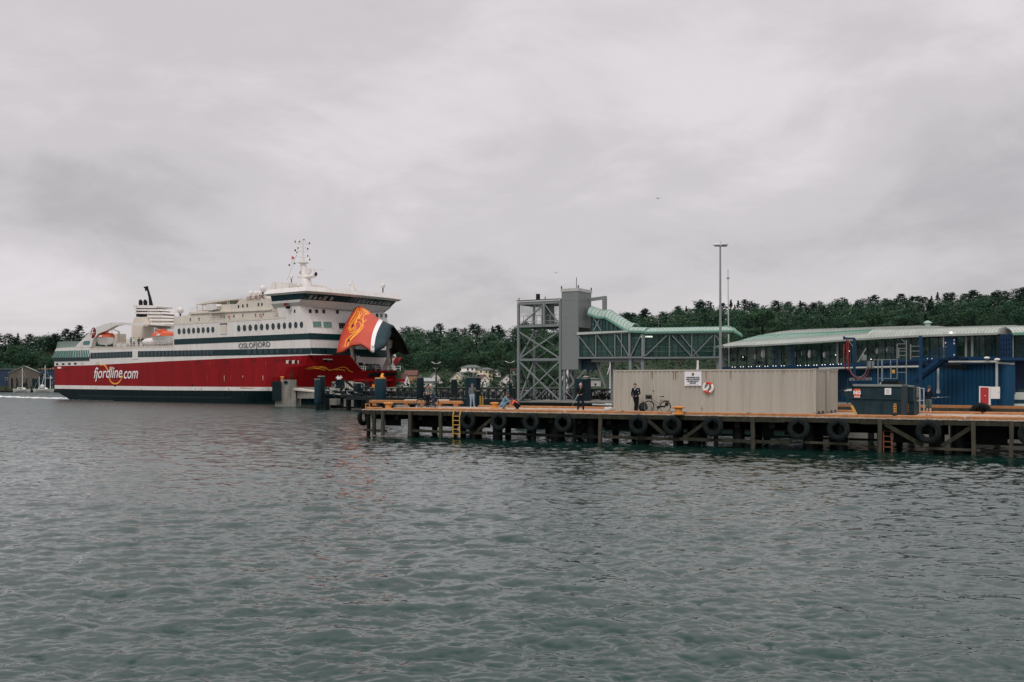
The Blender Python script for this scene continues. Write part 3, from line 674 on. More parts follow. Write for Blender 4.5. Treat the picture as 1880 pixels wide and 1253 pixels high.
# bollards
def bollard(px, py, label, sc=1.0):
    p = ground(px, py, DZ); t = thing('bollard', p, label, 'bollard', 'orange bollards on the jetty')
    mb = MB(); mb.tube([p, p+V(0,0,.03), p+V(0,0,.08), p+V(0,0,.28*sc), p+V(0,0,.33*sc)], [.30*sc, .30*sc, .20*sc, .18*sc, .22*sc], 18); mb.build('post', 'bright_orange', t, True)
    mb = MB(); h = .33*sc; mb.tube([p+V(0,0,h), p+V(0,0,h+.04), p+V(0,0,h+.10), p+V(0,0,h+.13)], [.30*sc, .36*sc, .33*sc, .18*sc], 18, lat=tuple(U_), flat=.75); mb.build('cap', 'bright_orange', t, True)
bollard(713, 751.5, 'squat orange bollard by the left end of the jetty', 1.05)
bollard(908, 750.5, 'orange mushroom bollard between the man in jeans and the crouching pair', .95)
bollard(1246, 761.2, 'orange bollard in the kerb gap right of the parked bicycle', 1.05)

# ================================================================ CONTAINERS
def container(u0, v0, label):
    Lc, Wc, Hc = 12.5, 2.44, 2.59; z0 = DZ+.02
    t = thing('shipping_container', pier(u0, v0, z0), label, 'container', 'beige containers on the jetty')
    def f(u, v, z): return pier(u0+u, v0+v, z0+z)
    # corrugated long walls
    for vv, sg in ((.03, 1), (Wc-.03, -1)):
        mb = MB(); n = 44; step = (Lc-.3)/n; P = []
        for i in range(n):
            a = .15+i*step
            P += [(a, .0), (a+step*.30, .0), (a+step*.48, .036), (a+step*.80, .036)]
        P.append((Lc-.15, 0)); k = len(P)
        mb.add([f(a, vv+sg*b, z) for z in (.14, Hc-.11) for a, b in P], [(i, i+1, k+i+1, k+i) for i in range(k-1)])
        mb.build('side_wall', 'container_beige', t)
    mb = MB(); n = 9; step = (Wc-.3)/n; P = []
    for i in range(n):
        a = .15+i*step; P += [(a, .0), (a+step*.3, .0), (a+step*.5, .035), (a+step*.8, .035)]
    P.append((Wc-.15, 0)); k = len(P)
    mb.add([f(Lc-.03-b, a, z) for z in (.16, Hc-.11) for a, b in P], [(i, i+1, k+i+1, k+i) for i in range(k-1)]); mb.build('end_wall', 'container_beige', t)
    mb = MB(); mb.fbox(f, .03, .07, .12, Wc-.12, .16, Hc-.11)
    for q in (.35, .8, 1.64, 2.1): mb.bar(f(.0, q, .2), f(.0, q, Hc-.2), .04)
    mb.build('door', 'container_beige', t)
    mb = MB(); mb.fbox(f, .05, Lc-.05, .05, Wc-.05, Hc-.075, Hc-.04)
    for i in range(22): mb.fbox(f, .3+i*.545, .3+i*.545+.3, .2, Wc-.2, Hc-.04, Hc-.022)
    mb.build('roof', 'container_beige', t)
    for a in (0, Lc-.16):
        for b in (0, Wc-.14):
            mb = MB(); mb.fbox(f, a+.004, a+.156, b+.004, b+.136, .118, Hc-.118); mb.build('corner_post', 'container_beige', t)
            for z in (0, Hc-.118):
                mb = MB(); mb.fbox(f, a-.006, a+.178, b-.006, b+.162, z, z+.118); mb.build('corner_casting', 'container_beige', t)
                mb = MB(); mb.ball(f(a+.09, b-.004 if b == 0 else b+.16, z+.06), .035, (1, .4, 1), 8, 6); mb.ball(f(a+.178 if a else a-.004, b+.08, z+.06), .035, (.4, 1, 1), 8, 6); mb.build('casting_hole', 'black', t)
    for b in (.01, Wc-.09):
        mb = MB(); mb.fbox(f, .17, Lc-.17, b, b+.08, .0+.02, .14); mb.build('bottom_rail', 'container_beige', t)
        mb = MB(); mb.fbox(f, .17, Lc-.17, b, b+.08, Hc-.11, Hc-.02); mb.build('top_rail', 'container_beige', t)
    for a in (.01, Lc-.13):
        mb = MB(); mb.fbox(f, a, a+.12, .15, Wc-.15, .02, .16); mb.fbox(f, a, a+.12, .15, Wc-.15, Hc-.11, Hc-.02); mb.build('end_rail', 'container_beige', t)
    mb = MB()
    for b in (.55, 1.55): mb.fbox(f, Lc-.01, Lc-.006+.01, b, b+.36, .03, .14)
    mb.build('fork_pocket', 'black', t)
    for k_ in range(14 if v0 < 5 else 0): mb = MB(); mb.ball(f(4.4+k_*.3+r.uniform(-.05, .05), .032, .42+r.uniform(-.13, .13)), r.uniform(.02, .05), (1, .08, 1.3), 7, 5); mb.build('scuff', 'house_grey', t)
    for k_ in range(9 if v0 < 5 else 0):
        x_ = r.uniform(.4, 12); z_ = r.choice([2.46, 2.46, .3]); l_ = r.uniform(.15, .6); w_ = r.uniform(.01, .025); mb = MB(); mb.prism([f(x_-w_, -.004, z_), f(x_+w_, -.004, z_), f(x_+w_*.4, -.004, z_-min(l_, .26 if z_ < 1 else l_)), f(x_-w_*.4, -.004, z_-min(l_, .26 if z_ < 1 else l_))], W_*.036); mb.build('rust_streak', 'rust', t)
    return t, f
cu0 = pplane(3.55).t(1126)
ct1, cf1 = container(cu0, 3.55, 'beige shipping container nearest the water, with a notice and lifebuoy on its side')
ct2, cf2 = container(cu0+.15, 6.12, 'beige shipping container standing behind the one with the lifebuoy')
mb = MB(); mb.fbox(cf1, 3.2, 9.2, .2, 1.0, 2.575, 2.60); 
# notice on the container: crest and four lines of capitals
pl = pplane(3.53)
a = pl.t(1257); b = pl.t(1288); z0, z1 = pl.z(1272, 709), pl.z(1272, 682.5)
sg = thing('notice_board', pier((a+b)/2, 3.5, z0), 'white notice board with a small crest and lines of black capitals on the front container', 'sign')
mb = MB(); mb.fbox(pier, a, b, 3.50, 3.545, z0, z1); mb.build('board', 'sign_white', sg)
mp_ = lambda u, z: facing(pier(u, 3.492, z), U_)
for k, ln in enumerate(('FORTØYNING PLASS', 'UTEN TILLATELSE FRA', 'HAVNEN KAN BLI', 'BORTVIST')):
    text('lettering', ln, mp_((a+b)/2, z0+(z1-z0)*(.58-.13*k)), .105, 'letter_dark', sg, bold=.004, sx=.82)
mb = MB(); cx_ = (a+b)/2; zt = z1-.09
mb.prism([pier(cx_-.07, 3.485, zt), pier(cx_+.07, 3.485, zt), pier(cx_+.07, 3.485, zt-.11), pier(cx_, 3.485, zt-.19), pier(cx_-.07, 3.485, zt-.11)], W_*.012); mb.build('crest', 'letter_dark', sg)
mb = MB(); mb.prism([pier(cx_-.05, 3.478, zt-.02), pier(cx_+.01, 3.478, zt-.02), pier(cx_-.02, 3.478, zt-.12), pier(cx_-.05, 3.478, zt-.09)], W_*.006); mb.build('crest_field', 'yellow_paint', sg)
mb = MB(); mb.fbox(pier, a+.12, b-.12, 3.488, 3.498, z0+.05, z0+.062); mb.build('rule_line', 'letter_dark', sg)
# lifebuoy
c = pier(pl.t(1301), 3.44, pl.z(1301, 712)); lb = thing('lifebuoy', c, 'red and white ring lifebuoy hanging on the front container beside the notice', 'lifebuoy')
def arc(a0, a1, nm, m):
    mb = MB(); n = 10; P = []
    for i in range(n+1):
        t_ = R(a0+(a1-a0)*i/n); P.append(c+U_*math.cos(t_)*.28+V(0,0,1)*math.sin(t_)*.28)
    mb.tube(P, .076, 10, lat=tuple(W_), flat=1.0); mb.build(nm, m, lb, True)
for q, (a0, a1) in enumerate(((40, 118), (220, 290))): arc(a0, a1, 'red_band', 'lifebuoy_red')
for q, (a0, a1) in enumerate(((118, 220), (290, 400))): arc(a0, a1, 'white_band', 'white_paint')
mb = MB(); mb.tube([c+U_*-.13+V(0,0,-.16), c+U_*.0+V(0,0,.02), c+U_*.05+V(0,0,.2)], [.10, .08, .03], 8); mb.build('rope_bag', 'cloth_white', lb, True)

# bag left of the containers, and one by the angler
p = ground(1117, 754.6, DZ); t = thing('plastic_bag', p, 'crumpled pale plastic bag lying by the left end of the containers', 'bag')
mb = MB(); rr = random.Random(2)
mb.ball(p+V(0,0,.12), .22, (1.3, .8, .6), 14, 9); mb.v = [tuple(Vector(v)+V(rr.uniform(-.03,.03), rr.uniform(-.03,.03), rr.uniform(-.03,.03))) for v in mb.v]
mb.build('sack', 'cloth_white', t); mb = MB(); mb.ball(p+V(.3,0,.08), .1, (1.2, 1, .8), 8, 6); mb.build('bundle', 'cloth_grey', t)
p = ground(1181, 757.0, DZ); t = thing('backpack', p, 'round black backpack on the deck between the angler and the bicycle', 'bag')
mb = MB(); mb.ball(p+V(0,0,.30), .30, (.95, .65, 1.0), 16, 10); mb.build('body', 'bag_black', t, True)
mb = MB(); mb.ball(p+V(0,-.18,.18), .16, (1, .5, .8), 10, 8); mb.build('pocket', 'bag_black', t, True)
mb = MB(); mb.tube([p+V(-.1,0,.55), p+V(0,0,.68), p+V(.1,0,.55)], .015, 6); mb.build('handle', 'bag_black', t)
mb = MB(); mb.torus(p+V(.02,-.2,.36), (0,1,0), .12, .012, 18, 6); mb.build('strap', 'cloth_grey', t)

# ================================================================ SKIPS
def skip(v0, dep, prof, label, extras=True):
    pl = pplane(v0); P = [pl.w(x, y) for x, y in prof]
    base = min(P, key=lambda p: p.z); t = thing('waste_skip', base, label, 'skip', 'dark blue skips on the jetty')
    mb = MB(); mb.prism(P, W_*dep); mb.build('body', 'skip_blue', t)
    return t, pl
sk, pl = skip(2.3, 2.2, [(1540, 718.5), (1549, 714.5), (1567, 707.5), (1655, 708.5), (1655, 763.6), (1575, 763), (1566, 746), (1558, 734), (1549, 727)], 'dark blue open skip with a sloped nose beside the containers')
def strip(x0, y0, x1, y1, off, th, w_, nm, m, parent, pl=pl):
    mb = MB(); mb.bar(pl.w(x0, y0, off), pl.w(x1, y1, off), w_, th, up=W_); mb.build(nm, m, parent)
strip(1566, 707.5, 1656, 708.3, -.04, .08, .12, 'rim', 'steel', sk)
strip(1559, 731, 1655, 733, -.03, .10, .08, 'rib', 'skip_blue', sk)
for x in (1585, 1618, 1650): strip(x, 734.5, x, 763, -.02, .07, .05, 'rib', 'skip_blue', sk)
strip(1541, 719, 1567, 708.5, -.04, .08, .08, 'rim', 'skip_blue', sk)
mb = MB(); pl.poly(mb, [(1568.5, 714.5), (1579.5, 714.5), (1579.5, 731), (1568.5, 731)], .012, -.06); mb.build('label_plate', 'sign_orange', sk)
mb = MB(); pl.poly(mb, [(1568.5, 728.4), (1579.5, 728.4), (1579.5, 731), (1568.5, 731)], .008, -.07); mb.build('label_strip', 'sign_white', sk)
text('lettering', 'NG', facing(pl.w(1574, 721.5, -.068), U_), .26, 'sign_white', sk, bold=.012)
text('lettering', 'CEMO', facing(pl.w(1556.5, 716.5, -.03), U_), .15, 'sign_white', sk, bold=.01, shear=.2)
for (x0, x1, y0, y1) in ((1624.5, 1636.5, 713, 725),):
    mb = MB(); pl.poly(mb, [(x0, y0), (x1, y0), (x1, y1), (x0, y1)], .012, -.05); nb = mb.build('notice', 'sign_white', sk)
    mb = MB()
    for k in range(4): mb.bar(pl.w(x0+2.5, y0+3+2*k, -.056), pl.w(x1-3, y0+3+2*k, -.056), .012, .004, up=W_)
    mb.build('printed_line', 'letter_dark', sk)
def hazard(pl, x, y0, y1, w, parent, n=4):
    mb = MB(); pl.poly(mb, [(x-w, y0), (x+w, y0), (x+w, y1), (x-w, y1)], .01, -.055); mb.build('hazard_plate', 'yellow_paint', parent)
    mb = MB(); st = (y1-y0)/n
    for k in range(n):
        y = y0+st*(k+.1); pl.poly(mb, [(x-w, y), (x, y+st*.45), (x+w, y), (x+w, y+st*.42), (x, y+st*.87), (x-w, y+st*.42)], .006, -.063)
    mb.build('hazard_stripe', 'dark_red', parent)
hazard(pl, 1643.5, 741.5, 758.5, 3.0, sk)
mb = MB(); mb.bar(pl.w(1564, 745, -.05), pl.w(1571.5, 760, -.05), .14, .02, up=W_); mb.build('hazard_edge', 'yellow_paint', sk)
mb = MB(); mb.bar(pl.w(1611, 708, .5), pl.w(1618, 699, .5), .08); mb.build('lid_arm', 'steel_pale', sk)
mb = MB(); mb.fbox(pier, pl.t(1616), pl.t(1648), 2.6, 4.2, pl.z(1630, 707), pl.z(1630, 699.5)); mb.build('load', 'black', sk)
sk2, pl2 = skip(4.9, 2.0, [(1640, 707), (1677, 709.5), (1677, 733), (1679, 737), (1678, 762), (1640, 762)], 'second dark blue skip half hidden behind the one with the orange plate')
pl = pl2
strip(1650, 707.5, 1678, 709.8, -.03, .08, .1, 'rim', 'steel', sk2, pl2)
strip(1655, 735, 1678, 737, -.03, .1, .08, 'rib', 'skip_blue', sk2, pl2)
mb = MB(); pl2.poly(mb, [(1658.5, 715), (1665, 715), (1665, 726), (1658.5, 726)], .012, -.05); mb.build('notice', 'sign_white', sk2)
hazard(pl2, 1665.8, 741, 757, 2.7, sk2)
# small mesh gate/lift frame beside the skips
pl = pplane(6.0); t = thing('mesh_trolley', pl.pt(pl.t(1685), DZ), 'pale grey mesh panel and stand right of the skips', 'trolley')
mb = MB(); pl.poly(mb, [(1677.5, 712), (1689.5, 711), (1690.5, 730), (1677.5, 730)], .03); mb.build('panel', 'steel_pale', t)
mb = MB()
for k in range(5): mb.bar(pl.w(1679+2.4*k, 712, -.02), pl.w(1679+2.4*k, 730, -.02), .02)
for k in range(6): mb.bar(pl.w(1677.5, 713+3*k, -.02), pl.w(1690, 713+3*k, -.02), .02)
mb.build('mesh_wire', 'steel', t)
for x in (1689, 1696.5):
    mb = MB(); mb.bar(pl.w(x, 713, -.05), pl.w(x, 757, -.05), .05); mb.build('leg', 'steel_pale', t)
mb = MB(); mb.bar(pl.w(1690, 713.5), pl.w(1696.5, 713.5), .04); mb.bar(pl.w(1672, 738), pl.w(1696.5, 735), .05); mb.bar(pl.w(1681, 730), pl.w(1681, 737), .05); mb.bar(pl.w(1684, 737), pl.w(1691, 731), .04); mb.build('brace', 'steel_pale', t)

# ================================================================ QUAY EDGE BEHIND (timber face, kerb, tyre)
qk = thing('quay_edge', pier(29, 12.1, 0), 'weathered timber quay face with an orange kerb in front of the blue wall', 'quay edge')
mb = MB(); u = 28.0
while u < 75:
    l = r.uniform(5, 9); mb.fbox(pier, u, u+l-.02, 12.02, 12.28, 1.72, 2.06); mb.fbox(pier, u, u+l-.02, 12.03+r.uniform(0,.03), 12.28, 1.35, 1.70); u += l
mb.build('face_board', 'wood_pale', qk)
for a, b in ((28, 35.2), (35.25, 42.4), (42.45, 50), (50.05, 60)): 
    mb = MB(); mb.fbox(pier, a, b, 12.04, 12.34, 2.062, 2.22); mb.build('kerb', 'kerb_orange', qk)
for k in range(18):
    mb = MB(); u = 28.4+k*2.4; mb.cyl(pier(u, 12.35, -1.5), pier(u, 12.35, 1.34), .2, .2, 8); mb.build('pile', 'wood_wet_shaded', qk, True)
u = pu(1801, 11.8); c = pier(u, 11.75, 1.78); t = thing('tyre', c, 'big black tyre standing against the quay face below the red cabinet', 'tyre')
tyre_mesh(.62, 'tread', t, c, W_)
mb = MB(); mb.tube([c+V(0,0,.35), c+V(0,0,.7)+W_*.35], .02, 6); mb.build('chain', 'iron_dark', t)
# ================================================================ FERRY
TH = 38.0
SA = V(math.cos(R(TH)), -math.sin(R(TH)), 0); SB = V(math.sin(R(TH)), math.cos(R(TH)), 0)      # along the ship (forward), across it (away)
S0 = V(-97.3, 212.05, 0); BW = 19.4; HB = BW/2
def ship(t, w, z): return S0 + SA*t + SB*w + V(0, 0, z)
def SPl(w=0.0): return Plane(S0+SB*w, SA)                 # fore-and-aft plane at distance w from the near side
SD = SPl(0)
def FPl(t): return Plane(S0+SA*t, SB)                     # athwartships plane
def tz(px, py, w=0): pl = SPl(w); p = pl.w(px, py); return pl.t(px), p.z
fy = thing('ferry', tuple(ship(40, HB, 0)), 'large red and white car ferry with its orange bow visor raised', 'ferry')
# ---- hull, lofted
zt_px = [(100, 672.5), (166, 671), (300, 664), (420, 658.5), (560, 653), (572, 652)]
_t = [tz(*p)[0] for p in zt_px]; _z = [tz(*p)[1] for p in zt_px]
def ztop(t): return float(np.interp(t, _t, _z))
s_b = (tz(100, 714)[1], tz(300, 717)[1], tz(490, 718)[1]); s_t = (tz(100, 707.5)[1], tz(300, 710)[1], tz(490, 711)[1])
st_t = [tz(x, 700)[0] for x in (100, 300, 490)]
TF = SD.t(572); print('TF', TF, 'ztop', ztop(TF))
STEM = TF+9.5
def half(t, z):
    k = min(max(z/8.0, 0), 1.1); t0 = TF-20+20*k; te = STEM-4+4*k
    if t <= t0: return HB
    q = min((t-t0)/(te-t0), 1); return HB*(1-q**1.7)**.8 if q < 1 else 0.0
ts = list(np.linspace(0, TF-22, 26)) + list(np.linspace(TF-21, TF+5.4, 22)) + [TF+6.5, TF+7.5, TF+8.3, TF+9, TF+9.5]
bowdeck = tz(640, 681, 3)[1]
rows = []
for t in ts:
    zb = -1.0; 
    if t < 9: zb = float(np.interp(t, [0, 1.5, 4, 9], [s_b[0]-.05, 1.5, .75, -.8]))
    zsb = float(np.interp(t, st_t, s_b)); zst = float(np.interp(t, st_t, s_t))
    top = ztop(t) if t < TF-.1 else bowdeck
    lv = [zb, (zb*.6+zsb*.4), zsb, zst, zst+(top-zst)*.33, zst+(top-zst)*.66, top]
    rows.append([(t, z) for z in lv])
mb = MB(); nl = 7; n = len(rows)
for side in (-1, 1):
    for rw in rows:
        for t, z in rw: mb.v.append(tuple(ship(t, HB+side*half(t, z), z)))
for side in (0, 1):
    o = side*n*nl
    for i in range(n-1):
        for j in range(nl-1): mb.f.append((o+i*nl+j, o+(i+1)*nl+j, o+(i+1)*nl+j+1, o+i*nl+j+1)); mb.m.append([0, 0, 1, 2, 2, 2][j])
o = n*nl
for i in range(n-1):
    mb.f.append((i*nl+nl-1, (i+1)*nl+nl-1, o+(i+1)*nl+nl-1, o+i*nl+nl-1)); mb.m.append(3)
    mb.f.append((i*nl, (i+1)*nl, o+(i+1)*nl, o+i*nl)); mb.m.append(0)
for j in range(nl-1): mb.f.append((j, j+1, o+j+1, o+j)); mb.m.append([0, 0, 1, 2, 2, 2][j])
hull = mb.build('hull', ['ship_black', 'ship_white', 'ship_red', 'dark_red'], fy, False)
def bvh_of(mb): return BVHTree.FromPolygons([Vector(v) for v in mb.v], mb.f)
_hb = MB(); _hb.v = list(mb.v); _hb.f = list(mb.f)
for sgn, tl in ((-1, 5.6), (1, 2.2)):
    tt = [TF-.15+tl*k/6 for k in range(7)]
    for ta, tb3 in zip(tt, tt[1:]): _hb.add([ship(t, HB+sgn*half(t, z), z) for t, z in ((ta, bowdeck-.02), (tb3, bowdeck-.02), (tb3, ztop(TF)-.03), (ta, ztop(TF)-.03))], [(0,1,2,3)])
hull_bvh = bvh_of(_hb)
def cast(bvh, px, py, off=.04):
    d = at(px, py, 100)-V(0, 0, EYE); d.normalize(); h = bvh.ray_cast(V(0, 0, EYE), d)
    return None if h[0] is None else h[0]-d*off
def sp(mb, pts, w, depth, off=0): pl = SPl(w); return pl.poly(mb, pts, depth, off)
def sbuild(nm, m, pts, w=0, depth=BW, parent=fy, off=0):
    mb = MB(); sp(mb, pts, w, depth, off); return mb.build(nm, m, parent)
# ---- long white side between hull top and the aft promenade, full beam
def P(x, y): return (x, y)
lower = sbuild('superstructure', 'ship_white', [(100, 672.5), (166, 671), (300, 664), (420, 658.5), (560, 653), (571.5, 652), (569, 626), (567.0, 625.6), (320, 635), (318, 637.5), (165, 641.5), (138, 643), (104, 644), (100, 657)], .03, BW-.06)
# upper block from midships to the front
up = sbuild('upper_deckhouse', 'ship_white', [(318, 637), (569, 625.9), (567, 611), (551.5, 563), (527, 562), (525, 585), (420, 591), (319, 597)], .04, BW-.08)
cream = sbuild('upper_deckhouse', 'ship_cream', [(319, 597), (525, 585), (525, 553), (490, 547.5), (440, 551), (434, 558.5), (400, 560), (398, 570), (348, 573.5), (345, 579), (319, 582)], 1.2, BW-2.4)
# bulwark line in front of the cream deck
mb = MB(); sp(mb, [(319, 597.3), (420, 591.3), (525, 585.3), (525, 582), (420, 588), (319, 594)], .0, .12); mb.build('bulwark', 'ship_cream', fy)
mb = MB(); sp(mb, [(421, 573.5), (497, 570), (497, 567.5), (421, 571)], .9, .3); sp(mb, [(348, 577), (421, 573.5), (421, 571.5), (348, 575)], .9, .3); mb.build('deck_edge', 'ship_cream', fy)
# ---- window bands and windows on the side
sbuild('window_band', 'ship_teal', [(319.5, 633.2), (569.2, 623.2), (566.6, 612.2), (319.5, 623.3)], -.02, .06)
sbuild('window_band', 'ship_teal', [(166, 659), (243, 656.2), (243, 645.5), (166, 648.3)], -.02, .05)
wb = sbuild('window_band', 'ship_teal', [(252, 656), (571, 650.4), (569.8, 639.2), (252, 645.3)], -.02, .05)
def ovals(x0, y0, x1, y1, n, rx, ry):
    for i in range(n):
        x = x0+(x1-x0)*i/(n-1); y = y0+(y1-y0)*i/(n-1)
        mb = MB(); sp(mb, [(x+rx*math.cos(a), y+ry*math.sin(a)) for a in np.linspace(0, 2*math.pi, 19)[:-1]], -.0, .05, -.03); w_ = mb.build('oval_window', 'ship_teal', fy)
        mb = MB(); sp(mb, [(x+.8*rx*math.cos(a), y+.84*ry*math.sin(a)) for a in np.linspace(0, 2*math.pi, 19)[:-1]], -.05, .04); mb.build('pane', 'ship_glass', w_)
ovals(328.8, 608.7, 390.6, 605.6, 8, 2.6, 5.4)
ovals(438.3, 603.2, 553.5, 596.6, 12, 2.9, 5.9)
for i in range(3): 
    x = 531+i*10.6; mb = MB(); sp(mb, [(x+2.9*math.cos(a), 644.3+4.6*math.sin(a)) for a in np.linspace(0, 2*math.pi, 17)[:-1]], -.045, .04); mb.build('oval_window', 'ship_glass', wb)
def rects(x0, y0, x1, y1, n, hw, hh, m='ship_glass', nm='window', w=-.045, parent=fy, dep=.05):
    for i in range(n):
        q = i/max(n-1, 1); x = x0+(x1-x0)*q; y = y0+(y1-y0)*q; sbuild(nm, m, [(x-hw, y-hh), (x+hw, y-hh), (x+hw, y+hh), (x-hw, y+hh)], w, dep, parent)
rects(457, 646.5, 509, 645, 6, 3.0, 4.0)
rects(172, 653, 239, 650.6, 12, 2.3, 4.3)
rects(258, 650.4, 388, 647, 20, 2.4, 4.2)
# doors, shell openings and marks on the side
sbuild('side_door', 'ship_white', [(243, 660), (253, 659.6), (253, 644), (243, 644.3)], -.05, .06)
sbuild('side_door', 'ship_cream', [(404, 614), (415, 613.5), (415, 594.5), (404, 595)], -.06, .08)
sbuild('door_rim', 'iron_dark', [(403, 596.5), (416, 595.8), (416, 593.8), (403, 594.5)], -.08, .08)
rects(104.5, 669, 138, 668, 4, 2, 1.6, 'black')
rects(150, 666.5, 178, 666, 2, 2.3, 2.2, 'ship_cream')
rects(362, 664.7, 465, 662.5, 3, 3.6, 3.2, 'dark_red', 'shell_opening')
rects(508, 661.6, 519.5, 661.2, 2, 3.5, 3.3, 'dark_red', 'shell_opening')
def hull_patch(nm, m, pts, th=.06, off=.05):
    a = [cast(hull_bvh, x, y, off) for x, y in pts]
    if any(p is None for p in a): return None
    mb = MB(); mb.prism(a, SB*th); return mb.build(nm, m, fy)
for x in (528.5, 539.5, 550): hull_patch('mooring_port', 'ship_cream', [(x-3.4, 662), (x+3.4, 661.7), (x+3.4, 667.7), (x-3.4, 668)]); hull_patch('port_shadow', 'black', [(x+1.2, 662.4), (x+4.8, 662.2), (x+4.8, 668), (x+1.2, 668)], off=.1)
hull_patch('fairlead', 'black', [(594, 660.5), (609.5, 661), (609, 667.5), (597, 667.5)]); hull_patch('fairlead_lip', 'ship_white', [(593, 658.8), (610, 659.5), (610, 661.4), (593, 660.8)], off=.15)
for x0, x1, y in ((504, 530, 681), (368, 383, 680.5)): hull_patch('rubbing_strip', 'dark_red', [(x0, y-.6), (x1, y-.8), (x1, y+.6), (x0, y+.6)])
for x in (402, 421, 465.5): hull_patch('plate_seam', 'dark_red', [(x-.35, 662), (x+.35, 662), (x+.35, 707), (x-.35, 707)], off=.02)
for x in (230, 262): hull_patch('plate_seam', 'dark_red', [(x-.3, 672), (x+.3, 672), (x+.3, 707), (x-.3, 707)], off=.02)
for (x0, x1, y) in ((110, 300, 678), (300, 490, 674), (170, 400, 690), (400, 540, 688)):
    hull_patch('plate_seam', 'dark_red', [(x0, y), (x1, y-1.5), (x1, y-1.2), (x0, y+.3)], off=.02)
for x in (353.5, 211): hull_patch('draft_port', 'black', [(x-1.6, 706.5), (x+1.6, 706.5), (x+1.6, 710), (x-1.6, 710)])
hull_patch('plate_seam', 'ship_teal', [(143, 724), (150, 727.5), (415, 731.5), (447, 727), (490, 719.6), (488, 719), (446, 725.8), (414, 730.3), (150, 726.3)], off=.03)
hull_patch('rust_mark', 'kerb_orange', [(441, 711.7), (466, 712.6), (466, 713.5), (441, 713.4)])
_r = random.Random(77)
for k in range(26):
    x = _r.uniform(110, 560); y0 = _r.choice([713, 664, 709, 690]); l_ = _r.uniform(3, 11); wd_ = _r.uniform(.25, .6)
    hull_patch('rust_run', _r.choice(['rust', 'dark_red', 'ship_cream']) if y0 < 700 else 'rust', [(x-wd_, y0), (x+wd_, y0), (x+wd_*.3, y0+min(l_, 6 if y0 > 700 else 20)), (x-wd_*.3, y0+min(l_, 6 if y0 > 700 else 20))], th=.02, off=.03)
sbuild('stern_marks', 'letter_white', [(105.5, 674), (112, 674), (112, 677), (105.5, 677)], -.05, .05)
rects(117, 679, 121.5, 679, 2, 1.3, 2.6, 'dark_red', 'shell_opening', w=-.03)
# ---- lettering on the side
def side_frame(x, y, w=-.08, tilt=0.0):
    m = facing(SD.w(x, y, w), SA); return m @ Matrix.Rotation(tilt, 4, 'Z')
def px_len(x0, x1): return SD.t(x1)-SD.t(x0)
def fit_text(nm, body, x0, x1, yc, size, m, tilt=0, shear=0, bold=0, w=-.08):
    o = text(nm, body, side_frame((x0+x1)/2, yc, w, tilt), size, m, fy, shear=shear, bold=bold, sx=1, ext=.01)
    me = o.data; xs_ = [v.co.x for v in me.vertices]; wd = max(xs_)-min(xs_); k = px_len(x0, x1)/wd
    for v in me.vertices: v.co.x *= k
    return o
fit_text('lettering', 'fjordline', 172, 224, 685.5, 3.15, 'letter_white', tilt=R(.6), shear=.28, bold=.022)
fit_text('lettering', '.', 223.5, 226, 685.5, 3.1, 'gold', tilt=R(.6), shear=.28, bold=.05)
fit_text('lettering', 'com', 227, 253, 686.3, 3.15, 'letter_white', tilt=R(.6), shear=.28, bold=.022)
fit_text('lettering', 'OSLOFJORD', 438.5, 496, 634.3, 1.28, 'letter_dark', tilt=R(.9), bold=-.006)
def ribbon(pts, wd, m, nm, w=-.06, bvh=None, parent=fy, off=.06):
    n = len(pts); mb = MB(); top = []; bot = []
    for i, (x, y) in enumerate(pts):
        x0, y0 = pts[max(i-1, 0)]; x1, y1 = pts[min(i+1, n-1)]; L_ = math.hypot(x1-x0, y1-y0) or 1; nx_, ny_ = -(y1-y0)/L_, (x1-x0)/L_
        h = wd[i] if isinstance(wd, list) else wd*(.35+.65*math.sin(math.pi*(i+.5)/n))
        for s, lst in ((1, top), (-1, bot)):
            q = (x+nx_*h*s, y+ny_*h*s); p = SD.w(q[0], q[1], w) if bvh is None else cast(bvh, q[0], q[1], off)
            lst.append(p)
    for i in range(n-1):
        if None in (top[i], top[i+1], bot[i], bot[i+1]): continue
        o = len(mb.v); b = [top[i], top[i+1], bot[i+1], bot[i]]; mb.add(b+[p+SB*.03 for p in b], [(0,1,2,3), (4,7,6,5), (0,4,5,1), (3,2,6,7)])
    return mb.build(nm, m, parent)
def spline(pts, k=6):
    out = []; n = len(pts)
    for i in range(n-1):
        p0, p1, p2, p3 = [np.array(pts[j], float) for j in (max(i-1,0), i, i+1, min(i+2, n-1))]
        for s in range(k):
            u = s/k; out.append(tuple(.5*((2*p1)+(-p0+p2)*u+(2*p0-5*p1+4*p2-p3)*u*u+(-p0+3*p1-3*p2+p3)*u**3)))
    out.append(tuple(pts[-1])); return out
ribbon(spline([(184, 672), (188, 670.3), (193, 671.5), (198, 679), (199, 684)]), 1.1, 'gold', 'swoosh')
ribbon(spline([(201, 695), (204, 701), (209, 704.5), (214, 704.8), (219, 702), (224.5, 694.5)]), 1.35, 'gold', 'swoosh')
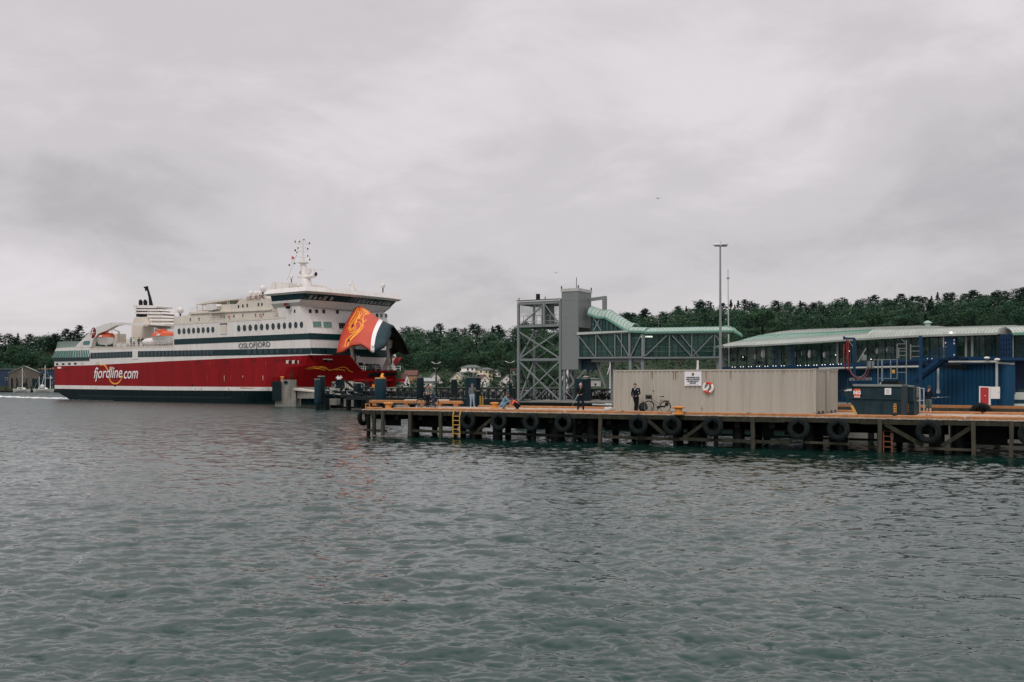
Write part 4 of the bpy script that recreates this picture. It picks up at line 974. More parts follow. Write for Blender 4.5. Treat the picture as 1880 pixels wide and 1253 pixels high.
# ---- stern: slanted green glazing, fin and sweeping arch
def green_slant(pts, off0, nm='stern_glazing'):
    mb = MB(); sp(mb, pts, off0, BW-2*off0); g = mb.build(nm, 'ship_glass_green', fy)
    (ax_, ay), (bx, by), (cx2, cy2), (dx_, dy_) = pts
    mb = MB(); n = 14
    for i in range(n+1):
        q = i/n; p = SPl(off0).w(ax_+(bx-ax_)*q, ay+(by-ay)*q, -.03); s = SPl(off0).w(dx_+(cx2-dx_)*q, dy_+(cy2-dy_)*q, -.03); mb.bar(p, s, .10, .05)
    mb.build('glazing_bar', 'ship_white', g); return g
green_slant([(95.5, 657.3), (163.5, 656.3), (160.5, 643.5), (102.5, 644.8)], -.25)
sbuild('stern_band', 'ship_teal', [(96.5, 657.4), (163.5, 656.4), (163, 662.3), (100.5, 664)], -.1, BW+.2)
green_slant([(104, 639.2), (137, 638.6), (148, 627), (107.5, 628)], .6)
sbuild('stern_house', 'ship_white', [(100.5, 645), (165, 642.8), (165, 637.6), (137, 638), (103.5, 639.6)], .0, BW)
sbuild('stern_house', 'ship_white', [(108.5, 628.2), (147.5, 627), (140, 637), (106, 638.5)], 1.5, BW-3)
for w0, nm in ((-.05, 'fin'), (BW-.9, 'fin')):
    mb = MB(); sp(mb, [(137.5, 638.2), (167, 638), (171, 624), (180, 613.5), (197, 606.5), (212, 598.2), (222, 596.6), (264, 599), (264, 595), (222, 592.2), (205, 592.6), (190, 595.8), (178, 600.5), (166, 608.5)], w0, .85); mb.build(nm, 'ship_white', fy)
mb = MB(); sp(mb, [(207, 593.2), (222, 592.3), (264, 595), (264, 597), (222, 594.4), (207, 595)], .8, BW-1.7); mb.build('arch_roof', 'ship_white', fy)
mb = MB(); sp(mb, [(171+5.2*math.cos(a)*.9+2*math.sin(-a)*.5, 611.5+10*math.sin(a)) for a in np.linspace(0, 2*math.pi, 21)[:-1]], -.10, .04); em = mb.build('emblem', 'dark_red', fy)
ribbon(spline([(174, 604), (171, 606), (170, 613), (168.5, 620)]), .8, 'letter_white', 'emblem_letter', w=-.14)
ribbon([(167.5, 611.5), (171, 611), (175, 610.5)], .6, 'letter_white', 'emblem_letter', w=-.14)
ribbon([(167.5, 617), (171, 612), (174, 615)], .5, 'gold', 'emblem_letter', w=-.14)
mb = MB(); sp(mb, [(153, 634), (152, 629.5), (155, 626.5), (164, 625.8), (165, 629), (163, 633.5)], -.10, .04); mb.build('fin_window', 'ship_glass_green', fy)
# ---- aft promenade: deck, bulwark, deckhouses
zdeck = SPl(0).z(240, 641.5)
mb = MB(); sp(mb, [(165, 642.2), (318, 637.4), (318, 634.8), (165, 639.4)], 0.0, .1); mb.build('bulwark', 'ship_cream', fy)
sbuild('aft_house', 'ship_cream', [(208, 640), (215, 640), (215, 613), (208, 614)], 4, 2)
sbuild('aft_house', 'ship_cream', [(216, 640), (241, 639), (241, 622), (216, 622)], 9, 6)
sbuild('winch_house', 'ship_white', [(170, 641), (188, 640.5), (188, 636), (170, 636)], 2, 3)
for (x, w0, rr_) in ((222, 3, .8), (231, 3, .6), (262, 2.5, .7), (271, 2.5, .9)):
    p = SPl(w0).w(x, 635); mb = MB(); mb.ball(p, rr_, (1.2, 1, .8), 10, 7); mb.cyl(p-V(0,0,1.2), p, .2, n=6); mb.build('deck_gear', 'ship_white', fy, True)
rl = random.Random(5)
def railing(x0, y0, x1, y1, w, h, n, m='ship_white'):
    pl = SPl(w); A = pl.w(x0, y0); B = pl.w(x1, y1); mb = MB()
    for k in (1, .55): mb.bar(A+V(0,0,h*k), B+V(0,0,h*k), .05)
    for i in range(n+1): p = A.lerp(B, i/n); mb.bar(p, p+V(0,0,h), .05)
    mb.build('railing', m, fy)
railing(208, 638, 318, 634.6, .2, .85, 26)
railing(319, 594.2, 420, 588.3, .2, .8, 24); railing(420, 588.3, 524, 582, .2, .8, 26)
railing(349, 573.5, 398, 570, 1.5, .8, 12); railing(440, 551, 490, 547.5, 1.5, .7, 14)
railing(530, 528, 600, 531, 6, .7, 14)
# ---- funnel
fw = 7.5
fn = sbuild('funnel', 'ship_cream', [(241, 639), (242, 597), (247, 583), (270, 582), (276, 600), (280, 639)], fw, 3.2)
sbuild('funnel_top', 'ship_white', [(245.5, 566), (287, 566), (288, 562.5), (283, 561.3), (244, 560.3)], fw-.3, 3.6)
mb = MB(); sp(mb, [(250, 582), (250, 566), (284, 566), (300, 582)], fw+.4, 2.4); mb.build('funnel_core', 'black', fy)
steps = [(571, 247, 294), (576.5, 247, 300), (583, 270, 304), (589, 274, 311), (596, 276, 317), (603.5, 276, 318.5)]
for k, (y, x0, x1) in enumerate(steps):
    mb = MB(); sp(mb, [(x0, y), (x1, y+.3), (x1-1.5, y-3.1), (x0, y-3.3)], fw-.2, 3.4); mb.build('louvre', 'ship_white', fy)
sbuild('funnel_skirt', 'ship_cream', [(270, 603), (318, 603), (318, 596), (308, 586), (298, 577), (284, 568), (270, 568)], fw+.3, 2.6)
sbuild('funnel_base', 'ship_white', [(276, 640), (318, 637), (318, 604), (276, 604)], 6.0, 5)
for x in (258.5, 267): 
    pl = SPl(fw+2); p = pl.w(x, 561); q = pl.w(x-.3, 554); mb = MB(); mb.tube([p, q, pl.w(x-1.0, 551)], [.38, .42, .22], 10); mb.build('exhaust_pipe', 'black', fy, True)
pl = SPl(fw+3); mb = MB(); mb.tube([pl.w(277.5, 561), pl.w(275, 546), pl.w(270.5, 529)], [.42, .28, .2], 8); mb.build('funnel_mast', 'black', fy, True)
mb = MB(); mb.bar(pl.w(271, 527), pl.w(265, 528.5), .3); mb.bar(pl.w(267, 527), pl.w(268, 533), .25); mb.bar(pl.w(270, 532), pl.w(267, 534), .2); mb.build('mast_light', 'black', fy)
# ---- top of the upper deckhouses: canopy, houses, domes, name letters
sbuild('canopy', 'ship_cream', [(360, 560.2), (434, 550), (434, 548.5), (388, 552.5), (360, 558.9)], 3, 12)
for x, y0, y1 in ((361.5, 560, 573), (372, 558.5, 572), (384, 557, 571), (397, 555, 560), (418, 552.5, 560), (421, 552, 559)):
    pl = SPl(3.3); mb = MB(); mb.bar(pl.w(x, y0), pl.w(x, y1), .12); mb.build('canopy_post', 'ship_cream', fy)
sbuild('glass_screen', 'ship_glass_green', [(420, 559), (424, 559), (424, 552), (420, 552)], 3.4, .1)
sbuild('duct_house', 'ship_white', [(486, 548), (529, 546), (529, 518.8), (520, 518.3), (500, 518.6)], 6, 9)
mb = MB(); sp(mb, [(505, 546), (505.5, 519), (506, 519), (505.7, 546)], 5.95, .05); mb.build('panel_seam', 'ship_cream', fy)
sbuild('vent_house', 'ship_white', [(455, 549.5), (486, 548), (484, 537.5), (462, 537.5)], 12, 4)
sbuild('deck_locker', 'ship_white', [(352, 574), (372, 572.5), (372, 569.5), (352, 571)], 4, 3)
for (x, y, rr_, w0) in ((482.5, 530.5, .62, 8), (461, 538.5, .42, 8), (470, 539, .45, 8), (477, 538, .35, 6), (331, 570.5, .62, 6), (535, 509, .34, 8), (548, 524, .25, 8), (703, 525, .40, 17), (397, 556.5, .3, 6)):
    pl = SPl(w0); p = pl.w(x, y); mb = MB(); mb.ball(p, rr_, (1, 1, 1.1), 14, 10); d_ = mb.build('radar_dome', 'ship_white', fy, True)
    mb = MB(); mb.cyl(p-V(0,0,rr_*3.1), p-V(0,0,rr_*.8), rr_*.22, rr_*.3, 8); mb.build('stalk', 'iron_dark', d_)
fit_text('lettering', 'OSLOFJORD', 443.5, 478, 545.8, .78, 'dark_red', tilt=R(1.0), bold=.012, w=1.0)
mb = MB(); 
for x in range(436, 492, 6): mb.bar(SPl(1.3).w(x, 547.0), SPl(1.3).w(x, 552), .05)
mb.bar(SPl(1.3).w(434, 548.8), SPl(1.3).w(490, 545.9), .06); mb.build('sign_frame', 'ship_cream', fy)
sbuild('white_raft', 'ship_white', [(376, 566), (378, 560), (386, 558), (396, 558.6), (399, 562), (397, 568), (388, 570), (380, 570)], .4, 1.6)
mb = MB(); sp(mb, [(381, 573.5), (408, 572), (408, 574), (381, 575.3)], .3, 2.0); mb.build('raft_shelf', 'ship_cream', fy)
mb = MB(); mb.bar(SPl(.25).w(386.5, 574), SPl(.25).w(387, 593), .1); mb.bar(SPl(.25).w(386.5, 574), SPl(.25).w(386, 613), .04); mb.build('davit', 'ship_cream', fy)
for i, (x, y) in enumerate(((349, 587), (365, 586), (406, 582.5), (411, 582.5), (429, 581), (446, 580), (437.5, 563), (445.5, 562), (453.5, 561), (474, 559.5), (480.5, 559), (501, 557), (507.5, 556.6), (469, 579), (483, 577.5), (507, 577), (521, 576.5))):
    sbuild('cabin_door', 'window_dark', [(x-1, y-2.8), (x+1, y-2.8), (x+1, y+2.8), (x-1, y+2.8)], 1.13, .05)
for x, y in ((420, 582), (478, 579.3)):
    p = SPl(1.0).w(x, y); mb = MB(); mb.torus(p, SB, .24, .08, 14, 6); mb.build('deck_lifebuoy', 'lifebuoy_red', fy, True)
ribbon(spline([(497, 583), (502, 576), (510, 569), (520, 564.5), (527, 563)]), [.9]*25, 'ship_white', 'side_arch', w=.6)
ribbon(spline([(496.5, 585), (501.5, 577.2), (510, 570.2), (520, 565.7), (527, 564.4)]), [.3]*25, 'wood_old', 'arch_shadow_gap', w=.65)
rects(440, 574, 500, 571.3, 5, 2.2, .7, 'ship_white', 'deck_lamp', w=1.1)
# ---- bridge and raked front
def fw_(px, py, t): return FPl(t).w(px, py)
def fpt(px, py): return None
# raked front plane: t depends on height; solve on the plane through front-top and front-bottom edges
zb_, zt2 = SD.z(572, 652), SPl(0).z(551.5, 563); tb_, tt_ = SD.t(572), SD.t(551.5)
Pn = ship(tb_, 0, zb_); e1 = SB; e2 = (ship(tt_, 0, zt2)-Pn).normalized(); fn_ = e1.cross(e2).normalized()
if fn_.dot(SA) < 0: fn_ = -fn_
def FR(px, py, off=0.0):
    d = V((px-CX)/F, 1, -(py-HY)/F); o_ = V(0, 0, EYE); k = (Pn-o_).dot(fn_)/d.dot(fn_); return o_+d*k+fn_*off
_fm = MB(); _fp = [(551.5, 563), (567, 611), (569, 626), (571.5, 652)]
for (a_, b_) in zip(_fp, _fp[1:]): q0, q1 = SPl(0).w(*a_), SPl(0).w(*b_); _fm.add([q0-SB, q1-SB, q1+SB*(BW+2), q0+SB*(BW+2)], [(0,1,2,3)])
front_bvh = bvh_of(_fm)
def fpoly(nm, m, pts, th=.06, off=.05, parent=fy):
    pp = [cast(front_bvh, x, y, off) or FR(x, y, off) for x, y in pts]
    mb = MB(); mb.prism(pp, -SA*th); return mb.build(nm, m, parent)
# front body filling the rake
mb = MB(); mb.prism([ship(tb_, 0.02, zb_), ship(tt_, 0.02, zt2), ship(tt_-6, .02, zt2), ship(tb_-6, .02, zb_)], SB*(BW-.04)); mb.build('front_bulkhead', 'ship_white', fy)
wr = [FR(720, 576), 0]
print('front right px', [(round(CX+F*p.x/p.y), round(HY-F*(p.z-EYE)/p.y)) for p in (ship(tt_, BW, zt2), ship(tb_, BW, zb_))])
fpoly('window_band', 'ship_teal', [(567.4, 611.8), (632, 614.5), (632, 625), (570, 623.2)], .06, .05)
fpoly('window_band', 'ship_teal', [(571, 638.8), (600, 639.2), (722, 644), (722, 657), (600, 651.5), (572, 650.6)], .06, .05)
def frow(xs_, y, hw, hh, m='ship_glass', nm='front_window', sl=0.03):
    for x in xs_:
        y_ = y+(x-xs_[0])*sl; f_ = fpoly(nm, m, [(x-hw, y_-hh), (x+hw, y_-hh), (x+hw+.5, y_+hh), (x-hw+.5, y_+hh)], .06, .05)
frow([569.5, 581.5, 594.5, 619.5], 571.5, 2.4, 3.3)
frow([692.5, 700.5, 709], 579.5, 1.8, 3.4)
def framed(x0, x1, y0, y1, m, n):
    f_ = fpoly('front_window', 'ship_cream', [(x0, y0), (x1, y0+.6), (x1+1.2, y1+.6), (x0+1.2, y1)], .05, .05)
    for i in range(n):
        a = x0+.5+(x1-x0-1)*i/n; b = x0+.5+(x1-x0-1)*(i+1)/n-.5
        fpoly('pane', m, [(a, y0+.7), (b, y0+.8), (b+1.1, y1-.4), (a+1.1, y1-.5)], .05, .09, f_)
framed(574, 590, 590, 601, 'ship_glass_green', 5); framed(593.5, 609.5, 590.7, 602, 'ship_glass_green', 5); framed(621.5, 634.5, 592.5, 603.5, 'black', 3)
frow([590, 597, 603.5, 610], 645, 2.4, 4.6)
# bridge: tapering apron, slanted window strip, roof with deep eaves
tB = SPl(-.7).t(528)
def br(t, w, z): return ship(t, w, z)
zr1 = SPl(-.8).z(521, 537); zr2 = SPl(-.8).z(529, 528.5); zw1 = SPl(-.6).z(527, 541.5); zw0 = SPl(-.4).z(529, 552); za = SPl(-.3).z(530, 562)
print('bridge z', zr1, zr2, zw1, zw0, za, 'tB', tB, tt_)
W0, W1 = -.8, BW+.9
def loft(nm, m, secs, parent=fy):       # each section: (t_front, t_back, w0, w1, z)
    mb = MB()
    for (tf, tb2, w0, w1, z) in secs:
        mid = (w0+w1)/2; 
        for (t, w) in ((tf-.7, w0), (tf, w0+3.5), (tf+.3, mid), (tf, w1-3.5), (tf-.7, w1), (tb2, w1), (tb2, w0)): mb.v.append(tuple(br(t, w, z)))
    k = 7; n = len(secs)
    for i in range(n-1):
        for j in range(k): mb.f.append((i*k+j, i*k+(j+1)%k, (i+1)*k+(j+1)%k, (i+1)*k+j)); mb.m.append(0)
    mb.f.append(tuple(range(k))); mb.f.append(tuple((n-1)*k+j for j in range(k))); mb.m += [0, 0]
    return mb.build(nm, m, parent)
tf = tt_+.6
brg = loft('bridge', 'ship_white', [(tf-.2, tf-7.5, .2, BW-.2, za-.2), (tf+.5, tf-7.5, W0+.3, W1-.3, za+.5), (tf+.9, tf-7.5, W0+.2, W1-.2, zw0)])
loft('bridge_glazing', 'ship_glass', [(tf+.85, tf-7.3, W0+.3, W1-.3, zw0), (tf+2.0, tf-7.2, W0, W1, zw1)])
loft('bridge_roof', 'ship_white', [(tf+2.3, tf-8.0, W0-.2, W1+.2, zw1), (tf+2.9, tf-8.3, W0-.5, W1+.5, zr1-.12), (tf+2.5, tf-7.9, W0, W1, zr2-.05), (tf+1.2, tf-7.0, W0+1, W1-1, zr2+.05)])
# mullions and pale blinds behind the bridge windows
for w in [W0+.5+k*(W1-W0-1)/26 for k in range(27)]:
    q = min(1, (w-W0)/3.5) if w < HB else min(1, (W1-w)/3.5)
    ta = tf+.85-.7*(1-q)+.3*max(0, 1-abs(w-HB)/8.5); mb = MB(); mb.bar(br(ta+.03, w, zw0), br(ta+1.18, w, zw1), .09, .06); mb.build('mullion', 'ship_white' if rl.random() < .0 else 'ship_teal', fy)
for w in [.8, 1.7, 2.6, 3.5, 4.9, 11, 12, 13, 14, 15, 16, 16.9, 17.8, 18.7]:
    q = min(1, (w-W0)/3.5) if w < HB else min(1, (W1-w)/3.5)
    ta = tf+.9-.7*(1-q)+.3*max(0, 1-abs(w-HB)/8.5); ha = rl.uniform(.35, .6); hb_ = (zw1-zw0)
    mb = MB(); z0_ = zw0+.12; mb.prism([br(ta+.18, w-.30, z0_), br(ta+.18, w+.30, z0_), br(ta+.18+1.1*ha, w+.30, z0_+hb_*ha), br(ta+.18+1.1*ha, w-.30, z0_+hb_*ha)], -SA*.03); mb.build('blind', 'roof_light', fy)
sbuild('wing_opening', 'dark_red', [(521, 557), (526, 556.5), (526, 561), (521, 562)], -.75, .1)
mb = MB(); mb.ball(br(tf-3, -.6, za-.25), .35, (1.3, 1, .8), 8, 6); mb.build('wing_camera', 'black', fy)
sbuild('wing_window', 'window_dark', [(539.5, 569), (542, 569), (542, 574.5), (539.5, 574.5)], -.03, .08)
mb = MB(); zz_ = za-.05
for (x, y) in ((608, 566.5), (686, 571), (705, 572.5)): mb.ball(FR(x, y, .2), .18, (1, 1, .8), 6, 4)
mb.build('front_lamp', 'black', fy)
# ---- main mast
pm = SPl(10); b0 = pm.w(563, 528); 
def mp(x, y): return pm.w(x, y)
mb = MB(); mb.tube([mp(562, 529), mp(561.5, 515), mp(558, 505), mp(556.5, 483)], [1.25, 1.0, .72, .55], 10, lat=tuple(SA), flat=.8); mst = mb.build('main_mast', 'ship_white', fy, True)
mb = MB(); mb.cyl(mp(557, 483.6), mp(557, 482), .95, .95, 14); mb.build('mast_platform', 'ship_white', mst)
mb = MB(); mb.tube([mp(550, 508), mp(563, 509.5), mp(577, 507), mp(579, 502)], [.5, .75, .6, .15], 10, lat=tuple(SB), flat=.5); mb.build('mast_platform', 'ship_white', mst)
mb = MB(); mb.tube([mp(556.5, 482), mp(556.3, 461), mp(556, 442)], [.22, .16, .07], 8); mb.build('topmast', 'ship_white', mst)
mb = MB()
for (x0, y0, x1, y1, w) in ((542, 447, 569, 449, .13), (546, 454, 566, 456, .1), (545, 462, 566, 463, .1), (548, 473, 568, 472, .1), (541, 483, 550, 483.5, .1), (565, 494, 591, 495.5, .22), (570, 478, 568, 470, .08), (548, 443, 548, 449, .06), (552, 441, 552, 448, .06), (561, 441, 561, 449, .06), (565, 443, 565, 449, .06), (543, 444, 543, 447, .06), (548, 460, 548, 463, .06), (564, 458, 564, 463, .06)): mb.bar(mp(x0, y0), mp(x1, y1), w)
mb.build('yardarm', 'ship_white', mst)
mb = MB()
for (x, y, q) in ((542, 444, .14), (550, 444, .12), (568, 447, .14), (542, 460, .16), (547, 456, .12), (545, 464, .12), (565, 457, .14), (569, 477, .15), (541, 484, .14), (580, 503.5, .28), (554, 501, .4), (531, 487, .15), (558, 440.5, .12), (565, 470, .12)): mb.ball(mp(x, y), q, (1, 1, 1.3), 6, 5)
mb.build('navigation_light', 'iron_dark', mst)
mb = MB(); mb.bar(mp(566, 499), mp(569, 494), .16); mb.bar(mp(577, 498), mp(576, 494), .2); mb.bar(mp(563, 507), mp(571, 497), .3); mb.build('radar_bracket', 'ship_white', mst)
mb = MB(); mb.bar(mp(545, 468), mp(531, 490), .02); mb.bar(mp(545, 468), mp(527, 515), .02); mb.build('halyard', 'iron_dark', mst)
fl = thing('flag', tuple(mp(538, 474)), 'small red flag flying beside the ferry mast', 'flag')
mb = MB(); a_ = [mp(536, 470.5), mp(537.5, 471.5), mp(540, 472), mp(539.5, 475.5), mp(537.5, 476.5), mp(536.2, 475)]; mb.prism(a_, SB*.03); mb.build('cloth', 'lifebuoy_red', fl)
mb = MB(); mb.bar(mp(536, 470), mp(536, 478), .05); mb.build('hoist_line', 'iron_dark', fl)
# masts and lights on the bridge roof
pq = SPl(15); mb = MB(); p = pq.w(648, 533.5)
mb.tube([p, pq.w(648, 521)], [.5, .25], 8); mb.bar(pq.w(644, 524), pq.w(652, 524.5), .15); mb.bar(pq.w(646.5, 524), pq.w(646.5, 514), .08); mb.ball(pq.w(643, 522), .3); mb.ball(pq.w(652.5, 529), .42, (.5, .5, 1.3)); mb.build('bridge_aerial', 'ship_white', fy)
mb = MB()
for x, w_ in ((560, 7), (575, 8), (592, 9), (618, 12), (666, 16), (684, 15), (712, 18), (540, 4)): pl = SPl(w_); y_ = 528.3+(x-529)*.083; mb.bar(pl.w(x, y_+2), pl.w(x, y_-5), .06)
mb.build('whip_aerial', 'ship_cream', fy)
# ---- open foredeck behind the raised visor
dz_ = bowdeck
zq_ = FR(640, 653).z-.2; mb = MB(); ha, hb2 = half(TF, dz_-.3)-.2, half(TF, zq_)-.2; mb.prism([ship(TF-.15, HB-ha, dz_-.3), ship(TF-.15, HB+ha, dz_-.3), ship(TF-.15, HB+hb2, zq_), ship(TF-.15, HB-hb2, zq_)], SA*.2); mb.build('foredeck_bulkhead', 'ship_white', fy)
zB = FR(640, 653).z
mb = MB()
for w0, w1, z0_, z1_ in ((6.5, 8.5, dz_, dz_+1.4), (9, 11.2, dz_, dz_+1.5), (11.8, 13.8, dz_, dz_+1.3)): mb.fbox(ship, TF+.05, TF+.15, w0, w1, z0_, z1_)
mb.build('bulkhead_opening', 'black', fy)
# flared bulwarks that close the hull to the open foredeck (near and far)
for sgn, tl in ((-1, 5.6), (1, 2.2)):
    mb = MB(); tt = [TF-.15+tl*k/6 for k in range(7)]; zt_ = ztop(TF)-.03
    for ta, tb3 in zip(tt, tt[1:]):
        a = [ship(t, HB+sgn*half(t, z), z) for t, z in ((ta, dz_-.02), (tb3, dz_-.02), (tb3, zt_), (ta, zt_))]; mb.prism(a, -SB*.18*sgn)
    mb.build('bulwark', 'ship_red', fy)

# bow opening: dark recess with red lower lip
bo = []
mb = MB(); mb.prism([cast(hull_bvh, x, y, .25) or at(x, y, 165) for x, y in ((681, 684.5), (726, 684.5), (722, 690.5), (676, 691.5))], SA*-.3); mb.build('bow_opening', 'black', fy)
mb = MB(); mb.bar(ship(TF+6, 4, dz_-1.5), ship(TF+9, 12, dz_-1.5), 1.2, .35); mb.build('bow_lip', 'ship_red', fy)
# hydraulic arms
for (xa, xb, w0) in ((645.5, 645, 5.6), (709, 711, 14.0)):
    pl = SPl(w0)
    sx_ = xb-645
    mb = MB(); pl.poly(mb, [(xb-12.5+1, 680.5), (xb+11, 680), (xb+5, 668), (xb+1, 657.5), (xb-2, 659)], .9); mb.build('arm_bracket', 'ship_cream', fy)
    mb = MB(); mb.tube([pl.w(xb-.5, 661, .4), pl.w(xb+1, 652, .4), pl.w(xb-1, 643, .4), pl.w(xb+1, 634, .4), pl.w(xb+3, 624, .4)], [.42, .46, .42, .5, .4], 10); mb.build('lifting_arm', 'ship_cream', fy, True)
    mb = MB(); mb.tube([pl.w(xb+5, 680, .2), pl.w(xb+6, 660, .2), pl.w(xb+4.5, 640, .2)], [.09, .12, .16], 6); mb.build('hydraulic_ram', 'iron_dark', fy)
    mb = MB(); mb.tube([pl.w(xb+12, 655, .2), pl.w(xb+7, 657, .2)], .15, 6); mb.build('arm_pin', 'ship_white', fy)
pl = SPl(4); mb = MB()
for (x0, x1, w_) in ((655, 671, 6), (690, 735, 9)):
    pl = SPl(w_)
    for k in range(2): mb.bar(pl.w(x0, 673+4*k), pl.w(x1, 673+4*k), .07)
    for k in range(5): x = x0+(x1-x0)*k/4; mb.bar(pl.w(x, 672), pl.w(x, 681), .07)
mb.build('foredeck_railing', 'ship_white', fy)
for (x, y, w_) in ((673, 676, 8), (684, 675, 9), (690, 675, 10)):
    p = SPl(w_).w(x, y); mb = MB(); mb.cyl(p-SB*.5, p+SB*.5, .42, n=12); mb.cyl(p-SB*.6, p-SB*.5, .6, n=12); mb.cyl(p+SB*.5, p+SB*.6, .6, n=12); mb.build('mooring_winch', 'roof_slate', fy)
# dragon arabesque on the dark bow shoulder
for pts in ([(560, 678), (570, 675), (582, 674), (592, 675.5), (600, 678), (606, 680)], [(565, 678.5), (577, 677), (588, 677.8), (597, 680.5)], [(585, 673.5), (595, 674), (601, 677)], [(618, 677), (628, 674.5), (636, 676), (641, 681), (648, 684)], [(615, 680), (626, 679), (634, 681)], [(603, 681), (612, 679), (622, 676.5)]):
    ribbon(spline(pts, 4), .75, 'gold', 'bow_ornament', bvh=hull_bvh, off=.12)
# ---- raised visor: a bow-shaped shell whose stem is the ridge
rp = [((650.5, 566.5), (618, 647)), ((656, 562.8), (629, 645)), ((666, 563.8), (645, 633.5)), ((681, 574), (663, 631.5)), ((696, 586), (680.5, 643)), ((703, 589), (687, 646.5)), ((713, 594), (707, 636)), ((722, 597.5), (718.5, 613))]
wlow = [1.6, 2.2, 3.0, 3.4, 3.8, 4.3, 6.2, 9.3]
mb = MB(); cols = []; NR = 7
for (top, low), wl in zip(rp, wlow):
    a = SPl(HB).w(*top); b = SPl(wl).w(*low); col = []
    for k in range(NR+1):
        q = k/NR; p = a.lerp(b, q); col.append(p - SB*.55*math.sin(math.pi*q)*(1-.5*(wl > 6)) + V(0, 0, .12*math.sin(math.pi*q)))
    cols.append(col)
for c_ in cols: mb.v += [tuple(p) for p in c_]
m_ix = [0, 0, 0, 0, 1, 2, 2]
for i in range(len(cols)-1):
    for k in range(NR): mb.f.append((i*(NR+1)+k, i*(NR+1)+k+1, (i+1)*(NR+1)+k+1, (i+1)*(NR+1)+k)); mb.m.append(m_ix[i])
vis_bvh = bvh_of(mb)
def thick(mb):
    return mb
o = mb.build('bow_visor', ['visor_orange', 'letter_white', 'visor_dark', 'black'], fy, True, recalc=False)
sm = o.modifiers.new('s', 'SOLIDIFY'); sm.thickness = .35; sm.offset = -1 ; sm.material_offset = 3; sm.material_offset_rim = 0
visor = o
# far half, mirrored about the centre line
mb2 = MB(); far_low = [(722, 650), (726, 649), (730, 646), (735, 645), (740, 647), (743, 648), (747, 648), (752, 648.5)]
for (top, low), fl_ in zip(rp, far_low):
    a = SPl(HB+.1).w(*top); b = SPl(17.0).w(*fl_)
    for k in range(NR+1): q = k/NR; mb2.v.append(tuple(a.lerp(b, q) + SB*.45*math.sin(math.pi*q)))
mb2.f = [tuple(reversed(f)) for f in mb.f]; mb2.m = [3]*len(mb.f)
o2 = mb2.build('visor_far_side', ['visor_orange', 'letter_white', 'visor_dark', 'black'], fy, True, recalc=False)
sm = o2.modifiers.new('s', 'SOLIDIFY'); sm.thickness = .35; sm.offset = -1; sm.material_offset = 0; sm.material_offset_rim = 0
# gilded dragon on the visor side
orn = [[(656, 564.5), (652, 575), (645, 587), (640, 597)], [(658.5, 566), (655, 578), (648, 590), (641.5, 600), (640, 604), (643, 607), (648, 606), (651, 601)],
       [(661, 566), (665, 570), (672, 573), (677, 577)], [(664, 566), (671, 570), (678, 574.5)], [(660, 570), (664, 576), (660, 583), (655, 590), (652, 597), (654, 602)],
       [(664, 575), (668, 579), (666, 585), (668, 590), (672, 589.5), (671.5, 586)], [(668, 579), (674, 577), (679, 576)], [(660, 584), (665, 588), (667, 594), (663, 600), (659, 607), (652, 614), (645, 621), (640, 628), (637, 638)],
       [(657, 590), (662, 594), (662, 600), (656, 607), (648, 614), (640, 620), (635, 627), (632, 637)], [(654, 601), (650, 609), (644, 611), (641, 609)], [(645, 596), (642, 601), (645, 605), (649, 602), (650, 597)],
       [(665, 592), (666.5, 600), (662, 607), (655, 614), (647, 621), (641, 629), (639, 637)], [(636, 622), (634, 630), (634, 638)], [(655, 572), (660, 574), (657, 582), (650, 590)], [(661, 578), (656, 586), (651, 593), (649, 598)], [(666, 573), (672, 576), (676, 578)]]
for pts in orn: ribbon(spline(pts, 5), .95, 'gold', 'visor_ornament', bvh=vis_bvh, off=.10)
for (x, y, rx, ry) in ((648, 598, 1.4, 2.4), (640.5, 625.5, 1.5, 2.6), (657, 588, 1.2, 1.4)):
    pp_ = [cast(vis_bvh, x+rx*math.cos(a), y+ry*math.sin(a), .16) for a in np.linspace(0, 2*math.pi, 9)[:-1]]
    if None not in pp_: mb = MB(); mb.prism(pp_, SB*.04); mb.build('visor_hole', 'black', fy)
for seg in ([(683, 638), (686.5, 637.5), (687.5, 633)], [(682.5, 634), (684, 638)]): ribbon(seg, [.35]*3, 'letter_dark', 'visor_mark', bvh=vis_bvh, off=.1)

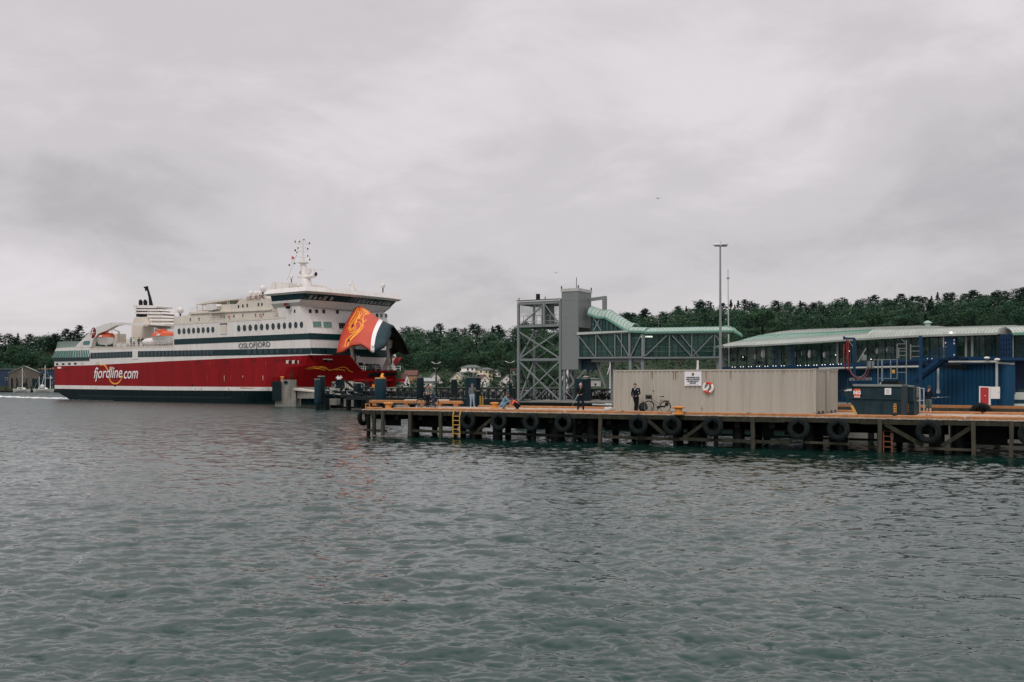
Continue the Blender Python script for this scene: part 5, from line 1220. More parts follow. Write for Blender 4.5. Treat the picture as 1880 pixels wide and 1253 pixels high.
# ---- lifeboats: orange canopy over a white hull, in davits
def lifeboat(x, y, w, Lp, label):
    pl = SPl(w); c = pl.w(x, y); Lm = px_len(x-Lp/2, x+Lp/2)
    t = thing('lifeboat', tuple(c), label, 'lifeboat', 'orange and white lifeboats on the ferry')
    def sec(z0, z1, taper0, taper1, nm, m, peak=0):
        mb = MB(); n = 12; rings = []
        for i in range(n+1):
            s = -1+2*i/n; k = (1-abs(s)**2.6)**.6 if abs(s) < 1 else 0.02
            a = c+SA*s*Lm/2
            rings.append([a+SB*(1.2*k*q_)+V(0, 0, z_*(.55+.45*k) if z_ < 0 else z_*(.6+.4*k)) for q_, z_ in ((-taper0, z0), (-taper1, z1), (taper1, z1), (taper0, z0))])
        vs = [p for rg in rings for p in rg]; fs = [(i*4+j, (i+1)*4+j, (i+1)*4+(j+1)%4, i*4+(j+1)%4) for i in range(n) for j in range(4)]; fs += [(0,1,2,3), (n*4, n*4+3, n*4+2, n*4+1)]
        mb.add(vs, fs); return mb.build(nm, m, t, True)
    sec(-1.45, 0.0, .35, 1.0, 'hull', 'ship_white'); sec(0.0, .62, 1.03, .8, 'canopy', 'orange_paint'); sec(.62, .95, .8, .45, 'canopy', 'orange_paint')
    mb = MB(); mb.prism([c+SA*-.8-SB*.8+V(0,0,.9), c+SA*.5-SB*.8+V(0,0,.9), c+SA*.3-SB*.6+V(0,0,1.35), c+SA*-.6-SB*.6+V(0,0,1.35)], SB*1.2); mb.build('wheelhouse', 'orange_paint', t)
    mb = MB(); mb.prism([c+SA*-.3-SB*1.26+V(0,0,.1), c+SA*.9-SB*1.26+V(0,0,.1), c+SA*.9-SB*1.22+V(0,0,.42), c+SA*-.3-SB*1.22+V(0,0,.42)], SB*.04); mb.build('side_marking', 'ship_white', t)
    mb = MB()
    for s in (-.42, .42):
        a = c+SA*s*Lm; mb.tube([a+SB*1.6+V(0,0,-2.2), a+SB*1.5+V(0,0,1.2), a+V(0,0,1.7), a+V(0,0,.8)], [.2, .18, .12, .05], 6)
    mb.build('davit', 'ship_white', t)
lifeboat(193.5, 620.3, 1.3, 29, 'orange and white lifeboat under the white arch at the ferry stern')
lifeboat(299.5, 618, 1.0, 38, 'larger orange and white lifeboat beside the ferry funnel')
sbuild('boat_deck_frame', 'ship_cream', [(283, 640), (318, 638), (318, 630), (283, 631)], 1.5, 3)
ct = SPl(1.2).w(277, 629); mb = MB(); mb.ball(ct, 1.1, (1.6, .9, .8), 12, 8); mb.build('liferaft_canister', 'ship_white', fy, True)

# wake
def wake():
    mb = MB(); pts = [(-30, 727.5, 2.2), (0, 728.5, 2.2), (30, 729.5, 1.8), (60, 730.7, 1.6), (90, 731.3, 1.8), (115, 731.6, 2.2), (133, 731.8, 1.6)]
    g = [ (ground(x, y-h*.45, .02), ground(x, y+h*.6, .02)) for x, y, h in pts]
    rr = random.Random(8)
    for (a, b), (c_, d_) in zip(g, g[1:]):
        n = 8
        for i in range(n):
            q0, q1 = i/n, (i+1)/n; P = [a.lerp(c_, q0), a.lerp(c_, q1), b.lerp(d_, q1), b.lerp(d_, q0)]
            for k in range(3):
                f0, f1 = sorted((rr.random(), rr.random()));  z = V(0, 0, rr.uniform(.03, .16))
                mb.add([P[0].lerp(P[3], f0)+z, P[1].lerp(P[2], f0)+z, P[1].lerp(P[2], f1), P[0].lerp(P[3], f1)], [(0,1,2,3)])
    for k in range(70):
        q = rr.random(); x = 130+q*85; y = 734.6+q*1.3+rr.uniform(-.3, .3); p = ground(x, y, .04); l = rr.uniform(.5, 1.6)
        mb.add([p, p+SA*l, p+SA*l*.8-V(0, .5, 0), p-V(0, .4, 0)], [(0,1,2,3)])
    for k in range(14): p = ground(213+rr.uniform(0, 4), 733.5+rr.uniform(-1, 1), .05); mb.add([p, p+V(.5,0,.3), p+V(.3,0,.5)], [(0,1,2)])
    o = mb.build('wake_foam', 'foam', None, recalc=False); o['kind'] = 'stuff'
wake()
# ================================================================ ACCESS TOWER AND WALKWAYS
A0 = at(952, 703, 89.0); A0.z = 0
def acc(a, b, z): return A0 + U_*a + W_*b + V(0, 0, z)
tw = thing('access_tower', tuple(acc(0, 0, 1.9)), 'open steel access tower with a glazed cabin on top beside the grey lift shaft', 'tower')
WT = 4.2; DT = 2.9; ZT = 10.75; ZB = 1.85
apl = Plane(A0, (.866, -.5))
z600, z660 = apl.z(952, 600), apl.z(952, 661)
def abar(nm, p, q, w, m='steel', parent=tw, h=None): mb = MB(); mb.bar(acc(*p), acc(*q), w, h); return mb.build(nm, m, parent)
for a in (0, WT):
    for b in (0, DT): abar('column', (a, b, ZB), (a, b, ZT-.05), .2 if b == 0 else .17)
for z in (z600, z660, ZT-.12):
    abar('beam', (.12, 0, z), (WT-.12, 0, z), .16, h=.2); abar('beam', (.12, DT, z), (WT-.12, DT, z), .18)
    for a in (0, WT): abar('beam', (a, .12, z), (a, DT-.12, z), .18)
zq = [(ZB+.1, z660), (z660, z600-.3)]
for z0, z1 in zq:
    for b in (-.02, DT+.02):
        abar('cross_brace', (.1, b, z0+.1), (WT-.1, b+.0, z1-.2), .12 if b < 1 else .09); abar('cross_brace', (.1, b+.05, z1-.2), (WT-.1, b+.05, z0+.1), .12 if b < 1 else .09)
    for a in (0, WT):
        abar('cross_brace', (a, .1, z0+.1), (a, DT-.1, z1-.2), .11); abar('cross_brace', (a+.04, DT-.1, z0+.1), (a+.04, .1, z1-.2), .11)
# cabin
abar('post', (2.6, -.02, z600), (2.6, -.02, ZT-.1), .2)
for a0, a1, f in ((.2, 2.5, 1), (2.7, WT-.15, -1)): abar('cabin_brace', (a0, 0, z600+.15 if f > 0 else ZT-.3), (a1, 0, ZT-.3 if f > 0 else z600+.15), .1)
for (p, q) in (((.12, -.0, z600+.1), (2.5, .0, ZT-.2)), ((2.7, 0, z600+.1), (WT-.1, 0, ZT-.2))):
    mb = MB(); mb.fbox(acc, p[0], q[0], .10, .13, p[2], q[2]); mb.build('glass_panel', 'glass_clear', tw)
mb = MB(); mb.fbox(acc, .12, WT-.1, DT-.1, DT-.07, z600+.1, ZT-.2); mb.build('glass_panel', 'glass_clear', tw)
mb = MB(); mb.fbox(acc, -.02, .01, .12, DT-.12, z600+.1, ZT-.2); mb.build('glass_panel', 'glass_clear', tw)
mb = MB(); mb.fbox(acc, .1, WT-.1, .15, DT-.15, z600-.12, z600); mb.build('cabin_floor', 'iron_dark', tw)
mb = MB(); mb.fbox(acc, -.1, WT+.05, -.12, DT+.15, ZT, ZT+.14); mb.build('cabin_roof', 'steel_pale', tw)
mb = MB(); mb.fbox(acc, -.15, WT+.05, -.14, DT+.16, ZT+.14, ZT+.19); mb.build('roof_edge', 'iron_dark', tw)
mb = MB(); mb.fbox(acc, 1.7, 2.35, 1.2, 2.4, z600, ZT-.02); mb.build('cabin_shaft', 'fender_blue', tw)
mb = MB(); 
for z in (.45, .95): mb.bar(acc(.2, .35, z600+z), acc(WT-.2, .35, z600+z), .05)
for k in range(9): mb.bar(acc(.3+k*.45, .35, z600), acc(.3+k*.45, .35, z600+.95), .04)
mb.build('handrail', 'steel_pale', tw)
mb = MB(); mb.fbox(acc, 1.5, 1.75, .5, .8, ZT+.19, ZT+.75); mb.build('roof_lamp', 'iron_dark', tw)
mb = MB()
for a in (.05, 2.7): mb.bar(acc(a, 0, ZT+.18), acc(a, 0, ZT+.42), .06)
mb.build('roof_pin', 'iron_dark', tw)
# lift shaft
ls = thing('lift_shaft', tuple(acc(WT+.16, 0, 4.7)), 'tall windowless grey lift shaft between the steel tower and the walkways', 'lift shaft')
sa0, sa1, sb1 = WT+.16, WT+1.78, 2.5
zs1 = 11.5; zs0 = apl.z(1045, 679)
mb = MB(); mb.add([acc(sa0, -.1, zs0), acc(sa1, -.1, zs0), acc(sa1, sb1, zs0), acc(sa0, sb1, zs0), acc(sa0, -.1, zs1), acc(sa1, -.1, zs1), acc(sa1, sb1, zs1), acc(sa0, sb1, zs1)],
   [(0,3,2,1),(4,5,6,7),(0,1,5,4),(1,2,6,5),(2,3,7,6),(3,0,4,7)]); mb.build('shaft', 'panel_grey', ls)
mb = MB(); n = 9
for i in range(1, n): z = zs0+(zs1-zs0)*i/n; mb.fbox(acc, sa0-.008, sa1+.008, -.108, sb1+.008, z-.01, z+.01)
mb.build('panel_joint', 'steel', ls)
mb = MB(); mb.fbox(acc, sa0-.06, sa1+.06, -.16, sb1+.06, zs1+.001, zs1+.26); mb.build('parapet', 'steel_pale', ls)
mb = MB(); 
for a, b in ((sa0, -.1), (sa1, sb1), (sa1, -.1)): mb.bar(acc(a, b, zs1+.26), acc(a, b, zs1+.5), .08)
mb.bar(acc(sa0+1.1, .6, zs1+.26), acc(sa0+1.1, .6, zs1+1.25), .04); mb.build('aerial', 'iron_dark', ls)
zo0, zo1 = apl.z(1072, 610), apl.z(1072, 601)
mb = MB(); mb.fbox(acc, sa1+.0, sa1+.03, .0, sb1-.2, zo0-.1, zo1); mb.build('opening', 'black', ls)
for b in (.1, sb1-.1): mb = MB(); mb.bar(acc(sa0+.2 if b < 1 else sa1-.2, b, 1.9), acc(sa0+.2 if b < 1 else sa1-.2, b, zs0), .2); mb.build('column', 'steel', ls)
for (p, q) in (((sa0+.1, -.05, 2.6), (sa1+.5, .6, zs0+.1)), ((sa1+.2, .3, 1.9), (sa1-1.0, .3, 4.5))): mb = MB(); mb.bar(acc(*p), acc(*q), .13); mb.build('strut', 'steel', ls)
# cantilever frame beyond the shaft
gx = Plane(acc(0, 2.0, 0), (.866, -.5))
fr = thing('hoist_frame', tuple(gx.w(1105, 560)), 'grey right-angled hoist frame rising behind the lift shaft', 'frame')
mb = MB(); mb.bar(gx.w(1084, 550.5), gx.w(1113, 546.5), .3, .26); mb.build('arm', 'steel', fr)
mb = MB(); mb.bar(gx.w(1110, 545), gx.w(1110, 604), .32); mb.build('post', 'panel_grey', fr)

# lower walkway (glazed, from the shaft to the skyway)
def walkway(nm, pl, x0, x1, yt0, yt1, yb0, yb1, dep, label, cells, roof='flat'):
    t = thing(nm, tuple(pl.w(x0, yb0)), label, 'walkway')
    zt0, zt1, zb0, zb1 = pl.z(x0, yt0), pl.z(x1, yt1), pl.z(x0, yb0), pl.z(x1, yb1); t0, t1 = pl.t(x0), pl.t(x1)
    def zt(t_): return zt0+(zt1-zt0)*(t_-t0)/(t1-t0)
    def zb(t_): return zb0+(zb1-zb0)*(t_-t0)/(t1-t0)
    for off in (0, dep):
        mb = MB(); mb.bar(pl.pt(t0, zb0, off), pl.pt(t1, zb1, off), .13, .15); mb.build('bottom_chord', 'steel', t)
        mb = MB(); mb.bar(pl.pt(t0, zt0, off), pl.pt(t1, zt1, off), .12, .12); mb.build('top_chord', 'steel', t)
        for (x, typ) in cells:
            tx = pl.t(x); mb = MB(); mb.bar(pl.pt(tx, zb(tx)+.1, off), pl.pt(tx, zt(tx)-.08, off), .08 if typ == 0 else .17); mb.build('upright', 'steel', t)
    mb = MB(); mb.prism([pl.pt(t0+.05, zb0+.1, .12), pl.pt(t1-.05, zb1+.1, .12), pl.pt(t1-.05, zt1-.08, .12), pl.pt(t0+.05, zt0-.08, .12)], pl.n*.02); mb.build('glass_panel', 'glass_green', t)
    mb = MB(); mb.prism([pl.pt(t0+.05, zb0+.1, dep-.14), pl.pt(t1-.05, zb1+.1, dep-.14), pl.pt(t1-.05, zt1-.08, dep-.14), pl.pt(t0+.05, zt0-.08, dep-.14)], pl.n*.02); mb.build('glass_panel', 'glass_green', t)
    mb = MB(); mb.prism([pl.pt(t0, zb0-.1, .1), pl.pt(t1, zb1-.1, .1), pl.pt(t1, zb1+.02, .1), pl.pt(t0, zb0+.02, .1)], pl.n*(dep-.2)); mb.build('floor', 'iron_dark', t)
    mb = MB()
    for h in (.55, .95): mb.bar(pl.pt(t0+.1, zb0+h, .4), pl.pt(t1-.1, zb1+h, .4), .05)
    for k in range(8): tx = t0+(t1-t0)*(k+.5)/8; mb.bar(pl.pt(tx, zb(tx)+.1, .4), pl.pt(tx, zb(tx)+.95, .4), .04)
    mb.build('handrail', 'steel_pale', t)
    mb = MB(); n = int((t1-t0)/.55)
    for k in range(n): tx = t0+(t1-t0)*(k+.5)/n; mb.bar(pl.pt(tx, zb(tx)+.1, .08), pl.pt(tx, zt(tx)-.08, .08), .025)
    mb.build('glazing_bar', 'fender_blue', t)
    return t, (lambda x: (pl.t(x), zb(pl.t(x)), zt(pl.t(x))))
plw = Plane(acc(sa1, -.1, 0), (.866, -.5))
lw, lf = walkway('lower_walkway', plw, 1062, 1181, 614, 609.5, 657.5, 656.5, 2.3, 'flat-roofed glazed steel walkway between the lift shaft and the long skyway', [(1062.8, 0), (1094, 0), (1129, 0), (1141, 0), (1156, 1), (1180, 1)])
def diag(t, pl, x0, y0, x1, y1, w=.08, off=-.03): mb = MB(); mb.bar(pl.w(x0, y0, off), pl.w(x1, y1, off), w); mb.build('diagonal', 'steel', t)
for a in ((1064, 618, 1092, 655), (1097, 616, 1125, 654), (1133, 616, 1155, 655), (1158, 655, 1178, 614)): diag(lw, plw, *a)
mb = MB(); mb.prism([plw.w(1060, 615.3, -.12), plw.w(1176, 608.8, -.12), plw.w(1176, 606.3, -.12), plw.w(1060, 610.6, -.12)], plw.n*2.6); mb.build('roof', 'steel_pale', lw)
for x, ybot in ((1156, 740), (1109, 712)):
    mb = MB(); p = plw.w(x, 658, .2 if x > 1150 else 1.8); mb.bar(V(p.x, p.y, 1.9), p, .24 if x > 1150 else .3); mb.build('column', 'steel', lw)
mb = MB(); mb.bar(plw.w(1086, 664, 1), plw.w(1103, 712, 1), .16); mb.bar(plw.w(1158, 664, .5), plw.w(1174, 684, .5), .12); mb.build('strut', 'steel', lw)
mb = MB(); mb.prism([plw.w(1061, 660, .6), plw.w(1083, 660, .6), plw.w(1083, 679, .6), plw.w(1061, 679, .6)], plw.n*1.4); mb.build('service_box', 'fender_blue', lw)
mb = MB(); mb.prism([plw.w(1083, 660, .3), plw.w(1181, 659, .3), plw.w(1181, 665, .3), plw.w(1083, 665, .3)], plw.n*.3); mb.build('edge_girder', 'panel_grey', lw)
# skyway (frontal), with a barrel roof
kx = plw.w(1181, 657); SKY = Plane((kx.x, kx.y, 0), (1, .28))
sk_, sf = walkway('skyway', SKY, 1181, 1323, 613, 611.5, 657.5, 656.5, 2.6, 'long glazed truss skyway with a pale green barrel roof leading to the terminal', [(1182, 1), (1229, 0), (1270, 0), (1312, 0)])
for a in ((1184, 654, 1224, 616), (1233, 616, 1269, 655), (1272, 654, 1308, 616), (1250, 616, 1282, 655), (1313, 616, 1330, 640)): diag(sk_, SKY, *a)
def barrel(pl, x0, x1, y0, y1, dep, rise, nm, m, parent, n=10, off=-.15, ribs=0, rm='roof_trim', thick=.06, x0t=None):
    a0, a1 = pl.w(x0, y0, off), pl.w(x1, y1, off); mb = MB(); R1 = []
    for k in range(n+1):
        q = math.pi*k/n; R1.append(pl.n*((dep-2*off)*(1-math.cos(q))/2) + V(0, 0, rise*math.sin(q)))
    vs = [a0+r_ for r_ in R1]+[a1+r_ for r_ in R1]+[a0+r_-V(0,0,thick) for r_ in R1]+[a1+r_-V(0,0,thick) for r_ in R1]; k = n+1
    fs = [(i, i+1, k+i+1, k+i) for i in range(n)]+[(2*k+i, 3*k+i, 3*k+i+1, 2*k+i+1) for i in range(n)]+[(i, 2*k+i, 2*k+i+1, i+1) for i in range(n)]+[(k+i, k+i+1, 3*k+i+1, 3*k+i) for i in range(n)]+[(0, k, 3*k, 2*k), (k-1, 3*k-1, 4*k-1, 2*k-1)]
    mb.add(vs, fs); rf = mb.build(nm, m, parent, True)
    if ribs:
        mb = MB()
        for i in range(ribs+1):
            c_ = a0.lerp(a1, i/ribs); mb.tube([c_+r_*1.0+V(0,0,.012) for r_ in R1], .018, 4)
        mb.build('standing_seam', rm, rf)
    mb = MB(); mb.bar(a0-pl.n*.02, a1-pl.n*.02, .08, .16); mb.build('eave', 'roof_trim', rf)
    return rf
barrel(SKY, 1181, 1347, 611.5, 608.5, 2.6, .46, 'roof', 'roof_green', sk_, ribs=26)
mb = MB(); q0 = SKY.w(1347, 609, -.2)
for k in range(9):
    pass
barrel(SKY, 1345, 1352, 610, 612.5, 2.6, .62, 'roof_end', 'roof_green', sk_, ribs=3)
barrel(SKY, 1352, 1361, 612.5, 618, 2.6, .5, 'roof_end', 'roof_green', sk_, ribs=3)
barrel(plw, 1155, 1184, 609, 610, 2.3, .42, 'roof', 'roof_green', sk_, ribs=4)
mb = MB(); mb.prism([SKY.w(1184, 632, .5), SKY.w(1189, 632, .5), SKY.w(1189, 641, .5), SKY.w(1184, 641, .5)], SKY.n*.1); mb.build('poster', 'red_paint', sk_)
mb = MB()
for x in (1187, 1197, 1204): mb.bar(SKY.w(x-3, 617.5, 1), SKY.w(x+3, 617.5, 1), .12)
mb.build('lamp', 'lamp_glass', sk_)
mb = MB(); mb.prism([SKY.w(1210, 641, 1.2), SKY.w(1316, 641, 1.2), SKY.w(1316, 646, 1.2), SKY.w(1210, 646, 1.2)], SKY.n*.1); mb.build('inner_panel', 'panel_grey', sk_)
for x in (1183, 1322): mb = MB(); p = SKY.w(x, 658, .3); mb.bar(V(p.x, p.y, 1.9), p, .26); mb.build('column', 'steel', sk_)
# sloping tube stair from the shaft down onto the lower walkway
tp = Plane(acc(sa1, .9, 0), (.866, -.5)); ts_ = thing('stair_tube', tuple(tp.w(1084, 600)), 'sloping glazed stair tube with a pale green barrel roof right of the lift shaft', 'walkway')
segs = [((1080, 577), (1098, 583.5)), ((1098, 583.5), (1112, 583.5)), ((1112, 583.5), (1150, 607)), ((1150, 607), (1160, 609))]
for (a, b) in segs: barrel(tp, a[0], b[0], a[1], b[1], 1.9, .72, 'roof', 'roof_green', ts_, ribs=max(2, int((b[0]-a[0])/5)))
mb = MB(); mb.prism([tp.w(x, y) for x, y in ((1084, 578.5), (1098, 584), (1112, 584), (1148, 607), (1084, 609))], tp.n*.03); mb.build('glass_panel', 'glass_green', ts_)
mb = MB()
for x, y in ((1086, 580), (1091, 582), (1096, 584), (1101, 584), (1106, 584), (1111, 585), (1118, 589), (1126, 594), (1134, 599)): mb.bar(tp.w(x, y, -.03), tp.w(x, 608, -.03), .07)
mb.build('glazing_bar', 'fender_blue', ts_)
mb = MB(); mb.bar(tp.w(1084, 579, -.05), tp.w(1098, 584.5, -.05), .12); mb.bar(tp.w(1098, 584.5, -.05), tp.w(1112, 584.5, -.05), .12); mb.bar(tp.w(1112, 584.5, -.05), tp.w(1150, 608, -.05), .12); mb.build('rail', 'steel', ts_)
for a in ((1090, 583, 1104, 608), (1101, 586, 1090, 608)): diag(ts_, tp, *a, w=.08)

# ================================================================ TERMINAL BUILDING
tm = thing('terminal_building', tuple(at(1700, 742, 70)), 'long blue ferry terminal with corrugated lower walls, glazed upper floor and pale barrel roof', 'building')
# plan path of the upper facade (px, Y)
path = [(1320, 91.5), (1400, 85.5), (1500, 79.5), (1600, 74.5), (1680, 71.2), (1760, 68.6), (1840, 66.2)]
ZE = 6.85
def pw(px): return float(np.interp(px, [p[0] for p in path], [p[1] for p in path]))
def fc(px, z, off=0.0):         # a point of the facade by photo column, height, distance behind it
    Y = pw(px); x = (px-CX)*Y/F; px2 = px+3; Y2 = pw(px2) if px2 <= 1840 else 66.2-.09; x2 = (px2-CX)*Y2/F
    d = V(x2-x, Y2-Y, 0).normalized() if px < 1838 else V(.55, -.83, 0).normalized(); n_ = V(-d.y, d.x, 0); return V(x, Y, z)+n_*off
def fz(px, py): Y = pw(px); return EYE-(py-HY)*Y/F
cols_ = list(range(1320, 1841, 10))
def eave_y(px): return float(np.interp(px, [1318, 1400, 1500, 1600, 1700, 1850], [637.5, 634, 628.3, 621.5, 616, 611.5]))
def strip_(nm, m, px0, px1, zlo, zhi, off, th, parent=tm, step=10, smooth=False):
    mb = MB(); c_ = [px0]+[c for c in cols_ if px0 < c < px1]+[px1]
    P_ = [(fc(c, zlo(c) if callable(zlo) else zlo, off), fc(c, zhi(c) if callable(zhi) else zhi, off), fc(c, zlo(c) if callable(zlo) else zlo, off+th), fc(c, zhi(c) if callable(zhi) else zhi, off+th)) for c in c_]
    vs = [p for q_ in P_ for p in q_]; fs = []
    for i in range(len(c_)-1):
        a, b = 4*i, 4*i+4; fs += [(a, b, b+1, a+1), (a+2, a+3, b+3, b+2), (a, a+2, b+2, b), (a+1, b+1, b+3, a+3)]
    fs += [(0, 1, 3, 2), (len(vs)-4, len(vs)-2, len(vs)-1, len(vs)-3)]
    mb.add(vs, fs); return mb.build(nm, m, parent, smooth)
ze = lambda c: fz(c, eave_y(c))
sill_y = lambda c: float(np.interp(c, [1320, 1380, 1500, 1600, 1640, 1700, 1850], [677, 675, 672.5, 668.5, 664, 660, 657.5])); zs_ = lambda c: fz(c, sill_y(c))
strip_('glazing', 'glass_dark', 1322, 1640, zs_, lambda c: ze(c)-.12, .55, .04)
strip_('glazing', 'glass_dark', 1640, 1836, zs_, lambda c: ze(c)-.12, .30, .04)
strip_('rear_glazing', 'glass_clear', 1330, 1840, zs_, lambda c: ze(c)-.05, 4.2, .05)
for c in range(1340, 1838, 25): mb = MB(); mb.bar(fc(c, zs_(c), 4.1), fc(c, ze(c), 4.1), .12); mb.build('rear_post', 'fender_blue', tm)
strip_('floor_slab', 'blue_dark', 1322, 1838, lambda c: zs_(c)-.35, zs_, .1, 4.3)
strip_('sill', 'blue_frame', 1322, 1838, lambda c: zs_(c)-.10, lambda c: zs_(c)+.12, .05, .18)
for c in range(1328, 1838, 17): mb = MB(); mb.bar(fc(c, zs_(c), .5 if c < 1640 else .25), fc(c, ze(c)-.1, .5 if c < 1640 else .25), .055); mb.build('mullion', 'fender_blue', tm)
for c in (1325, 1424, 1452, 1535, 1690, 1771.5, 1783, 1838): mb = MB(); mb.bar(fc(c, zs_(c)-.1, .15), fc(c, ze(c)-.05, .15), .22 if c in (1690, 1452) else .14); mb.build('post', 'blue_frame' if c in (1424, 1452, 1690) else ('steel' if c > 1500 else 'panel_grey'), tm)
# things seen dimly behind the glass: pale wrapped bundles on racks, ducts
mb = MB()
for c in range(1340, 1640, 30): mb.bar(fc(c, zs_(c)+1.5, 1.6), fc(c+26, zs_(c+26)+1.5, 1.6), .06)
mb.build('clothes_rail', 'steel', tm)
def bundle(px, py, w_, h_, off, m='cloth_white'):
    Y = pw(px)+1.0; p = at(px, py, Y); s = F/Y; mb = MB(); rr = random.Random(int(px*7))
    n = max(2, int(w_/4)); 
    for k in range(n): mb.ball(p+V((-.5+(k+.5)/n)*w_/s, 0, rr.uniform(-.03, .03)), 1, (w_/s/n*.75, .15, h_/s*.5), 8, 6)
    mb.build('hanging_bundle', m, tm, True)
for a in ((1388, 656, 6, 12), (1406, 650, 16, 16), (1458, 651, 6, 16), (1474, 649, 5, 14), (1491, 650, 14, 16), (1517, 652, 10, 14), (1616, 645, 17, 14), (1634, 643, 14, 14), (1642, 646, 10, 10)): bundle(*a, 1.2, 'white_paint')
for a in ((1345, 660, 10, 8), (1365, 658, 14, 10), (1425, 655, 8, 14), (1545, 652, 10, 12), (1390, 666, 20, 6)): bundle(*a, 1.6, 'cloth_grey')
mb = MB(); rr = random.Random(12)
for c in list(range(1345, 1560, 15)): 
    if rr.random() < .8: mb.ball(fc(c, zs_(c)+.08, -.03), .028, (1, 1, 1), 6, 5); mb.ball(fc(c+5, zs_(c+5)+.08, -.03), .028, (1, 1, 1), 6, 5)
for (c, y) in ((1692, 645), (1712, 659), (1703, 659), (1600, 660), (1365, 656), (1535, 652), (1560, 645), (1585, 652)): mb.ball(fc(c, fz(c, y), -.05), .032, (1, 1, 1), 6, 5)
mb.build('small_lamp', 'lamp_glass', tm)
# main roof: three curved tiers
def tier(nm, m, px0, px1, prof, trim=True, seams=True):
    mb = MB(); c_ = [px0]+[c for c in cols_ if px0 < c < px1]+[px1]; k = len(prof(c_[0]))
    for c in c_: mb.v += [tuple(fc(c, z, off)) for off, z in prof(c)]
    for i in range(len(c_)-1):
        for j in range(k-1): mb.f.append((i*k+j, (i+1)*k+j, (i+1)*k+j+1, i*k+j+1)); mb.m.append(0)
    rf = mb.build(nm, m, tm, False)
    sm = rf.modifiers.new('s', 'SOLIDIFY'); sm.thickness = .07; sm.offset = 0
    if seams:
        mb = MB(); c = px0+1
        while c < px1:
            pr = prof(c)
            for (o1, z1), (o2, z2) in zip(pr, pr[1:]): mb.bar(fc(c, z1+.05, o1), fc(c, z2+.05, o2), .035, .05)
            c += 6.3
        mb.build('standing_seam', 'roof_light' if m == 'roof_pale' else 'roof_trim', rf)
    if trim:
        mb = MB()
        for a, b in zip(c_, c_[1:]):
            (o1, z1), (o2, z2) = prof(a)[0], prof(b)[0]; mb.bar(fc(a, z1-.04, o1-.03), fc(b, z2-.04, o2-.03), .06, .14)
        mb.build('eave', 'roof_trim' if m != 'roof_pale' else 'roof_light', rf)
    return rf
def yint(xs__, ys__): return lambda c: float(np.interp(c, xs__, ys__))
# heights taken along the facade column, corrected for the setback of each tier
def zoff(c, y, off): p = fc(c, 0, off); return EYE-(y-HY)*p.y/F
t1t = yint([1320, 1340, 1400, 1500, 1560, 1640], [634, 627, 623.5, 617.3, 613, 606.5]); t2t = yint([1320, 1350, 1400, 1500, 1560, 1600], [626, 616, 613, 609, 605.5, 603.5]); t3t = yint([1345, 1365, 1400, 1500, 1600, 1640], [613, 607.8, 606, 602.8, 599.6, 600.5])
tier('roof', 'roof_pale', 1318, 1640, lambda c: [(-.6, zoff(c, eave_y(c), -.6)), (.1, zoff(c, (eave_y(c)*.4+t1t(c)*.6), .1)), (1.0, zoff(c, t1t(c), 1.0))])
tier('roof', 'roof_green', 1336, 1600, lambda c: [(1.1, zoff(c, t1t(c)-.2, 1.1)), (1.9, zoff(c, (t1t(c)*.4+t2t(c)*.6), 1.9)), (2.8, zoff(c, t2t(c), 2.8))])
tier('roof', 'roof_pale', 1352, 1640, lambda c: [(2.9, zoff(c, t2t(c)-.2, 2.9)), (3.9, zoff(c, (t2t(c)*.35+t3t(c)*.65), 3.9)), (5.2, zoff(c, t3t(c), 5.2)), (7.5, zoff(c, t3t(c), 5.2)-.1)])
# right-hand barrel vault
tr = yint([1640, 1700, 1760, 1850], [604, 602.8, 601.0, 598.8])
def prof_r(c):
    out = []
    for k in range(9):
        q = k/8; off = -.5+4.2*(1-math.cos(math.pi*q))/2; z0_ = zoff(c, eave_y(c), -.5); zt_ = zoff(c, tr(c), 1.3); out.append((off, z0_+(zt_-z0_)*math.sin(math.pi*q)**.8))
    return out
def prof_r2(c):
    k = min(max((c-1560)/80, 0), 1); return [(o_, z_) for o_, z_ in prof_r(c)]
tier('barrel_roof', 'roof_pale', 1598, 1840, prof_r2)
pe = prof_r(1840); mb = MB(); mb.prism([fc(1840, z-.06, o_) for o_, z in pe], V(.55, -.83, 0)*.05); mb.build('gable', 'roof_light', tm)
mb = MB(); p = fc(1684, zoff(1684, 600, 1.4), 1.4); mb.tube([p-V(0,0,.3), p+V(0,0,.25), p+V(0,0,.26), p+V(0,0,.42)], [.2, .2, .32, .1], 12); mb.build('roof_vent', 'roof_green', tm, True)
# lower blue corrugated wall
def corr(nm, m, pa, pb_, z0, z1, pitch=.30, amp=.05, parent=tm):
    a, b = Vector(pa), Vector(pb_); L_ = (b-a).length; d = (b-a).normalized(); n_ = V(-d.y, d.x, 0); k = int(L_/pitch); P_ = []
    for i in range(k):
        s = i*pitch; P_ += [(s, 0), (s+pitch*.55, 0), (s+pitch*.62, amp), (s+pitch*.93, amp)]
    P_.append((L_, 0)); q = len(P_); mb = MB()
    mb.add([a+d*s+n_*o_+V(0,0,z) for z in (z0, z1) for s, o_ in P_], [(i, i+1, q+i+1, q+i) for i in range(q-1)]); return mb.build(nm, m, parent)
lowp = [(1532, 80.3), (1600, 74.6), (1680, 71.3), (1760, 68.7), (1841, 66.2)]
for (a, b) in zip(lowp, lowp[1:]):
    A_, B_ = at(a[0], 703, a[1]), at(b[0], 703, b[1]); A_.z = B_.z = 0; corr('corrugated_wall', 'blue_wall', A_+V(.3, .3, 0), B_+V(.3, .3, 0), 2.06, zs_(a[0]+5)-.36)
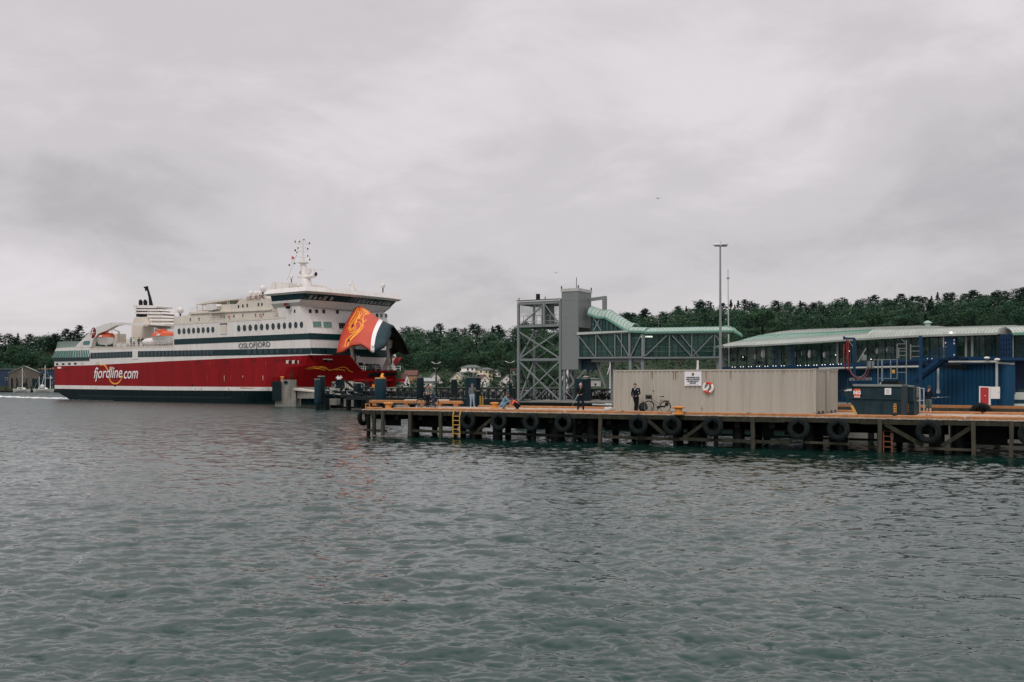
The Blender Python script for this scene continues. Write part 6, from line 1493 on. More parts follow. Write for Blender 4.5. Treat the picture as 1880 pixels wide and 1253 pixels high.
mb = MB(); A_ = at(1330, 703, 93); A_.z = 0; B_ = at(1532, 703, 80.5); B_.z = 0; mb.prism([A_+V(0,0,2.06), B_+V(0,0,2.06), B_+V(0,0,5.0), A_+V(0,0,5.0)], V(.6, .8, 0)*.1); mb.build('lower_wall', 'blue_dark', tm)
# pipe along the wall, downpipes, cable tray
mb = MB(); 
for (x0, y0, x1, y1) in ((1504, 677, 1620, 674.5), (1620, 674.5, 1690, 673.5), (1742, 665, 1830, 664.5), (1828, 666, 1862, 668.5)):
    a = at(x0, y0, pw(x0)-.5); b = at(x1, y1, pw(min(x1, 1840))-.5); mb = MB(); mb.tube([a, b], .075, 8); mb.build('pipe', 'steel_pale', tm, True)
for x, y0, y1 in ((1722.5, 672, 716), (1830, 664, 712)):
    p = at(x, y0, pw(x)-.45); q_ = at(x, y1, pw(x)-.45); mb = MB(); mb.tube([p, q_], .085, 8); mb.tube([q_, q_-V(0,0,.25)], .13, 8); mb.ball(q_-V(0,0,.5), .05); mb.build('downpipe', 'steel_pale', tm, True)
mb = MB(); a = at(1737, 669, pw(1737)-.4); b = at(1774, 672, pw(1774)-.4); mb.prism([a, b, b-V(0,0,.3), a-V(0,0,.25)], V(.8, .5, 0)*.2); mb.build('cable_tray', 'iron_dark', tm)
for x, y in ((1812, 657.5), (1831, 660.5), (1746, 611)):
    p = at(x, y, pw(x)-.8); mb = MB(); mb.ball(p, .08 if x == 1746 else .15, (1.4, 1, .6), 10, 7); mb.build('flood_lamp', 'lamp_glass' if x == 1746 else 'white_paint', tm, True)
# blue door and stair
dr = Plane(fc(1745, 0, -.05), (fc(1765, 0)-fc(1740, 0)))
def dp(pts, nm, m, th=.08, off=-.1, parent=tm): mb = MB(); dr.poly(mb, pts, th, off); return mb.build(nm, m, parent)
door = dp([(1738, 620.5), (1758, 619.5), (1758, 657.5), (1738, 658)], 'door', 'blue_frame', .25, -.25)
for x, y in ((1740, 630), (1756, 625), (1756, 631), (1756, 652)): dp([(x-1, y-1.4), (x+1, y-1.4), (x+1, y+1.4), (x-1, y+1.4)], 'door_plate', 'white_paint', .03, -.3, door)
dp([(1739.5, 637), (1742, 637), (1742, 639), (1739.5, 639)], 'handle', 'steel', .05, -.32, door)
dp([(1735.3, 618), (1736.6, 618), (1736.6, 658), (1735.3, 658)], 'door_post', 'steel_pale', .08, -.28)
stt = thing('outside_stair', tuple(at(1680, 705, 69.5)), 'dark blue steel stair rising to the blue door of the terminal', 'stair')
sp_ = Plane(at(1750, 703, 66.9), (fc(1765, 0)-fc(1690, 0)))
def sb(nm, a, b, w, h=None, off=0, m='blue_frame'): mb = MB(); mb.bar(sp_.w(*a, off), sp_.w(*b, off), w, h); mb.build(nm, m, stt)
for off in (0, .9): sb('stringer', (1669, 702), (1723, 661.5), .07, .26, off)
for i in range(15):
    q = (i+.5)/15; x, y = 1669+54*q, 702-40.5*q; mb = MB(); p = sp_.w(x, y-1, .05); mb.add([p, p+sp_.D*.26, p+sp_.D*.26+sp_.n*.82, p+sp_.n*.82, p-V(0,0,.03), p+sp_.D*.26-V(0,0,.03), p+sp_.D*.26+sp_.n*.82-V(0,0,.03), p+sp_.n*.82-V(0,0,.03)], [(0,1,2,3),(4,7,6,5),(0,4,5,1),(1,5,6,2),(2,6,7,3),(3,7,4,0)]); mb.build('tread', 'blue_dark', stt)
for k, dy in enumerate((22, 11)):
    sb('handrail', (1692, 661-0+(22-dy)*.7-1), (1722, 662-dy-1), .05); sb('handrail', (1722, 661-dy), (1737, 661-dy), .05)
for q in (0, .33, .66, 1): x = 1692+30*q; sb('baluster', (x, 685-23.5*q), (x, 661-21*q), .045)
for x in (1727, 1732, 1737): sb('baluster', (x, 661), (x, 640), .045)
mb = MB(); mb.add([sp_.w(1720, 660, 0), sp_.w(1760, 658.5, 0), sp_.w(1760, 658.5, 0)+sp_.n*1.2, sp_.w(1720, 660, 0)+sp_.n*1.2, sp_.w(1720, 662.5, 0), sp_.w(1760, 661, 0), sp_.w(1760, 661, 0)+sp_.n*1.2, sp_.w(1720, 662.5, 0)+sp_.n*1.2], [(0,1,2,3),(4,7,6,5),(0,4,5,1),(1,5,6,2),(2,6,7,3),(3,7,4,0)]); mb.build('landing', 'blue_dark', stt)
# rounded blue corner and the wing beyond
c0 = at(1849, 703, 66.0); c0.z = 0
mb = MB(); n = 14
mb.tube([c0+V(.15, .2, 2.06), c0+V(.15, .2, zs_(1838)-.1)], .46, 20); mb.build('corner_column', 'blue_wall', tm, True)
gb = thing('terminal_wing', tuple(at(1868, 742, 68)), 'far wing of the blue terminal with dark glazing cut off by the picture edge', 'building')
wp = Plane(at(1838, 703, 65.6), (1, -.12))
def wpoly(nm, m, pts, th, off=0): mb = MB(); wp.poly(mb, pts, th, off); return mb.build(nm, m, gb)
wpoly('blue_screen', 'blue_frame', [(1836.5, 615), (1858, 613.5), (1858, 658), (1836.5, 658)], .1)
wpoly('glazing', 'glass_dark', [(1861, 615), (1935, 613), (1935, 657), (1861, 657)], .06, .4)
wpoly('inner_wall', 'interior', [(1850, 613), (1940, 611), (1940, 657), (1850, 657)], .1, 4)
wpoly('post', 'steel', [(1858.5, 613), (1861, 613), (1861, 658), (1858.5, 658)], .15)
wpoly('sill', 'blue_frame', [(1836, 657.5), (1940, 656.5), (1940, 662), (1836, 662)], 4.2, -.05)
wpoly('door_opening', 'blue_dark', [(1864, 664), (1940, 663), (1940, 744), (1864, 743)], .3, 1.2)
mb = MB()
for i in range(5): x = 1838+5*i; mb.bar(wp.w(x, 615, -.04), wp.w(x, 657, -.04), .035)
for i in range(4): y = 624+9*i; mb.bar(wp.w(1837, y, -.04), wp.w(1858, y-.7, -.04), .035)
mb.bar(wp.w(1838, 635, .3), wp.w(1857, 622, .3), .08)
mb.build('glazing_bar', 'blue_dark', gb)
barrel(wp, 1856, 1950, 614, 611, 4.4, .60, 'roof', 'roof_pale', gb, ribs=14, rm='roof_light', off=-.3)
for i in range(3): mb = MB(); x = 1868+i*24; mb.bar(wp.w(x, 615, .35), wp.w(x, 657, .35), .06); mb.build('mullion', 'fender_blue', gb)
tk = thing('storage_tank', tuple(at(1874, 744, 61.5)), 'banded pale and green tank at the picture edge on the quay', 'tank')
c = at(1876, 742, 61.5); c.z = 2.06
for k, (z0_, z1_, m) in enumerate(((0, .25, 'roof_green'), (.25, .5, 'fender_blue'), (.5, .62, 'steel_pale'), (.62, .82, 'roof_pale'), (.82, .95, 'steel_pale'), (.95, 1.15, 'fender_blue'))):
    mb = MB(); rr_ = .42 if k < 4 else .36-.1*(k == 5); mb.cyl(c+V(0,0,z0_+.002), c+V(0,0,z1_), rr_*(1.1 if k == 0 else 1), rr_, 20); mb.build('band', m, tk, True)
# electrical cabinets on the quay
cb = thing('red_cabinet', tuple(at(1808, 744, 62.5)), 'red cabinet door in a white frame standing before the blue wall', 'cabinet')
cp = Plane(at(1808, 703, 62.3), (.88, -.47))
def cpoly(nm, m, pts, th, off, par): mb = MB(); cp.poly(mb, pts, th, off); return mb.build(nm, m, par)
cpoly('frame', 'white_paint', [(1797.5, 709.5), (1818.5, 710.5), (1818.5, 744), (1797.5, 743)], .5, 0, cb)
cpoly('door', 'red_paint', [(1800, 711.5), (1815, 712), (1815, 743), (1800, 742.5)], .03, -.03, cb)
cpoly('handle', 'white_paint', [(1808, 726), (1809.5, 726), (1809.5, 728), (1808, 728)], .02, -.05, cb)
cw = thing('white_cabinet', tuple(at(1826, 733, 62)), 'white meter cabinet fixed beside the red cabinet door', 'cabinet')
cpoly('body', 'white_paint', [(1818.8, 710.5), (1835.5, 710.5), (1835.5, 732.5), (1818.8, 732.5)], .4, .02, cw)
cpoly('leg', 'white_paint', [(1815.5, 732), (1818.4, 732), (1818.4, 743.5), (1815.5, 743.5)], .3, .08, cw)
cpoly('lock', 'steel', [(1833, 720), (1834, 720), (1834, 722), (1833, 722)], .02, .0, cw)
# hose gantry on the quay
hg = thing('hose_gantry', tuple(at(1570, 742, 68)), 'dark blue hose gantry with looping red hoses beside the containers', 'gantry')
def hb(nm, pts, w, m, Y=67.0, tube=True):
    P_ = [at(x, y, Y+(p[2] if len(p) > 2 else 0)) for p in pts for x, y in [p[:2]]]; mb = MB()
    if tube: mb.tube(P_, w, 8)
    else:
        for a, b in zip(P_, P_[1:]): mb.bar(a, b, w)
    return mb.build(nm, m, hg, tube)
hb('post', [(1568.5, 622), (1568.5, 742)], .17, 'blue_frame', tube=False); hb('arm', [(1549.5, 621.5), (1569.5, 622)], .12, 'blue_frame', tube=False); hb('hook', [(1550, 618), (1550, 624)], .14, 'blue_frame', tube=False); hb('strut', [(1558, 625), (1567, 639)], .05, 'steel', tube=False)
hb('hose', spline([(1556.5, 622), (1558, 640), (1557, 660), (1560, 680), (1566, 690), (1576, 695.5), (1588, 692.5), (1594, 684), (1597, 672), (1597, 664)], 4), .034, 'hose_red', 66.8)
hb('hose', spline([(1550, 632), (1549, 650), (1549.5, 668), (1553, 677), (1558, 679)], 4), .04, 'hose_red', 67.2)
hb('hose', spline([(1554, 624), (1555, 645), (1556, 665), (1560, 676)], 4), .04, 'hose_red', 67.3)
hb('hose', spline([(1560, 676), (1566, 688), (1577, 693), (1587, 688), (1592, 676)], 4), .025, 'steel', 66.9)
hb('crossbar', [(1549.5, 668), (1566, 668)], .06, 'blue_frame', tube=False)
hb('base_plate', [(1560, 697), (1600, 696)], .2, 'steel', tube=False)
# loading frame: pale rails and a cage by the wall
lf_ = thing('loading_frame', tuple(at(1640, 742, 66)), 'pale steel loading frame with rails above the dark blue skip', 'frame')
def lb_(nm, a, b, w, m='steel', Y=65.5): mb = MB(); mb.bar(at(*a, Y), at(*b, Y), w); mb.build(nm, m, lf_)
for x, y0, y1 in ((1612, 660, 742), (1619.5, 660, 742), (1635, 660, 696), (1647, 632, 696), (1664, 625, 742)): lb_('post', (x, y0), (x, y1), .05 if x != 1619.5 else .09)
for a, b in (((1603, 661), (1647, 660.5)), ((1612, 695), (1647, 695.5)), ((1647, 632), (1663, 631.5)), ((1647, 640), (1663, 640)), ((1647, 653), (1663, 653)), ((1647, 645), (1663, 645)), ((1672, 636), (1688, 636)), ((1672, 645), (1688, 645)), ((1674, 655), (1688, 655)), ((1636, 675), (1636, 694)), ((1647, 684), (1664, 684)), ((1662, 629), (1655, 623.5))): lb_('rail', a, b, .038)
lb_('post', (1672, 632), (1672, 660), .06); lb_('post', (1650, 640), (1650, 658), .06)
lb_('blue_post', (1690, 617), (1690, 742), .2, 'blue_frame', 66.2)
for x in range(1556, 1604, 8): lb_('barrier_post', (x, 696), (x, 742), .05, 'blue_frame', 66.8)
mb = MB(); p = at(1640, 682.5, 65.3); mb.box((p.x-.09, p.y-.05, p.z-.12), (p.x+.09, p.y, p.z+.12)); mb.build('warning_plate', 'yellow_paint', lf_)
for (x0, x1, y0, y1) in ((1583, 1590, 652, 662), (1593, 1598, 663, 676), (1600, 1604, 664, 676)):
    mb = MB(); p = at(x0, y1, 66.2); q_ = at(x1, y0, 66.2); mb.box((p.x, p.y-.1, p.z), (q_.x, p.y+.2, q_.z)); mb.build('control_box', 'steel', lf_)
lb_('lever', (1590, 640), (1575, 665), .06)
# tall lamp mast and flagpole
lm = thing('lamp_mast', tuple(at(1322.5, 742, 77)), 'tall grey lamp mast rising behind the front container', 'lamp mast')
b_ = at(1322.8, 703, 77); b_.z = 2.05; tpt = at(1322.3, 452, 77)
mb = MB(); mb.tube([b_, b_.lerp(tpt, .45), tpt], [.13, .10, .06], 12); mb.build('pole', 'pole_grey', lm, True)
mb = MB(); mb.bar(tpt+V(-.45,0,0), tpt+V(.5,0,-.02), .08); mb.build('bracket', 'pole_grey', lm)
for s in (-.30, .32): mb = MB(); mb.ball(tpt+V(s,-.1,.08), .24, (1.25, 1, .35), 12, 6); l_ = mb.build('lamp_head', 'white_paint' if s < 0 else 'steel_pale', lm, True)
mb = MB(); mb.tube([tpt+V(0,0,.05), tpt+V(0,0,.4)], .015, 5); mb.build('lightning_rod', 'pole_grey', lm)
fp_ = thing('flagpole', tuple(at(1337.5, 742, 95)), 'thin bare pale flagpole just right of the lamp mast', 'flagpole')
b_ = at(1338.5, 703, 95); b_.z = 2.05; tpt = at(1336.5, 495, 95)
mb = MB(); mb.tube([b_, tpt], [.09, .04], 10); mb.build('pole', 'steel_pale', fp_, True)
mb = MB(); c = at(1336.7, 511, 95); mb.cyl(c-V(0,0,.06), c+V(0,0,.06), .14); mb.build('collar', 'pole_grey', fp_)
# ================================================================ DOLPHINS, FENDERS AND LINKSPAN BEYOND THE JETTY
def dth(name, px, py, Y, label, cat='mooring dolphin', grp='mooring dolphins by the ferry berth'):
    return thing(name, tuple(at(px, py, Y)), label, cat, grp)
def abox(mb, x0, y0, x1, y1, Y, dep):      # a box whose front face spans photo columns x0..x1 at distance Y
    a, b = at(x0, y1, Y), at(x1, y0, Y); mb.box((a.x, Y, a.z), (b.x, Y+dep, b.z)); return mb
Yc = 150
t = dth('mooring_dolphin', 522, 745, Yc, 'stained concrete dolphin with a black fender beside the red ferry hull')
mb = MB(); abox(mb, 505, 718, 543.5, 749, Yc, 3.5); mb.build('footing', 'concrete', t)
mb = MB(); a = at(515, 718, Yc+.01); b = at(537.5, 697.5, Yc+.01); mb.box((a.x, Yc+.05, a.z+.001), (b.x, Yc+2.6, b.z)); mb.build('pier_head', 'concrete', t)
mb = MB(); abox(mb, 537.6, 711, 543.2, 717.9, Yc+.1, 2.5); mb.build('pier_head', 'concrete', t)
mb = MB(); abox(mb, 499.5, 700.5, 514.5, 735.5, Yc-.6, 2.2); mb.build('fender', 'fender_dark', t)
mb = MB(); mb.cyl(at(518, 697.4, Yc+1), at(518, 694, Yc+1), .2); mb.ball(at(518, 693, Yc+1), .32, (1.1, 1, .4), 10, 6); mb.build('bollard', 'bright_orange', t, True)
mb = MB(); mb.ball(at(524.5, 702, Yc-.1), .25, (1.2, .6, 1), 8, 6); mb.build('hook', 'fender_dark', t)
mb = MB(); mb.bar(at(531, 697, Yc+.8), at(538, 681, Yc+.8), .12); mb.bar(at(537, 698, Yc+.8), at(537.5, 683, Yc+.8), .06); mb.build('mooring_arm', 'wood_old', t)
def cylf(px, w_, y0, y1, Y, label, cap='fender_dark', body='fender_blue', topf=None):
    t = dth('mooring_dolphin', px, y1, Y, label); s = F/Y; r_ = w_/2/s; a = at(px, y1, Y); b = at(px, y0, Y)
    mb = MB(); mb.cyl(V(a.x, Y, -1.5), a, r_*.7, n=12); mb.build('pile', 'fender_dark', t, True)
    mb = MB(); mb.tube([a, a+V(0,0,.08), b-V(0,0,.2), b], [r_*.95, r_, r_, r_*.92], 20); mb.build('fender', body, t, True)
    mb = MB(); mb.cyl(b+V(0,0,.003), b+V(0,0,.12), r_*.95, r_*.9, 18); mb.build('cap', cap, t, True); return t, a, b, s
t, a, b, s = cylf(698.5, 21.5, 695.5, 741, 112, 'thick blue-grey fender dolphin topped by a brass lamp at the left end of the jetty', 'yellow_paint')
mb = MB(); c = at(702, 692, 112); mb.tube([b+V(.1,0,.12), c, at(701, 689, 112), at(702, 685, 112)], [.2, .24, .12, .03], 8); mb.ball(at(703, 688, 112), .13); mb.build('lamp', 'gold', t, True)
t, a, b, s = cylf(590, 14, 692, 740, 135, 'dark fender dolphin with a pale cap, third from the left among the dolphins', 'concrete', 'fender_dark')
t2, a, b, s = cylf(582.5, 11, 697.5, 740, 131, 'shorter dark dolphin with a square top left of the pale-capped one', 'concrete')
t, a, b, s = cylf(771.5, 13.5, 694.5, 741, 108, 'black fender dolphin behind the two people with the bicycle', 'roof_slate', 'fender_dark')
mb = MB(); mb.ball(b+V(0,0,.18), .18, (1, 1, .6)); mb.build('lamp', 'roof_slate', t, True)
t, a, b, s = cylf(834, 12, 697, 736, 112, 'black fender dolphin left of the dark mooring block', 'roof_pale', 'fender_dark')
mb = MB(); mb.tube([at(839, 698, 111), at(842, 706, 111), at(847, 709, 111), at(851, 702, 111)], .05, 6); mb.build('chain', 'rope', t)
t, a, b, s = cylf(950, 7, 703, 741, 118, 'thin black dolphin by the left leg of the steel tower', 'fender_dark', 'fender_dark')
t, a, b, s = cylf(937, 7, 706, 741, 118, 'small dark dolphin below the street lamp by the tower', 'fender_dark', 'fender_dark')
# concrete dolphin with mooring hooks (middle)
t = dth('mooring_dolphin', 620, 730, 140, 'concrete dolphin head carrying a white mooring hook in front of the red bow')
mb = MB(); abox(mb, 609, 701, 616, 716, 140, 2); abox(mb, 632.5, 700, 648, 712, 140.5, 1.5); mb.build('head', 'concrete', t)
mb = MB(); abox(mb, 616.2, 698, 631, 716, 139.6, 2.2); mb.build('fender', 'fender_dark', t)
mb = MB(); c = at(622.5, 697, 139.6); mb.cyl(c, c+V(0,0,.25), .3); mb.bar(at(617, 693.5, 139.6), at(628.5, 693.5, 139.6), .18); mb.bar(at(620, 693.5, 139.6), at(621, 690, 139.6), .14); mb.bar(at(625, 693.5, 139.6), at(626, 690, 139.6), .14); mb.build('mooring_hook', 'white_paint', t)
mb = MB()
for x in (634, 638, 642, 646): mb.bar(at(x, 701, 139.9), at(x+1, 715, 139.9), .16)
mb.build('frame_leg', 'ship_cream', t)
mb = MB(); abox(mb, 597, 733, 618, 744, 141, 3); abox(mb, 631, 732.5, 647.5, 747, 141, 3); mb.build('footing', 'concrete', t)
mb = MB(); abox(mb, 607, 744.5, 660, 750, 142, 3); mb.build('footing_base', 'wood_wet_shaded', t)
t = dth('mooring_dolphin', 658, 730, 130, 'dark round dolphin with a looped white pipe just left of the thick blue fender')
mb = MB(); mb.cyl(at(658, 748, 130), at(658, 704, 130), .62, n=14); mb.build('fender', 'fender_dark', t, True)
mb = MB(); mb.tube([at(664, 712, 129), at(664, 705, 129), at(667, 704, 129), at(669, 708, 129), at(669, 714, 129)], .06, 6); mb.build('pipe', 'steel_pale', t, True)
mb = MB(); mb.cyl(at(657, 704, 130), at(657, 702.5, 130), .5); mb.build('cap', 'steel_pale', t)
# block with ladder, and the blue fender behind the bald angler
t = thing('mooring_block', tuple(at(868, 747, 92)), 'tall dark green mooring block with a yellow ladder behind the man in jeans', 'mooring block')
mb = MB(); p = at(855.5, 748, 92); q_ = at(875, 694.5, 92); mb.box((p.x, 92, .2), (q_.x, 93.2, q_.z)); mb.build('body', 'fender_blue', t)
mb = MB(); p2 = at(882, 748, 92.05); mb.box((q_.x+.003, 92.1, .2), (p2.x, 93.1, q_.z-.02)); mb.build('side_box', 'fender_dark', t)
mb = MB(); mb.box((p.x-.05, 91.95, q_.z+.003), (p2.x+.03, 93.25, q_.z+.09)); mb.build('cap', 'roof_slate', t)
for x in (881.5, 886.5): mb = MB(); mb.bar(at(x, 747, 91.9), at(x, 727, 91.9), .06); mb.build('ladder_rail', 'yellow_paint', t)
for k in range(6): mb = MB(); mb.bar(at(881.5, 744-3*k, 91.9), at(886.5, 744-3*k, 91.9), .04); mb.build('rung', 'yellow_paint', t)
t = thing('mooring_block', tuple(at(1070, 747, 84)), 'blue fender block with a pale cap directly behind the bald angler', 'mooring block')
mb = MB(); p = at(1056, 748, 84); q_ = at(1070, 695.5, 84); mb.box((p.x, 84, .2), (q_.x, 85.4, q_.z)); mb.build('body', 'fender_blue', t)
mb = MB(); p2 = at(1085, 748, 84); mb.box((q_.x+.003, 84.1, .2), (p2.x, 85.4, q_.z-.03)); mb.build('side_box', 'fender_dark', t)
mb = MB(); c = at(1076, 695, 84.7); mb.cyl(c, c+V(0,0,.10), .24, .30); mb.cyl(c+V(0,0,.11), c+V(0,0,.2), .3, .16); mb.build('bollard', 'rope', t, True)
# the linkspan: long dark lattice bridge parallel to the jetty
ln = thing('linkspan', tuple(at(900, 738, 100)), 'long dark lattice linkspan bridge running behind the jetty to the ferry berth', 'bridge')
A_ = at(672, 703, 118); B_ = at(1126, 703, 88); LP = Plane((A_.x, A_.y, 0), (B_.x-A_.x, B_.y-A_.y))
tA, tB_ = LP.t(672), LP.t(1126); zg0, zg1, zr_ = 1.35, 1.95, 2.95
def lz(t_, h): return h
mb = MB(); mb.prism([LP.pt(tA, zg0-.25), LP.pt(tB_, zg0-.25), LP.pt(tB_, zg1), LP.pt(tA, zg1)], LP.n*.25); mb.build('girder', 'iron_dark', ln)
mb = MB(); mb.prism([LP.pt(tA, zg1-.2, .26), LP.pt(tB_, zg1-.2, .26), LP.pt(tB_, zg1-.04, .26), LP.pt(tA, zg1-.04, .26)], LP.n*4.2); mb.build('roadway', 'roof_slate', ln)
mb = MB()
for off in (0, 4.5):
    mb.bar(LP.pt(tA, zr_, off), LP.pt(tB_, zr_, off), .08, .10); 
    n = 30
    for i in range(n+1): t_ = tA+(tB_-tA)*i/n; mb.bar(LP.pt(t_, zg1, off), LP.pt(t_, zr_, off), .09)
    for i in range(n):
        a_, b_ = tA+(tB_-tA)*i/n, tA+(tB_-tA)*(i+1)/n; mb.bar(LP.pt(a_, zg1, off), LP.pt(b_, zr_, off), .07); mb.bar(LP.pt(a_, zr_, off+.03), LP.pt(b_, zg1, off+.03), .07)
mb.build('lattice', 'iron_dark', ln)
mb = MB()
for i in range(46): t_ = tA+(tB_-tA)*(i+.3)/46; mb.bar(LP.pt(t_, zg1, 2.0), LP.pt(t_, zg1+rl.uniform(.25, .7), 2.0), rl.uniform(.15, .6), .2)
mb.build('deck_gear', 'iron_dark', ln)
for i in range(9): t_ = tA+(tB_-tA)*(i+.5)/9; mb = MB(); mb.cyl(LP.pt(t_, -1.5, 2), LP.pt(t_, zg0-.2, 2), .35, n=10); mb.build('pile', 'wood_wet_shaded', ln, True)
# ramp and machinery between the ferry bow and the linkspan
rp_ = thing('ferry_ramp', tuple(at(600, 722, 140)), 'grey concrete approach ramp and dark machinery in front of the ferry bow', 'ramp')
mb = MB(); mb.prism([at(533, 712.5, 152), at(580, 719, 138), at(580, 721, 138), at(533, 716.5, 152)], V(.5, 2.5, 0)); mb.build('ramp_edge', 'ship_cream', rp_)
mb = MB(); mb.prism([at(543.6, 717, 151), at(580, 721.3, 138), at(580, 732, 138), at(543.6, 732, 151)], V(.5, 2, 0)); mb.build('ramp_side', 'concrete', rp_)
mb = MB(); mb.prism([at(596, 722, 137), at(690, 730, 124), at(690, 733, 124), at(596, 725.5, 137)], V(.5, 3, 0)); mb.build('ramp_beam', 'iron_dark', rp_)
mb = MB(); mb.bar(at(598, 721, 136), at(625, 724.5, 132), .15, .12); mb.bar(at(598, 714.5, 136), at(632, 714.5, 134), .2, .14); mb.build('ramp_rail', 'ship_cream', rp_)
mb = MB()
rr = random.Random(31)
for i in range(60):
    x = rr.uniform(600, 690); y = rr.uniform(706, 728); Y = rr.uniform(122, 136); a_ = at(x, y, Y); mb.bar(a_, a_+V(rr.uniform(-.9, .9), rr.uniform(-.4, .4), rr.uniform(-.7, .7)), rr.uniform(.06, .3))
mb.build('machinery', 'iron_dark', rp_)
mb = MB()
for i in range(14):
    x = rr.uniform(605, 735); y = rr.uniform(708, 728); Y = rr.uniform(121, 126); a_ = at(x, y, Y); mb.bar(a_, a_+V(rr.uniform(-.5, .5), 0, rr.uniform(-.4, .4)), .07)
mb.build('handrail', 'steel_pale', rp_)
mb = MB(); abox(mb, 683, 706, 688, 712, 120, .4); mb.build('control_box', 'bright_orange', rp_)
mb = MB(); a_ = at(636, 729.5, 130); b_ = at(690, 729.5, 120); mb.prism([a_, b_, b_-V(0,0,.35), a_-V(0,0,.35)], V(0, 3, 0)); mb.build('platform', 'iron_dark', rp_)
for x in (600, 640, 668, 685): mb = MB(); mb.cyl(at(x, 731, 132), V(at(x, 731, 132).x, 132, -1.5), .35, n=8); mb.build('support_pile', 'wood_wet_shaded', rp_)
mb = MB(); abox(mb, 742, 734, 764, 741, 104, 1.5); abox(mb, 802, 734, 824, 741, 104, 1.5); mb.build('pale_block', 'ship_cream', rp_)
t = thing('retaining_wall', (-10, 184, 1.7), 'low pale wall seen through the dark lattice of the linkspan', 'wall')
for a, b in ((-22, -6), (-6, 12), (12, 30)): mb = MB(); mb.box((a+.02, 184, .7), (b-.02, 184.4, 2.15+.05*(a > 0))); mb.build('panel', 'quay_ground', t)
t = thing('quay_wall', tuple(pier(14, 18.9, 0)), 'dark timber quay wall below the steel tower', 'wall')
for k in range(5): mb = MB(); mb.fbox(pier, 1+k*5.3, 6.28+k*5.3, 18.8, 18.98, -1, 1.95); mb.build('face', 'wood_wet_shaded', t)
# ================================================================ STREET LAMPS
def street_lamp(px, ytop, Y, label, small=False):
    b = at(px, 703, Y); b.z = 1.7; tp_ = at(px, ytop, Y); t = thing('street_lamp', tuple(b), label, 'street lamp', 'double-headed street lamps')
    mb = MB(); mb.tube([b, tp_], [.12, .07], 8); mb.build('pole', 'pole_grey' if small else 'iron_dark', t)
    for s in (-1, 1): mb = MB(); L_ = 8.5 if not small else 4.5; k = Y/F; mb.bar(tp_+V(0,0,-.05), tp_+V(s*.35, 0, .02), .06); mb.prism([tp_+V(s*.3,-.15,-.02), tp_+V(s*L_*k,-.15,.16), tp_+V(s*L_*k,-.15,.24), tp_+V(s*.4,-.15,.14)], V(0,.35,0)); mb.build('lamp_head', 'white_paint', t)
street_lamp(801, 667.5, 150, 'tall double-headed street lamp right of the ferry bow')
street_lamp(800, 676.8, 175, 'lower grey double-headed street lamp in front of the white gabled house', True)
street_lamp(936, 665.8, 150, 'double-headed street lamp just left of the steel tower')
street_lamp(1142, 661.5, 150, 'double-headed street lamp between the walkway columns above the container')
